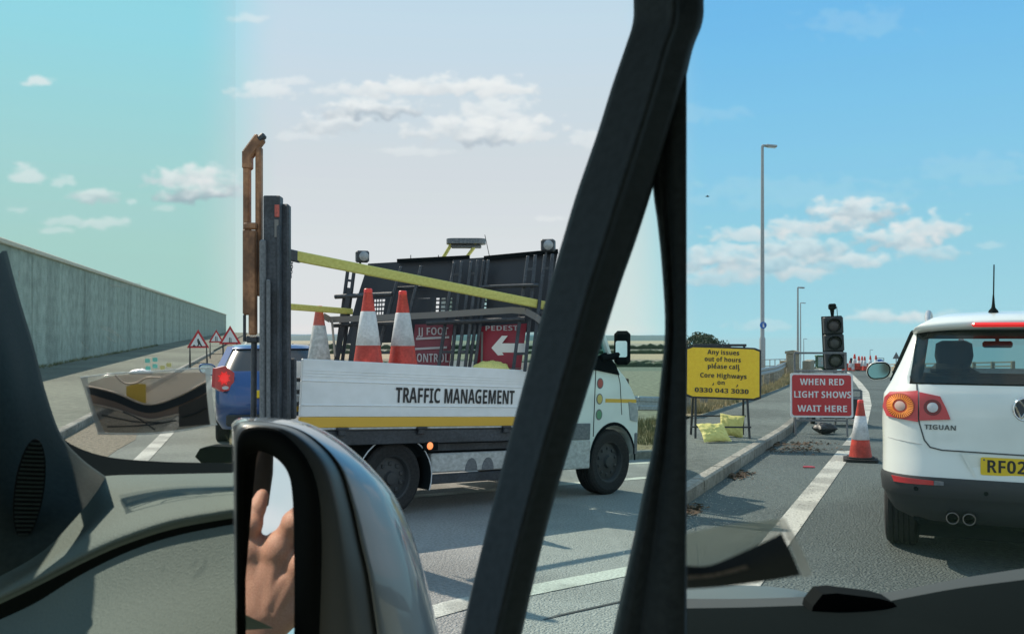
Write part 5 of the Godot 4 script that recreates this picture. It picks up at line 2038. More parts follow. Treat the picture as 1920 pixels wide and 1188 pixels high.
func crest() -> void:
	# what shows along the brow of the hill
	var n := 0
	var told := ["small cone on the brow of the road, nearest the signal", "small cone on the brow, second from the signal", "cone far off on the brow, in the middle of the row", "cone far off on the brow, just left of the tall pair", "tall far cone on the brow, left of the pair by the parapet", "far cone on the brow beside the right parapet", "far cone on the brow, second from the blue arrow sign", "far cone on the brow, nearest the blue arrow sign"]
	for c in [[1584.0, 44.0, 0.7], [1594.0, 46.0, 0.55], [1603.0, 48.0, 0.95], [1611.0, 50.0, 0.95], [1617.0, 47.0, 0.8], [1622.0, 46.0, 0.75], [1632.5, 44.0, 0.75], [1643.0, 42.0, 0.75]]:
		cone(told[n], rp((c[0] - 960.0) / F * c[1], c[1]), yaw(30.0), "cones along the brow of the road", false, c[2])
		n += 1
	var bb := thing("road_barrier", "low red and white barrier lying across the brow of the road", "barrier", rp((1608.0 - 960.0) / F * 47.0, 47.0))
	for k in 5:
		var st := S()
		box(st, Vector3(-0.62 + 0.31 * k, 0.26, 0), Vector3(0.31, 0.34, 0.08), Basis(), 0.01)
		obj("panel", st, M.cone_red if k % 2 == 0 else M.sleeve, bb)
	var fe := S()
	for k in 3:
		box(fe, Vector3(-0.6 + 0.6 * k, 0.045, 0), Vector3(0.1, 0.09, 0.4))
	obj("foot", fe, M.rubber, bb)
	var pe := thing("person", "distant person in dark clothes standing on the brow of the road", "person", rp((1596.5 - 960.0) / F * 62.0, 62.0))
	var st := S()
	for q in [[0.0, 0.085, 0.0], [0.5, 0.11, 0.0], [0.9, 0.15, 0.0]]:
		pass
	var rings := []
	for q in [[0.0, 0.1], [0.1, 0.09], [0.45, 0.12], [0.85, 0.17], [1.05, 0.16], [1.35, 0.21], [1.45, 0.15], [1.5, 0.06], [1.55, 0.06], [1.6, 0.09], [1.7, 0.1], [1.78, 0.05]]:
		var ring := PackedVector3Array()
		for i in 12:
			var a := TAU * i / 12.0
			ring.append(Vector3(cos(a) * q[1], q[0] + 0.35, sin(a) * q[1] * 0.6))
		rings.append(ring)
	loft(st, rings, true, true, 1)
	tube(st, [Vector3(-0.2, 1.75, 0), Vector3(-0.26, 1.45, 0.02), Vector3(-0.22, 1.2, 0.08)], 0.05, 8, 0.03)
	tube(st, [Vector3(0.2, 1.75, 0), Vector3(0.26, 1.45, 0.02), Vector3(0.22, 1.2, 0.08)], 0.05, 8, 0.03)
	obj("body", st, M.frame_dark, pe)
	# blue keep-left sign
	var d := 43.0
	var bl := thing("blue_arrow_sign", "round blue sign with a white arrow pointing down to the left, on the brow", "road sign", rp((1650.5 - 960.0) / F * d, d), yaw(20.0))
	for x in [-0.17, 0.17]:
		var l := S()
		bar(l, Vector3(x, 0, 0), Vector3(x, 0.62, 0), 0.03)
		obj("leg", l, M.grey_steel, bl)
	var tp := S()
	bar(tp, Vector3(-0.17, 0.62, 0), Vector3(0.17, 0.62, 0), 0.025)
	obj("top_bar", tp, M.grey_steel, bl)
	var di := S()
	prism(di, ellipse(0.215, 0.215, 28), 0.012, Transform3D(Basis(), Vector3(0, 0.36, 0.03)))
	obj("disc", di, M.sign_blue, bl)
	var ar := S()
	var ax := Transform3D(Basis(Vector3(0, 0, 1), PI * 0.25), Vector3(0, 0.36, 0.04))
	prism(ar, [Vector2(-0.16, 0.0), Vector2(-0.05, 0.1), Vector2(-0.05, 0.035), Vector2(0.14, 0.035), Vector2(0.14, -0.035), Vector2(-0.05, -0.035), Vector2(-0.05, -0.1)], 0.004, ax)
	obj("arrow", ar, M.sign_white, bl)
	# triangular sign, seen from the back
	d = 47.0
	var tg := thing("triangular_sign", "grey back of a triangular sign on a thin post, at the white car's shoulder", "road sign", rp((1681.0 - 960.0) / F * d, d), yaw(15.0))
	var po := S()
	tube(po, [Vector3(0, 0, 0), Vector3(0, 0.95, 0)], 0.025, 8)
	obj("post", po, M.galv, tg)
	var pl := S()
	prism(pl, [Vector2(-0.18, 0.66), Vector2(0.18, 0.66), Vector2(0.0, 1.02)], 0.012, Transform3D(Basis(), Vector3(0, 0, 0.03)))
	obj("plate", pl, M.grey_steel, tg)
	# warning triangle farther on, seen through the white car's rear window
	d = 36.0
	var wt := thing("triangular_sign", "red-bordered warning triangle on a post, seen through the white car's rear window", "road sign", rp((1803.0 - 960.0) / F * d, d), yaw(24.0))
	var wpo := S()
	tube(wpo, [Vector3(0, 0, 0), Vector3(0, 1.6, 0)], 0.025, 8)
	obj("post", wpo, M.galv, wt)
	for k in 2:
		var wpl := S()
		var f: float = [1.0, 0.66][k]
		prism(wpl, [Vector2(-0.2 * f, 1.39 - 0.12 * f), Vector2(0.2 * f, 1.39 - 0.12 * f), Vector2(0.0, 1.39 + 0.23 * f)], 0.012, Transform3D(Basis(), Vector3(0, 0, 0.03 + 0.006 * k)))
		obj(["plate", "face"][k], wpl, [M.sign_red, M.sign_white][k], wt)
	var wsy := S()
	box(wsy, Vector3(0, 1.40, 0.044), Vector3(0.03, 0.13, 0.004))
	obj("symbol", wsy, M.sign_black, wt)
	var wsub := S()
	box(wsub, Vector3(0, 1.16, 0.03), Vector3(0.32, 0.12, 0.012))
	obj("plate_below", wsub, M.sign_white, wt)
	# right-hand parapet beyond the brow
	var pw := thing("stone_parapet", "pale stone parapet with a railing at the right of the brow", "parapet", rp((1690.0 - 960.0) / F * 48.0, 48.0))
	var wl := S()
	bar(wl, P(1626, 694, 56), P(1720, 694, 44), 0.3, 0.42, Vector3.UP, 0.02)
	wobj("wall", wl, M.stone, pw)
	for k in 9:
		var ps := S()
		var a := P(1655, 688, 51).lerp(P(1900, 684, 40), k / 8.0)
		box(ps, a + Vector3(0, -0.1, 0), Vector3(0.14, 0.55, 0.14), Basis(), 0.01)
		wobj("post", ps, M.stone, pw)
	for yy in [0.0, 0.18]:
		var rl := S()
		bar(rl, P(1655, 686, 51) + Vector3(0, yy - 0.1, 0), P(1900, 682, 40) + Vector3(0, yy - 0.1, 0), 0.05, 0.06)
		wobj("rail", rl, M.stone, pw)
	# green tractor past the signal
	d = 58.0
	var tc := thing("tractor", "dark green tractor coming over the brow behind the traffic signal", "tractor", rp((1544.0 - 960.0) / F * d, d) + Vector3(0, 0.3, 0), yaw(12.0))
	var bo := S()
	box(bo, Vector3(0, 0.35, 0), Vector3(0.95, 0.7, 0.8), Basis(), 0.08)
	obj("body", bo, M.tractor_green, tc)
	var cb := S()
	for q in [Vector3(-0.4, 1.0, -0.4), Vector3(0.4, 1.0, -0.4), Vector3(-0.4, 1.0, 0.4), Vector3(0.4, 1.0, 0.4)]:
		box(cb, q, Vector3(0.07, 0.75, 0.07))
	box(cb, Vector3(0, 1.4, 0), Vector3(0.95, 0.1, 0.95), Basis(), 0.03)
	obj("cab_frame", cb, M.tractor_green, tc)
	var gl := S()
	box(gl, Vector3(0, 1.02, 0), Vector3(0.76, 0.66, 0.76))
	obj("window", gl, M.car_glass, tc)
	for x in [-0.6, 0.6]:
		wheel(tc, Vector3(x, 0.2, 0), 0.5, 0.3, "wheel", signf(x))
		var mi := S()
		box(mi, Vector3(x, 1.0, 0.42), Vector3(0.12, 0.2, 0.04), Basis(), 0.02)
		bar(mi, Vector3(x * 0.7, 1.1, 0.4), Vector3(x, 1.1, 0.42), 0.03)
		obj("mirror", mi, M.black, tc)


func tree(label: String, x: float, d: float, hgt: float) -> void:
	var ground := -4.0
	var t := thing("tree", label, "tree", Vector3(x, ground, -d), Basis(), "")
	var st := S()
	tube(st, [Vector3(0, 0, 0), Vector3(0.05, hgt * 0.3, 0), Vector3(-0.05, hgt * 0.6, 0.05)], 0.22, 8, 0.1)
	for k in 5:
		var a := TAU * k / 5.0
		tube(st, [Vector3(0, hgt * 0.3, 0), Vector3(cos(a) * 0.9, hgt * 0.5, sin(a) * 0.9), Vector3(cos(a) * 1.5, hgt * 0.68, sin(a) * 1.5)], 0.1, 6, 0.03)
	obj("trunk", st, M.bark, t)
	var leaf := S()
	quad(leaf, Vector3(-0.5, 0, 0), Vector3(0, 0.12, -0.32), Vector3(0.55, 0, 0), Vector3(0, 0.12, 0.32))
	leaf.generate_normals()
	var mm := MultiMesh.new()
	mm.transform_format = MultiMesh.TRANSFORM_3D
	mm.use_colors = true
	mm.mesh = leaf.commit()
	var clumps := []
	for k in 26:
		var a := rng.randf() * TAU
		var v := rng.randf()
		var r := 1.9 * sqrt(rng.randf()) * sin(PI * clampf(0.18 + 0.72 * v, 0.0, 1.0))
		clumps.append([Vector3(cos(a) * r, hgt * lerpf(0.30, 0.93, v), sin(a) * r), rng.randf_range(0.45, 0.85), rng.randf_range(0.7, 1.3)])
	mm.instance_count = 26 * 150
	for i in 26 * 150:
		var c: Array = clumps[i % 26]
		var v := Vector3(rng.randfn(), rng.randfn(), rng.randfn()).normalized() * pow(rng.randf(), 0.4) * float(c[1])
		v.y *= 0.75
		var s := rng.randf_range(0.12, 0.26)
		mm.set_instance_transform(i, Transform3D(Basis.from_euler(Vector3(rng.randf() * TAU, rng.randf() * TAU, rng.randf() * TAU)).scaled(Vector3(s, s, s)), c[0] + v))
		var k: float = c[2] * rng.randf_range(0.8, 1.2)
		mm.set_instance_color(i, Color(0.035 * k, 0.062 * k, 0.03 * k))
	var cr := MultiMeshInstance3D.new()
	cr.name = "crown"
	cr.multimesh = mm
	cr.material_override = M.leaf
	cr.set_meta("kind", "stuff")
	t.add_child(cr, true)


# ---------------------------------------------------------------- the white car ahead
# [height, half width, how far the rear face stands forward, corner radius]
var hull := [[0.30, 0.72, 0.10, 0.22], [0.36, 0.79, 0.04, 0.24], [0.48, 0.835, 0.0, 0.26], [0.60, 0.848, 0.0, 0.28], [0.78, 0.85, 0.035, 0.30], [0.95, 0.855, 0.05, 0.32], [1.12, 0.845, 0.075, 0.30], [1.20, 0.80, 0.11, 0.28], [1.34, 0.735, 0.20, 0.24], [1.53, 0.66, 0.34, 0.20], [1.57, 0.64, 0.31, 0.2]]


func hull_at(y: float, k: int) -> float:
	for i in hull.size() - 1:
		if y <= hull[i + 1][0] or i == hull.size() - 2:
			return lerpf(hull[i][k], hull[i + 1][k], clampf((y - hull[i][0]) / (hull[i + 1][0] - hull[i][0]), 0.0, 1.0))
	return 0.0


func on_rear(x: float, y: float, off := 0.0) -> Vector3:
	var w := hull_at(y, 1)
	var r := hull_at(y, 3)
	var e := clampf(absf(x) - (w - r), 0.0, r * 0.999)
	var b := hull_at(y, 2) + r - sqrt(r * r - e * e)
	var bow := 0.05 * pow(x / 0.85, 2.0)
	var n := Vector3(signf(x) * e / r, 0, sqrt(1.0 - e * e / (r * r)))
	return Vector3(x, y, -b - bow) + n * off


# a patch lying on the rear: its left and right limits run along polylines of (x, y) from top to bottom
func rear_patch(st: SurfaceTool, left: Array, right: Array, off: float, rows := 8, cols := 10) -> void:
	var rings := []
	var at := func(pl: Array, t: float) -> Vector2:
		var m := pl.size() - 1
		var k := mini(int(t * m), m - 1)
		return (pl[k] as Vector2).lerp(pl[k + 1], t * m - k)
	for j in rows + 1:
		var a: Vector2 = at.call(left, float(j) / rows)
		var b: Vector2 = at.call(right, float(j) / rows)
		var ring := PackedVector3Array()
		for i in cols + 1:
			var p := a.lerp(b, float(i) / cols)
			ring.append(on_rear(p.x, p.y, off))
		rings.append(ring)
	loft(st, rings, false, false, 1)
	# a turned-in edge, so that the patch has thickness
	var rim := []
	for ring in [rings[0], rings[rows]]:
		rim.append(ring)
	for ring in rim:
		var low := PackedVector3Array()
		for q in ring:
			low.append(q + Vector3(0, 0, -maxf(off, 0.002)))
		loft(st, [ring, low], false, false, 2)
	for e in [0, cols]:
		var c0 := PackedVector3Array()
		var c1 := PackedVector3Array()
		for j in rows + 1:
			c0.append(rings[j][e])
			c1.append(rings[j][e] + Vector3(0, 0, -maxf(off, 0.002)))
		loft(st, [c0, c1], false, false, 2)


func rear_disc(st: SurfaceTool, cx: float, cy: float, r0: float, r1: float, off: float, dome := 0.0, n := 32) -> void:
	var rings := []
	for j in 4:
		var r := lerpf(r0, r1, j / 3.0)
		var ring := PackedVector3Array()
		for i in n:
			var a := TAU * i / n
			ring.append(on_rear(cx + cos(a) * r, cy + sin(a) * r, off + dome * (1.0 - pow(r / r1, 2.0))))
		rings.append(ring)
	loft(st, rings, true, false, 1)


func seam_line(pts: Array, w: float, off := 0.002) -> SurfaceTool:
	var st := S()
	for k in pts.size() - 1:
		var a: Vector2 = pts[k]
		var b: Vector2 = pts[k + 1]
		var n := 6
		for i in n:
			var p := a.lerp(b, float(i) / n)
			var q := a.lerp(b, float(i + 1) / n)
			bar(st, on_rear(p.x, p.y, off), on_rear(q.x, q.y, off), w, w * 0.6, Vector3.BACK)
	return st


func white_car() -> void:
	var b := yaw(24.7)
	var corner := Vector3(2.43, 0, -5.98)
	var c := thing("white_car", "white sport utility car stopped ahead, seen from behind with red brake lights", "car", corner + b * Vector3(0.85, 0, 0), b)
	var body := S()
	var rings := []
	for y in [0.60, 0.66, 0.72, 0.78, 0.86, 0.95, 1.03, 1.12, 1.16, 1.20]:
		var ring := PackedVector3Array()
		var w := hull_at(y, 1)
		for i in 33:
			var x := -w + 2.0 * w * i / 32.0
			x = -w * cos(PI * i / 32.0) if true else x
			ring.append(on_rear(x, y))
		ring.append(Vector3(w, y, -1.6))
		ring.append(Vector3(w * 0.98, y, -3.6))
		ring.append(Vector3(w * 0.7, y, -4.25 + maxf(0.0, y - 0.8) * 0.7))
		ring.append(Vector3(-w * 0.7, y, -4.25 + maxf(0.0, y - 0.8) * 0.7))
		ring.append(Vector3(-w * 0.98, y, -3.6))
		ring.append(Vector3(-w, y, -1.6))
		rings.append(ring)
	loft(body, rings, true, false, 1)
	obj("body", body, M.white_paint, c)
	var deck := S()
	var dk: PackedVector3Array = rings[9]
	for k in dk.size():
		tri(deck, Vector3(0, 1.13, -2.0), dk[k] - Vector3(0, 0.004, 0), dk[(k + 1) % dk.size()] - Vector3(0, 0.004, 0))
	obj("parcel_shelf", deck, M.interior_dark, c)
	# lower bumper of dark plastic
	var bp := S()
	rings = []
	for q in [[0.30, -0.03], [0.345, 0.0], [0.42, 0.006], [0.47, 0.008], [0.485, 0.016], [0.58, 0.016], [0.606, 0.006]]:
		var w := hull_at(q[0], 1)
		var ring := PackedVector3Array()
		for i in 33:
			ring.append(on_rear(-w * cos(PI * i / 32.0), q[0], q[1]))
		ring.append(Vector3(w, q[0], -0.48))
		ring.append(Vector3(-w, q[0], -0.48))
		rings.append(ring)
	loft(bp, rings, true, true, 1)
	obj("bumper", bp, M.bumper, c)
	var fl := S()
	box(fl, Vector3(0, 0.42, -2.3), Vector3(1.5, 0.36, 3.5))
	box(fl, Vector3(0.0, 0.28, -1.5), Vector3(1.22, 0.22, 2.4))
	box(fl, Vector3(0.0, 0.24, -2.15), Vector3(1.5, 0.22, 1.6))
	box(fl, Vector3(0.0, 0.25, -0.85), Vector3(1.246, 0.24, 0.7))
	box(fl, Vector3(0.0, 0.33, -0.35), Vector3(1.3, 0.12, 0.4), Basis(), 0.03)
	obj("underbody", fl, M.black, c)
	# roof with its spoiler lip
	var rf := S()
	rings = []
	for q in [[1.535, 0.655, 0.33, 3.1], [1.55, 0.66, 0.26, 3.1], [1.575, 0.645, 0.235, 3.05], [1.60, 0.60, 0.26, 3.0], [1.635, 0.53, 0.36, 2.9], [1.66, 0.42, 0.6, 2.7], [1.672, 0.2, 1.0, 2.3]]:
		var ring := PackedVector3Array()
		for i in 25:
			var x: float = -q[1] * cos(PI * i / 24.0)
			var bow := 0.07 * pow(x / 0.66, 2.0) + 0.06 * pow(absf(x) / 0.66, 8.0)
			ring.append(Vector3(x, q[0] + 0.03 * (1.0 - pow(x / 0.66, 2.0)), -q[2] - bow))
		ring.append(Vector3(q[1], q[0], -q[3] + 0.2))
		ring.append(Vector3(-q[1], q[0], -q[3] + 0.2))
		rings.append(ring)
	loft(rf, rings, true, true, 1)
	obj("roof", rf, M.white_paint, c)
	# rear pillars, each side, then the thin ones further forward
	for s in [-1.0, 1.0]:
		var sill := S()
		box(sill, Vector3(s * 0.78, 0.42, -2.15), Vector3(0.12, 0.4, 1.75), Basis(), 0.03)
		obj("sill", sill, M.bumper, c)
		var pl := S()
		rings = []
		for j in 9:
			var y := lerpf(1.195, 1.56, j / 8.0)
			var w := hull_at(y, 1)
			var xin := lerpf(0.672, 0.622, j / 8.0)
			var ring := PackedVector3Array()
			for i in 7:
				ring.append(on_rear(s * lerpf(xin, w * 0.9995, sqrt(i / 6.0)), y))
			ring.append(Vector3(s * w, y, -0.95))
			ring.append(Vector3(s * (w - 0.06), y, -0.95))
			ring.append(on_rear(s * xin, y, -0.05))
			rings.append(ring)
		loft(pl, rings, true, true, 1)
		obj("rear_pillar", pl, M.white_paint, c)
		var fq := S()
		bar(fq, Vector3(s * 0.80, 1.2, -1.75), Vector3(s * 0.655, 1.55, -1.65), 0.08, 0.05, Vector3.BACK, 0.01)
		obj("middle_pillar", fq, M.black, c)
		var fp := S()
		bar(fp, Vector3(s * 0.80, 1.18, -3.35), Vector3(s * 0.64, 1.55, -2.75), 0.07, 0.05, Vector3.BACK, 0.01)
		obj("front_pillar", fp, M.white_paint, c)
		var sg := S()
		quad(sg, Vector3(s * 0.79, 1.2, -0.95), Vector3(s * 0.79, 1.2, -1.7), Vector3(s * 0.65, 1.54, -1.6), Vector3(s * 0.655, 1.54, -0.95))
		quad(sg, Vector3(s * 0.79, 1.2, -1.78), Vector3(s * 0.79, 1.2, -3.3), Vector3(s * 0.645, 1.54, -2.75), Vector3(s * 0.65, 1.54, -1.68))
		obj("side_window", sg, M.clear_glass, c)
		var wl := S()
		bar(wl, Vector3(s * 0.808, 1.2, -0.6), Vector3(s * 0.662, 1.56, -0.62), 0.012, 0.012)
		obj("window_seal", wl, M.black, c)
		var rr := S()
		tube(rr, [Vector3(s * 0.56, 1.60, -0.42), Vector3(s * 0.565, 1.655, -0.56), Vector3(s * 0.56, 1.69, -0.8), Vector3(s * 0.55, 1.70, -1.6), Vector3(s * 0.54, 1.68, -2.6)], 0.02, 8)
		obj("roof_rail", rr, M.galv, c)
	var ws := S()
	quad(ws, Vector3(-0.79, 1.18, -3.35), Vector3(0.79, 1.18, -3.35), Vector3(0.63, 1.54, -2.78), Vector3(-0.63, 1.54, -2.78))
	obj("windscreen", ws, M.clear_glass, c)
	# rear window
	var rg := S()
	rear_patch(rg, [Vector2(-0.622, 1.545), Vector2(-0.65, 1.36), Vector2(-0.672, 1.25), Vector2(-0.65, 1.208), ], [Vector2(0.622, 1.545), Vector2(0.65, 1.36), Vector2(0.672, 1.25), Vector2(0.65, 1.208)], 0.003, 10, 20)
	obj("rear_window", rg, M.rear_glass, c)
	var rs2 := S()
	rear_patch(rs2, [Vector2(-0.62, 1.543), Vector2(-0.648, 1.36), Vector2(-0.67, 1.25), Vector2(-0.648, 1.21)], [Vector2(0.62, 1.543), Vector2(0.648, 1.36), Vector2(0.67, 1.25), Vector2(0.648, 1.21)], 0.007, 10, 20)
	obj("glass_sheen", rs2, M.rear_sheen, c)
	var rb := S()
	rear_patch(rb, [Vector2(-0.63, 1.56), Vector2(-0.675, 1.2)], [Vector2(-0.55, 1.56), Vector2(-0.60, 1.2)], 0.001, 6, 4)
	rear_patch(rb, [Vector2(-0.63, 1.56), Vector2(-0.63, 1.50)], [Vector2(0.63, 1.56), Vector2(0.63, 1.50)], 0.0, 3, 20)
	rear_patch(rb, [Vector2(-0.675, 1.25), Vector2(-0.66, 1.2)], [Vector2(0.675, 1.25), Vector2(0.66, 1.2)], 0.001, 3, 20)
	obj("window_border", rb, M.black, c)
	# lamps
	for s in [-1.0, 1.0]:
		var outer := S()
		rear_patch(outer, [Vector2(s * 0.79, 1.14), Vector2(s * 0.825, 1.10), Vector2(s * 0.838, 1.03), Vector2(s * 0.81, 0.975)], [Vector2(s * 0.62, 1.158), Vector2(s * 0.62, 1.10), Vector2(s * 0.62, 1.03), Vector2(s * 0.62, 0.955)], 0.012, 9, 10)
		var on := obj("tail_light", outer, M.lens_red, c)
		var am := S()
		for k in 36:
			var a := TAU * k / 36.0
			var p0 := on_rear(s * 0.725 + cos(a) * 0.045, 1.052 + sin(a) * 0.045, 0.017)
			var p1 := on_rear(s * 0.725 + cos(a) * 0.080, 1.052 + sin(a) * 0.078, 0.017)
			bar(am, p0, p1, 0.006, 0.004, Vector3.BACK)
		obj("indicator_ring", am, M.indicator, on)
		var am2 := S()
		rear_disc(am2, s * 0.725, 1.052, 0.03, 0.086, 0.0145)
		obj("indicator_ring", am2, mat(0.40, 0.06, 0.03, 0.25), on)
		var ic := S()
		rear_disc(ic, s * 0.725, 1.052, 0.001, 0.032, 0.016, 0.006)
		obj("bulb_cover", ic, mat(0.6, 0.42, 0.36, 0.15), on)
		var inner := S()
		rear_patch(inner, [Vector2(s * 0.612, 1.150), Vector2(s * 0.612, 1.05), Vector2(s * 0.612, 0.965)], [Vector2(s * 0.49, 1.125), Vector2(s * 0.455, 1.05), Vector2(s * 0.43, 0.98)], 0.012, 8, 8)
		var inn := obj("tail_light", inner, M.lens_red, c)
		var rc := S()
		rear_disc(rc, s * 0.535, 1.053, 0.03, 0.052, 0.0145)
		obj("lamp_ring", rc, mat(0.18, 0.012, 0.015, 0.2), inn)
		var rv := S()
		rear_disc(rv, s * 0.535, 1.053, 0.001, 0.032, 0.016, 0.006)
		obj("reversing_light", rv, M.lens_white, inn)
		var rl := S()
		rear_patch(rl, [Vector2(s * 0.77, 0.592), Vector2(s * 0.755, 0.553)], [Vector2(s * 0.53, 0.585), Vector2(s * 0.53, 0.557)], 0.022, 3, 8)
		obj("reflector", rl, M.lens_red, c)
		var rg2 := S()
		rear_patch(rg2, [Vector2(s * 0.528, 0.585), Vector2(s * 0.528, 0.557)], [Vector2(s * 0.47, 0.583), Vector2(s * 0.47, 0.559)], 0.022, 3, 4)
		obj("fog_light", rg2, M.grey_steel, c)
		for x in [0.63, 0.23]:
			var sn := S()
			rear_disc(sn, s * x, 0.525, 0.001, 0.014, 0.019, 0.002, 16)
			obj("parking_sensor", sn, M.black, c)
		for x in [0.42, 0.325]:
			var ex := S()
			lathe(ex, [Vector2(0.031, -0.15), Vector2(0.031, 0.02), Vector2(0.035, 0.024), Vector2(0.039, 0.02), Vector2(0.039, -0.15)], Transform3D(Basis(Vector3.RIGHT, PI / 2), Vector3(s * x, 0.355, 0.0)), 24, true)
			if s < 0.0:
				obj("exhaust_pipe", ex, mat(0.22, 0.2, 0.18, 0.3, 1.0), c)
	var hb := S()
	box(hb, Vector3(0, 1.592, -0.236), Vector3(0.6, 0.03, 0.03), Basis(), 0.012)
	obj("high_brake_light", hb, M.brake_on, c)
	# tailgate shut line, plate recess and plate
	obj("tailgate_seam", seam_line([Vector2(-0.63, 1.2), Vector2(-0.615, 0.95), Vector2(-0.585, 0.84), Vector2(-0.55, 0.795), Vector2(-0.48, 0.78), Vector2(0.0, 0.772), Vector2(0.48, 0.78), Vector2(0.55, 0.795), Vector2(0.585, 0.84), Vector2(0.615, 0.95), Vector2(0.63, 1.2)], 0.008), mat(0.06, 0.065, 0.065, 0.7), c)
	obj("bumper_crease", seam_line([Vector2(-0.84, 0.835), Vector2(-0.6, 0.81)], 0.004, 0.001), M.truck_dirty, c)
	var rc2 := S()
	prism(rc2, [Vector2(-0.36, 0.765), Vector2(0.36, 0.765), Vector2(0.28, 0.618), Vector2(-0.28, 0.618)], 0.004, Transform3D(Basis(), Vector3(0, 0, -0.024)))
	prism(rc2, [Vector2(-0.37, 0.77), Vector2(-0.355, 0.77), Vector2(-0.275, 0.612), Vector2(-0.295, 0.612)], 0.02, Transform3D(Basis(), Vector3(0, 0, -0.02)))
	obj("plate_recess", rc2, M.white_paint, c)
	var np := S()
	prism(np, rounded_rect(0.52, 0.112, 0.012), 0.006, Transform3D(Basis(), Vector3(0.0, 0.695, -0.012)))
	var nn := obj("number_plate", np, M.plate, c)
	var nt := put("lettering", words("RF02", 0.078, 0.002, true), M.sign_black, nn)
	nt.transform = Transform3D(Basis.from_scale(Vector3(0.215 / nt.mesh.get_aabb().size.x, 1, 1)), Vector3(-0.118, 0.695, -0.008))
	var sc := S()
	prism(sc, ellipse(0.006, 0.006, 10), 0.004, Transform3D(Basis(), Vector3(-0.24, 0.735, -0.009)))
	obj("screw", sc, M.paper_brown, nn)
	var em := put("model_lettering", words("TIGUAN", 0.031, 0.004, true), mat(0.10, 0.11, 0.11, 0.35), c)
	var ep := on_rear(-0.49, 0.925, 0.003)
	em.transform = Transform3D(Basis(Vector3.UP, -0.06) * Basis.from_scale(Vector3(0.185 / em.mesh.get_aabb().size.x, 1, 1)), ep)
	# round emblem with two letters, one above the other
	var bd := S()
	var bx := Transform3D(Basis(Vector3.RIGHT, PI / 2), on_rear(0.0, 1.055, 0.004))
	lathe(bd, [Vector2(0.066, 0.0), Vector2(0.068, 0.008), Vector2(0.074, 0.010), Vector2(0.079, 0.004), Vector2(0.08, 0.0)], bx, 40, true)
	var e0 := on_rear(0.0, 1.055, 0.010)
	for seg in [[-0.042, 0.056, 0.0, 0.004], [0.042, 0.056, 0.0, 0.004], [-0.062, 0.022, -0.03, -0.058], [0.062, 0.022, 0.03, -0.058], [-0.03, -0.058, 0.0, -0.008], [0.03, -0.058, 0.0, -0.008]]:
		bar(bd, e0 + Vector3(seg[0], seg[1], 0), e0 + Vector3(seg[2], seg[3], 0), 0.011, 0.006, Vector3.BACK, 0.002)
	var bn := obj("emblem", bd, M.chrome, c)
	var bk := S()
	lathe(bk, [Vector2(0.067, 0.003), Vector2(0.0, 0.004)], bx, 32, true)
	obj("emblem_backing", bk, mat(0.03, 0.04, 0.06, 0.3), bn)
	# aerial
	var an := S()
	lathe(an, [Vector2(0.032, 0.0), Vector2(0.028, 0.012), Vector2(0.013, 0.03), Vector2(0.009, 0.06), Vector2(0.005, 0.12)], Transform3D(Basis(Vector3.RIGHT, 0.12), Vector3(-0.16, 1.68, -0.5)), 16, true)
	tube(an, [Vector3(-0.16, 1.74, -0.49), Vector3(-0.158, 2.0, -0.46)], 0.0045, 8, 0.004)
	obj("aerial", an, M.black, c)
	# wheels, mirrors, seats
	for p in [Vector3(-0.735, 0.345, -0.85), Vector3(0.735, 0.345, -0.85), Vector3(-0.735, 0.345, -3.45), Vector3(0.735, 0.345, -3.45)]:
		wheel(c, p, 0.345, 0.225, "wheel", signf(p.x))
	for s in [-1.0, 1.0]:
		var dm := S()
		rings = []
		for k in 6:
			var z: float = [-0.1, -0.09, -0.04, 0.02, 0.05, 0.055][k]
			var f: float = [0.35, 0.7, 0.95, 1.0, 0.98, 0.92][k]
			var ring := PackedVector3Array()
			for q in rounded_rect(0.22, 0.17, 0.08):
				ring.append(Vector3(s * 0.985 + q.x * f, 1.2 + q.y * f + 0.10 * (q.x * -s) * f, -2.8 + z))
			rings.append(ring)
		loft(dm, rings, true, true, 1)
		bar(dm, Vector3(s * 0.8, 1.15, -2.85), Vector3(s * 0.93, 1.17, -2.82), 0.05)
		var dn := obj("door_mirror", dm, M.white_paint, c)
		var mg := S()
		var pts := []
		for q in rounded_rect(0.185, 0.135, 0.065):
			pts.append(Vector2(q.x, q.y + 0.10 * q.x * -s))
		prism(mg, pts, 0.004, Transform3D(Basis(), Vector3(s * 0.985, 1.2, -2.742)))
		obj("mirror_glass", mg, mat(0.30, 0.42, 0.40, 0.06, 1.0), dn)
		var mb := S()
		pts = []
		for q in rounded_rect(0.21, 0.16, 0.078):
			pts.append(Vector2(q.x, q.y + 0.10 * q.x * -s))
		prism(mb, pts, 0.006, Transform3D(Basis(), Vector3(s * 0.985, 1.2, -2.746)))
		obj("mirror_rim", mb, M.black, dn)
		var st := S()
		rings = []
		for q in [[0.6, 0.24, 0.1], [1.05, 0.24, 0.09], [1.22, 0.2, 0.08], [1.27, 0.12, 0.06], [1.30, 0.13, 0.06], [1.36, 0.145, 0.07], [1.46, 0.135, 0.06], [1.485, 0.09, 0.04]]:
			var ring := PackedVector3Array()
			for v in rounded_rect(q[1] * 2.0, q[2] * 2.0, q[2] * 0.9, 4):
				ring.append(Vector3(s * 0.37 + v.x, q[0], -1.85 + v.y))
			rings.append(ring)
		loft(st, rings, true, true, 1)
		obj("front_seat", st, M.interior_dark, c)
	var rs := S()
	box(rs, Vector3(0, 0.95, -0.95), Vector3(1.3, 0.6, 0.2), Basis(), 0.06)
	for x in [-0.42, 0.42]:
		box(rs, Vector3(x, 1.27, -0.95), Vector3(0.26, 0.1, 0.1), Basis(), 0.04)
	obj("rear_seat", rs, M.interior_dark, c)
	var iv := S()
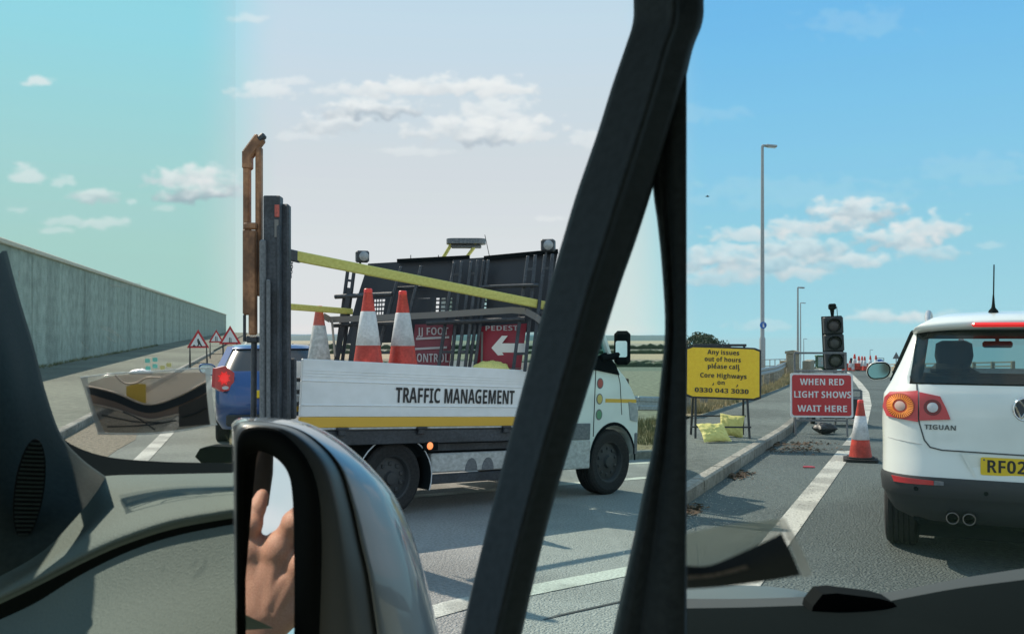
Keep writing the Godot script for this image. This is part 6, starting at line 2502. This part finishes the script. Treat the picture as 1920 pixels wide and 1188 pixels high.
	box(iv, Vector3(0.0, 1.45, -2.72), Vector3(0.24, 0.06, 0.03), Basis(), 0.015)
	bar(iv, Vector3(0, 1.47, -2.74), Vector3(0, 1.54, -2.78), 0.03)
	obj("inside_mirror", iv, M.black, c)
	var dsh := S()
	box(dsh, Vector3(0, 1.06, -3.05), Vector3(1.45, 0.2, 0.6), Basis(), 0.06)
	obj("dashboard", dsh, M.interior_dark, c)


# ---------------------------------------------------------------- our own car: dash corner, door with its mirror, windscreen foot
func row(pts: Array, d) -> Array:
	var out := []
	for k in pts.size():
		out.append(P(pts[k][0], pts[k][1], d[k] if d is Array else d))
	return out


func interior_left(c: Node3D) -> void:
	# pillar trim
	var st := S()
	var r0 := row([[4, 470], [30, 560], [58, 650], [80, 735], [110, 815], [150, 862], [196, 896]], [1.2, 1.17, 1.14, 1.11, 1.09, 1.08, 1.06])
	var r1 := row([[-8, 480], [16, 570], [42, 662], [64, 750], [92, 838], [134, 888], [180, 922]], [1.16, 1.13, 1.10, 1.07, 1.05, 1.04, 1.03])
	var r2 := row([[-42, 500], [-22, 590], [8, 695], [28, 800], [52, 895], [92, 950], [140, 972]], [1.08, 1.05, 1.02, 1.0, 0.985, 0.98, 0.98])
	var r3 := row([[-120, 520], [-100, 620], [-70, 740], [-50, 850], [-20, 950], [20, 1020], [70, 1040]], [1.0, 0.98, 0.96, 0.95, 0.94, 0.94, 0.945])
	var r4 := row([[-260, 560], [-240, 680], [-220, 800], [-200, 900], [-170, 1000], [-130, 1080], [-60, 1110]], [0.95, 0.94, 0.93, 0.92, 0.91, 0.91, 0.92])
	sheet(st, [r0, r1, r2, r3, r4], 40, 1, 6)
	sheet(st, [row([[12, 470], [36, 560], [63, 650], [85, 735], [114, 815], [153, 860], [198, 893]], 1.26), r0], 40, 1)
	wobj("pillar_trim", st, M.pillar_trim, c)
	# unseen panel added beyond the pillar to keep sun off the dash
	var dtm := S()
	box(dtm, Vector3(-0.86, 1.33, -1.14), Vector3(0.04, 0.86, 0.5), Basis(), 0.01)
	wobj("sun_block_panel", dtm, M.pillar_trim, c)
	# speaker grille, a field of small raised ribs in an oval
	var gr := S()
	var gx := Transform3D(Basis(Vector3.UP, 0.55) * Basis(Vector3(0, 0, 1), -0.12), P(54, 915, 0.955))
	prism(gr, ellipse(0.014, 0.052, 28), 0.008, gx)
	var gn := wobj("speaker_grille", gr, M.black, c)
	var gs := S()
	for k in 22:
		var y := -0.047 + k * 0.0045
		var hw := 0.0125 * sqrt(maxf(0.02, 1.0 - pow(y / 0.051, 2.0)))
		bar(gs, gx * Vector3(-hw, y, 0.005), gx * Vector3(hw, y, 0.005), 0.002, 0.002, Vector3.BACK)
	wobj("grille_ribs", gs, M.pillar_trim, gn)
	# black windscreen edge
	var bl := S()
	var b0 := row([[62, 700], [80, 760], [100, 800], [132, 832], [200, 856], [300, 865], [372, 867], [441, 868]], 1.34)
	var b1 := row([[60, 730], [78, 790], [104, 835], [140, 866], [200, 888], [300, 896], [372, 896], [441, 896]], 1.26)
	var b2 := row([[40, 780], [70, 840], [100, 875], [140, 900], [200, 915], [300, 914], [372, 912], [441, 910]], 1.16)
	sheet(bl, [b0, b1, b2], 48, 1, 4)
	wobj("windscreen_edge", bl, M.cowl, c)
	# dash top
	var dt := S()
	var d0 := row([[-40, 990], [60, 950], [150, 905], [200, 892], [300, 889], [441, 886]], 1.19)
	var d1 := row([[-40, 1030], [60, 985], [150, 932], [220, 916], [320, 906], [441, 903]], 1.11)
	var d2 := row([[-40, 1075], [60, 1040], [150, 995], [230, 965], [330, 941], [441, 928]], 1.0)
	var d3 := row([[-40, 1130], [60, 1085], [165, 1032], [240, 1000], [330, 972], [441, 953]], 0.93)
	var d4 := row([[-40, 1150], [60, 1103], [165, 1050], [240, 1018], [330, 990], [441, 970]], 0.945)
	sheet(dt, [d0, d1, d2, d3, d4], 64, 1, 6)
	wobj("dash_top", dt, M.dash, c)
	var gv := S()
	var g1 := row([[-40, 1185], [60, 1140], [150, 1085], [240, 1040], [330, 1010], [441, 988]], 0.99)
	sheet(gv, [d4, g1], 48, 1)
	wobj("dash_groove", gv, M.cowl, c)
	var dl := S()
	var l0 := row([[-40, 1178], [60, 1133], [150, 1078], [240, 1034], [330, 1004], [441, 982]], 0.925)
	var l1 := row([[-40, 1245], [60, 1205], [155, 1155], [240, 1122], [330, 1098], [441, 1080]], 0.86)
	var l2 := row([[-40, 1330], [60, 1300], [160, 1265], [240, 1245], [330, 1230], [441, 1220]], 0.76)
	sheet(dl, [l0, l1, l2], 64, 1, 6)
	wobj("lower_dash", dl, M.dash, c)
	# the windscreen itself
	var ws := S()
	quad(ws, P(-80, 880, 1.42), P(441, 880, 1.42), P(441, -60, 0.95), P(-80, -60, 0.95))
	wobj("windscreen", ws, M.screen, c)
	# pale streaks painted in for the haze reflected on the glass
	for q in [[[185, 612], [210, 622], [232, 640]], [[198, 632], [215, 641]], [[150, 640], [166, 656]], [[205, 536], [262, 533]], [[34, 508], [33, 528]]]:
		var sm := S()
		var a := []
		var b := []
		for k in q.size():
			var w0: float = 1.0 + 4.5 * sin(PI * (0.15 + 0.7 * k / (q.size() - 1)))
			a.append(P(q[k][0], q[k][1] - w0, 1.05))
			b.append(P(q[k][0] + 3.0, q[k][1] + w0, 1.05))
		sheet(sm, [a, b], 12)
		wobj("haze_streak", sm, M.haze_streak, c)
	# wiper tip outside
	var wp := S()
	prism(wp, [Vector2(-0.030, -0.004), Vector2(-0.022, 0.009), Vector2(-0.004, 0.013), Vector2(0.05, 0.011), Vector2(0.05, -0.014), Vector2(-0.02, -0.014)], 0.03, Transform3D(Basis(), P(406, 849, 1.46)))
	wobj("wiper", wp, M.black, c)

	# clear sleeve with folded papers hanging on the glass
	var w := thing("plastic_wallet", "clear plastic wallet of folded papers hanging before the windscreen, above the sunlit dashboard", "plastic wallet", P(275, 812, 1.12))
	wallet(w)


func wallet(w: Node3D) -> void:
	var d := 1.12
	var edge := row([[160, 722], [215, 735], [275, 757], [330, 743], [386, 714]], d)
	var pk := S()
	sheet(pk, [row([[168, 716], [215, 704], [275, 700], [330, 698], [386, 698]], d + 0.008), row([[162, 724], [215, 739], [275, 760], [330, 746], [386, 718]], d + 0.006)], 24)
	wobj("paper", pk, M.paper_pink, w)
	var ye := S()
	sheet(ye, [row([[236, 724], [255, 719], [273, 720]], d + 0.004), row([[236, 742], [255, 750], [273, 757]], d + 0.003)], 12)
	wobj("yellow_slip", ye, M.paper_yellow, w)
	var dk := S()
	var e2 := row([[165, 738], [215, 753], [275, 774], [330, 761], [387, 735]], d - 0.004)
	sheet(dk, [edge, e2], 24)
	wobj("dark_fold", dk, M.paper_dark, w)
	var sp := S()
	var e3 := row([[170, 757], [215, 766], [275, 786], [330, 776], [388, 752]], d)
	sheet(sp, [row([[165, 738], [215, 753], [275, 774], [330, 761], [387, 735]], d - 0.002), e3], 24)
	wobj("paper", sp, mat(0.30, 0.235, 0.205, 0.85), w)
	var lo := S()
	sheet(lo, [e3, row([[177, 785], [215, 790], [275, 800], [330, 795], [391, 778]], d - 0.006), row([[184, 809], [215, 811], [275, 811], [330, 806], [394, 796]], d)], 24, 1, 3)
	wobj("paper", lo, M.paper_brown, w)
	var rt := S()
	sheet(rt, [row([[334, 762], [360, 752], [387, 738]], d - 0.006), row([[335, 800], [360, 798], [393, 795]], d - 0.006)], 8)
	wobj("dark_fold", rt, mat(0.045, 0.045, 0.045, 0.7), w)
	# creases in the dark paper
	var cr := S()
	for q in [[[190, 778], [250, 790], [300, 792]], [[200, 800], [270, 797], [330, 788]], [[340, 782], [365, 775], [385, 764]], [[230, 772], [260, 785], [290, 806]]]:
		tube(cr, curve(row(q, d - 0.007), 10), 0.0009, 5)
	wobj("crease", cr, M.paper_dark, w)
	var ed := S()
	for q in [[[160, 723], [215, 736], [275, 758], [330, 744], [386, 715]], [[170, 757], [215, 767], [275, 786], [310, 782], [335, 776]], [[215, 703], [232, 718], [255, 718], [275, 708], [300, 708]]]:
		tube(ed, Array(curve(row(q, d - 0.006), 20)), 0.0011, 5)
	wobj("paper_edge", ed, mat(0.62, 0.5, 0.4, 0.6), w)
	var pl := S()
	sheet(pl, [row([[150, 709], [215, 700], [275, 696], [330, 693], [392, 690]], d + 0.012), row([[183, 812], [215, 812], [275, 812], [330, 807], [405, 794]], d + 0.012)], 16)
	wobj("clear_sleeve", pl, M.plastic, w)
	for q in [[[[150, 708], [162, 745], [172, 780], [183, 813]], [[163, 706], [170, 745], [182, 780], [196, 812]]], [[[384, 689], [387, 730], [390, 765], [394, 796]], [[394, 689], [397, 730], [401, 765], [406, 794]]]]:
		var s := S()
		sheet(s, [row(q[0], d - 0.008), row(q[1], d - 0.009)], 16)
		wobj("welded_seam", s, M.seam, w)
	# glints of a sticker on the glass above, painted as coloured squares
	for q in [[276, 676], [290, 674], [290, 686], [304, 689], [277, 690], [316, 684]]:
		var hs := S()
		prism(hs, rounded_rect(0.0062, 0.0052, 0.001, 2), 0.0006, Transform3D(Basis(), P(q[0], q[1], d + 0.02)))
		wobj("painted_glint", hs, M.glint_teal if q[0] < 300 else M.glint_gold, w)
	var rim := S()
	tube(rim, Array(curve(row([[150, 708], [215, 700], [275, 697], [330, 693], [394, 689]], d - 0.008), 20)), 0.001, 5)
	tube(rim, Array(curve(row([[183, 813], [215, 813], [275, 813], [330, 808], [406, 795]], d - 0.008), 20)), 0.0012, 5)
	wobj("rim", rim, M.seam, w)


# reflect a point in the door mirror's plane
var mirror_at := Vector3.ZERO
var mirror_n := Vector3(-0.065, 0.125, 0.99).normalized()


func mirrored(p: Vector3) -> Vector3:
	return p - 2.0 * (p - mirror_at).dot(mirror_n) * mirror_n


func on_mirror(px: float, py: float) -> Vector3:
	var eye := Vector3(0, EYE, 0)
	var dir := P(px, py, 1.0) - eye
	return eye + dir * ((mirror_at - eye).dot(mirror_n) / dir.dot(mirror_n))


func car_door(c: Node3D) -> void:
	mirror_at = P(505, 1000, 0.82)
	var left := [[1192, -430], [1190, -190], [1188, -20], [1187, 40], [1172, 90], [1148, 160], [1120, 250], [1082, 360], [1055, 450], [1030, 535], [1003, 640], [975, 745], [950, 840], [920, 960], [890, 1080], [858, 1210]]
	var right := [[1322, -430], [1321, -190], [1320, -20], [1318, 40], [1300, 110], [1283, 170], [1256, 256], [1222, 358], [1193, 446], [1163, 535], [1130, 640], [1098, 742], [1068, 840], [1033, 960], [1003, 1080], [974, 1210]]
	var pil := S()
	var cuts := [[0.0, 0.70], [0.015, 0.665], [0.06, 0.645], [0.46, 0.622], [0.52, 0.610], [0.57, 0.606], [0.62, 0.612], [0.68, 0.628], [0.9, 0.632], [0.97, 0.65], [1.0, 0.70]]
	var rows := []
	for q in cuts:
		var r := []
		for k in left.size():
			r.append(P(lerpf(left[k][0], right[k][0], q[0]), left[k][1], q[1]))
		rows.append(r)
	rows.append(rows[0])
	sheet(pil, rows, 60, 1)
	wobj("pillar", pil, M.pillar, c)
	var pl := [[1222, -430], [1222, -200], [1222, 0], [1222, 200], [1224, 345], [1233, 420], [1241, 500], [1247, 610], [1240, 700], [1225, 830], [1206, 920], [1190, 1000], [1170, 1090], [1144, 1210]]
	var post := S()
	rows = []
	for q in [[0.0, 0.72], [0.06, 0.68], [0.2, 0.665], [0.35, 0.675], [0.45, 0.66], [0.95, 0.65], [1.0, 0.72]]:
		var r := []
		for k in pl.size():
			r.append(P(lerpf(pl[k][0], 1288.0, q[0]), pl[k][1], q[1]))
		rows.append(r)
	rows.append(rows[0])
	sheet(post, rows, 60, 1)
	wobj("window_post", post, M.pillar, c)
	var gl := S()
	sheet(gl, [row([[1222, 340], [1193, 446], [1163, 535], [1130, 640], [1098, 742], [1068, 840], [1033, 960], [1003, 1080], [974, 1210]], 0.705), row([[1226, 340], [1236, 446], [1243, 535], [1247, 640], [1237, 742], [1224, 840], [1198, 960], [1172, 1080], [1144, 1210]], 0.725)], 24)
	wobj("quarter_window", gl, M.quarter, c)
	# wing mirror
	var m := Node3D.new()
	m.name = "wing_mirror"
	c.add_child(m, true)
	var c0 := [[458, 1230], [457, 1040], [457, 900], [462, 858], [478, 846], [505, 850], [530, 868], [545, 895], [551, 940], [553, 1010], [554, 1110], [553, 1230]]
	var c2 := [[444, 1230], [443, 1040], [443, 870], [447, 818], [470, 801], [520, 806], [560, 840], [584, 879], [598, 930], [603, 1000], [602, 1090], [597, 1230]]
	var c3 := [[440, 1230], [439, 1040], [438, 850], [442, 800], [470, 789], [546, 800], [598, 830], [638, 878], [659, 945], [675, 1015], [692, 1090], [712, 1230]]
	var c4 := [[437, 1230], [435, 1040], [434, 830], [438, 790], [475, 782], [573, 792], [656, 839], [728, 911], [765, 980], [790, 1055], [812, 1140], [835, 1230]]
	var gp := []
	for q in c0:
		gp.append(on_mirror(q[0], q[1]))
	var ring := curve(gp, 60)
	var g := S()
	for k in 59:
		tri(g, mirror_at, ring[k], ring[k + 1])
	tri(g, mirror_at, ring[59], ring[0])
	wobj("mirror_glass", g, M.mirror, m)
	var mid := func(a: Array, b: Array, t: float) -> Array:
		var out := []
		for k in a.size():
			out.append([lerpf(a[k][0], b[k][0], t), lerpf(a[k][1], b[k][1], t)])
		return out
	var rim := S()
	var lip := []
	for q in gp:
		lip.append(q + mirror_n * 0.004)
	sheet(rim, [gp, lip, row(mid.call(c0, c2, 0.35), 0.811), row(mid.call(c0, c2, 0.8), 0.808), row(c2, 0.815)], 60, 1, 1)
	wobj("mirror_rim", rim, M.black, m)
	var sh := S()
	sheet(sh, [row(c2, 0.815), row(mid.call(c2, c3, 0.12), 0.816), row(mid.call(c2, c3, 0.55), 0.822), row(c3, 0.85)], 60, 1, 5)
	wobj("mirror_shell", sh, mat(0.075, 0.09, 0.10, 0.38), m)
	var cv := S()
	sheet(cv, [row(c3, 0.85), row(mid.call(c3, c4, 0.05), 0.846), row(mid.call(c3, c4, 0.45), 0.868), row(mid.call(c3, c4, 0.8), 0.90), row(c4, 0.96), row(mid.call(c3, c4, 0.8), 1.03), row(c3, 1.08)], 60, 1, 5)
	wobj("mirror_cover", cv, M.silver_paint, m)
	# unseen rest of the cabin, added to shade the interior: roof, side, back
	var cabin := S()
	box(cabin, Vector3(0.35, 1.96, 0.05), Vector3(2.2, 0.06, 2.4), Basis(), 0.02)
	wobj("roof", cabin, M.lining, c)
	var side := S()
	box(side, Vector3(1.46, 1.2, 0.35), Vector3(0.06, 1.45, 1.75), Basis(), 0.02)
	wobj("shade_side_panel", side, M.lining, c)
	var bk := S()
	box(bk, Vector3(0.35, 1.2, 1.24), Vector3(2.16, 1.45, 0.06), Basis(), 0.02)
	wobj("shade_bulkhead", bk, M.lining, c)
	# what the mirror shows: a hand, and the seat behind it
	hand()
	var s := Node3D.new()
	s.name = "seat"
	c.add_child(s, true)
	var hr := S()
	var at := mirrored(P(436, 885, 2.0))
	var rr := []
	for q in [[-0.09, 0.6], [-0.07, 0.95], [0.0, 1.0], [0.08, 0.95], [0.10, 0.6]]:
		var ring2 := PackedVector3Array()
		for v in rounded_rect(0.17 * q[1], 0.12 * q[1], 0.05 * q[1]):
			ring2.append(at + Vector3(v.x, q[0], v.y))
		rr.append(ring2)
	loft(hr, rr, true, true, 1)
	wobj("headrest", hr, M.seat, s)
	var sb := S()
	box(sb, at + Vector3(-0.12, -0.42, 0.02), Vector3(0.36, 0.55, 0.14), Basis(), 0.05)
	wobj("seat_back", sb, M.seat, s)


func hand() -> void:
	var d := 1.22
	var joints := [
		# a, b, radius a, radius b: forearm and wrist, then the back of the hand, then the digits
		[[440, 1420, 0.02], [466, 1190, 0.0], 0.040, 0.029], [[466, 1190, 0.0], [480, 1085, 0.0], 0.029, 0.026], [[480, 1085, 0.0], [474, 1010, 0.0], 0.026, 0.0165], [[484, 1090, 0.0], [512, 1008, -0.004], 0.026, 0.016], [[490, 1100, 0.0], [546, 1030, -0.002], 0.026, 0.0155], [[494, 1115, 0.0], [566, 1068, 0.004], 0.025, 0.014], [[474, 1010, 0.0], [512, 1008, -0.004], 0.0165, 0.016],
		[[474, 1010, 0.0], [474, 972, -0.012], 0.0125, 0.0108], [[474, 972, -0.012], [484, 946, -0.006], 0.0105, 0.0092], [[484, 946, -0.006], [491, 929, 0.002], 0.009, 0.0075],
		[[512, 1008, -0.004], [536, 968, -0.016], 0.0128, 0.0112], [[536, 968, -0.016], [560, 938, -0.012], 0.0108, 0.0095], [[560, 938, -0.012], [574, 922, -0.002], 0.0092, 0.0078],
		[[546, 1030, -0.002], [584, 996, -0.012], 0.012, 0.0105], [[584, 996, -0.012], [612, 976, -0.006], 0.0102, 0.009], [[612, 976, -0.006], [628, 966, 0.004], 0.0088, 0.0072],
		[[566, 1068, 0.004], [602, 1046, -0.004], 0.0105, 0.0092], [[602, 1046, -0.004], [624, 1034, 0.004], 0.009, 0.008], [[624, 1034, 0.004], [638, 1028, 0.012], 0.0078, 0.0066],
		[[462, 1120, 0.0], [430, 1062, -0.008], 0.019, 0.0135], [[430, 1062, -0.008], [420, 1020, -0.014], 0.013, 0.0115], [[420, 1020, -0.014], [424, 990, -0.012], 0.011, 0.009],
		[[474, 1008, -0.006], [475, 1004, -0.006], 0.0172, 0.0172], [[512, 1006, -0.01], [514, 1002, -0.01], 0.0168, 0.0166], [[546, 1028, -0.008], [549, 1025, -0.008], 0.0162, 0.016], [[475, 971, -0.016], [476, 969, -0.016], 0.0118, 0.0118], [[536, 967, -0.02], [538, 965, -0.02], 0.0122, 0.012],
		# tendons and veins raise the back of the hand a little
		[[486, 1100, -0.024], [476, 1016, -0.016], 0.0055, 0.005], [[496, 1100, -0.025], [512, 1014, -0.018], 0.0055, 0.005], [[508, 1102, -0.022], [544, 1034, -0.015], 0.005, 0.005], [[478, 1060, -0.024], [500, 1085, -0.0255], 0.003, 0.003], [[500, 1085, -0.0255], [520, 1050, -0.021], 0.003, 0.003],
	]
	var bones := []
	for j in joints:
		var a := mirrored(P(491 + (j[0][0] - 491) * 1.3, 929 + (j[0][1] - 929) * 1.3, d + j[0][2]))
		var b := mirrored(P(491 + (j[1][0] - 491) * 1.3, 929 + (j[1][1] - 929) * 1.3, d + j[1][2]))
		bones.append([a, b, j[2] * 1.22, j[3] * 1.22])
	var st := surface_net(bones, 0.0034, 0.0055)
	var h := thing("person_hand", "tanned raised hand of a person, reflected in the wing mirror", "hand", mirrored(P(466, 1190, d)))
	var sk := wobj("skin", st, M.skin, h)
	for nl in [[487.0, 927.0, 0.010], [578.0, 918.0, -0.002]]:
		var nm := S()
		var at := mirrored(P(nl[0] + 3.0, nl[1] + 8.0, d + nl[2] - 0.0155))
		var rings := []
		for k in 4:
			var f := k / 3.0
			var ring := PackedVector3Array()
			for i in 12:
				var a := TAU * i / 12.0
				ring.append(at + Vector3(cos(a) * 0.005 * f, sin(a) * 0.0068 * f, 0.0015 * f * f))
			rings.append(ring)
		loft(nm, rings, true, false, 1)
		wobj("fingernail", nm, mat(0.62, 0.40, 0.33, 0.3), sk)


# smooth union of tapered capsules, meshed as surface nets
func surface_net(bones: Array, cell: float, blend: float) -> SurfaceTool:
	var lo := Vector3.INF
	var hi := -Vector3.INF
	for b in bones:
		for k in 2:
			lo = lo.min((b[k] as Vector3) - Vector3.ONE * (float(b[2 + k]) + blend + cell * 2.0))
			hi = hi.max((b[k] as Vector3) + Vector3.ONE * (float(b[2 + k]) + blend + cell * 2.0))
	var nx := int((hi.x - lo.x) / cell) + 2
	var ny := int((hi.y - lo.y) / cell) + 2
	var nz := int((hi.z - lo.z) / cell) + 2
	var field := PackedFloat32Array()
	field.resize(nx * ny * nz)
	field.fill(0.0)
	# soft-min by summed exponentials: only cells near each bone are visited
	for b in bones:
		var a: Vector3 = b[0]
		var e: Vector3 = b[1]
		var ra: float = b[2]
		var rb: float = b[3]
		var reach := maxf(ra, rb) + blend * 3.0
		var l := ((a.min(e) - Vector3.ONE * reach) - lo) / cell
		var u := ((a.max(e) + Vector3.ONE * reach) - lo) / cell
		var ab := e - a
		var inv := 1.0 / maxf(ab.length_squared(), 1e-9)
		for z in range(maxi(0, int(l.z)), mini(nz, int(u.z) + 2)):
			for y in range(maxi(0, int(l.y)), mini(ny, int(u.y) + 2)):
				for x in range(maxi(0, int(l.x)), mini(nx, int(u.x) + 2)):
					var p := lo + Vector3(x, y, z) * cell
					var t := clampf((p - a).dot(ab) * inv, 0.0, 1.0)
					var dist := p.distance_to(a + ab * t) - lerpf(ra, rb, t)
					field[(z * ny + y) * nx + x] += exp(-dist / (blend * 0.35))
	# inside where the sum passes 1
	var index := {}
	var verts := []
	for z in nz - 1:
		for y in ny - 1:
			for x in nx - 1:
				var i := (z * ny + y) * nx + x
				var f := [field[i], field[i + 1], field[i + nx], field[i + nx + 1], field[i + nx * ny], field[i + nx * ny + 1], field[i + nx * ny + nx], field[i + nx * ny + nx + 1]]
				var inside := 0
				for v in f:
					if v > 1.0:
						inside += 1
				if inside == 0 or inside == 8:
					continue
				var sum := Vector3.ZERO
				var n := 0
				for ed in [[0, 1], [2, 3], [4, 5], [6, 7], [0, 2], [1, 3], [4, 6], [5, 7], [0, 4], [1, 5], [2, 6], [3, 7]]:
					var fa := log(maxf(f[ed[0]], 1e-6))
					var fb := log(maxf(f[ed[1]], 1e-6))
					if (fa > 0.0) != (fb > 0.0):
						var t := fa / (fa - fb)
						var ca := Vector3(ed[0] & 1, (ed[0] >> 1) & 1, ed[0] >> 2)
						var cb := Vector3(ed[1] & 1, (ed[1] >> 1) & 1, ed[1] >> 2)
						sum += ca.lerp(cb, t)
						n += 1
				index[i] = verts.size()
				verts.append(lo + (Vector3(x, y, z) + sum / n) * cell)
	var st := S()
	for i in index:
		var x: int = i % nx
		var y: int = (i / nx) % ny
		var z: int = i / (nx * ny)
		var here: bool = field[i] > 1.0
		for ax in 3:
			var step: int = [1, nx, nx * ny][ax]
			var s1: int = [nx, nx * ny, 1][ax]
			var s2: int = [nx * ny, 1, nx][ax]
			if (field[i + step] > 1.0) == here:
				continue
			if not (index.has(i - s1) and index.has(i - s2) and index.has(i - s1 - s2)):
				continue
			var q := [verts[index[i]], verts[index[i - s1]], verts[index[i - s1 - s2]], verts[index[i - s2]]]
			if here:
				q.reverse()
			quad(st, q[0], q[1], q[2], q[3], 1)
	return st


func interior_right(c: Node3D) -> void:
	var ed := S()
	var top := [[1284, 1122], [1400, 1122], [1520, 1118], [1640, 1112], [1700, 1104], [1800, 1084], [1940, 1062]]
	var low := [[1284, 1140], [1400, 1138], [1520, 1134], [1640, 1130], [1700, 1120], [1800, 1102], [1940, 1084]]
	var bot := [[1284, 1240], [1400, 1240], [1520, 1240], [1640, 1240], [1700, 1240], [1800, 1240], [1940, 1240]]
	sheet(ed, [row(top, 1.10), row(low, 1.0)], 40)
	wobj("cowl_edge", ed, mat(0.035, 0.045, 0.045, 0.8), c)
	var bl := S()
	sheet(bl, [row(low, 1.0), row(low, 0.97), row(bot, 0.72)], 40)
	wobj("cowl", bl, M.cowl, c)
	var bo := S()
	sheet(bo, [row([[1284, 1100], [1360, 1097], [1440, 1099], [1505, 1108], [1530, 1124]], 1.75), row([[1284, 1112], [1360, 1110], [1430, 1112], [1480, 1118], [1500, 1126]], 1.5), row([[1284, 1128], [1360, 1128], [1430, 1128], [1500, 1128], [1530, 1128]], 1.2)], 30, 1, 4)
	wobj("bonnet", bo, M.bonnet, c)
	var wp := S()
	var pts := []
	for q in [[1513, 1140], [1516, 1128], [1534, 1106], [1560, 1104], [1640, 1114], [1664, 1121], [1692, 1150], [1540, 1150]]:
		pts.append(Vector2((q[0] - 1600.0) / F * 0.95, -(q[1] - 1130.0) / F * 0.95))
	prism(wp, pts, 0.03, Transform3D(Basis(), P(1600, 1130, 0.95)))
	wobj("wiper", wp, M.black, c)
	var ws := S()
	quad(ws, P(1289, 1126, 1.25), P(2000, 1126, 1.25), P(2000, -60, 0.85), P(1289, -60, 0.85))
	wobj("windscreen", ws, M.screen, c)
	# the same kind of sleeve, close to the lens and out of focus
	var d := 0.4
	var w := thing("plastic_wallet", "blurred plastic wallet of papers close to the camera at the lower right panel's corner", "plastic wallet", P(1390, 1110, d))
	var pa := S()
	sheet(pa, [row([[1287, 1000], [1340, 988], [1400, 980], [1462, 972]], d + 0.004), row([[1287, 1064], [1330, 1064], [1390, 1040], [1470, 1003]], d + 0.003)], 16)
	wobj("paper", pa, M.paper_pale, w)
	var dk := S()
	sheet(dk, [row([[1287, 1060], [1330, 1060], [1390, 1036], [1466, 1000]], d), row([[1287, 1085], [1340, 1082], [1410, 1062], [1484, 1035]], d - 0.004), row([[1287, 1104], [1350, 1100], [1430, 1090], [1502, 1078]], d)], 16, 1, 3)
	wobj("dark_fold", dk, M.paper_dark, w)
	var st := S()
	sheet(st, [row([[1290, 1078], [1340, 1074], [1400, 1058]], d - 0.006), row([[1290, 1086], [1340, 1082], [1404, 1066]], d - 0.006)], 10)
	wobj("paper", st, M.paper_brown, w)
	var sm := S()
	sheet(sm, [row([[1458, 972], [1475, 1005], [1490, 1040], [1504, 1082]], d - 0.002), row([[1472, 970], [1490, 1003], [1508, 1038], [1524, 1078]], d - 0.002)], 10)
	wobj("welded_seam", sm, M.seam, w)
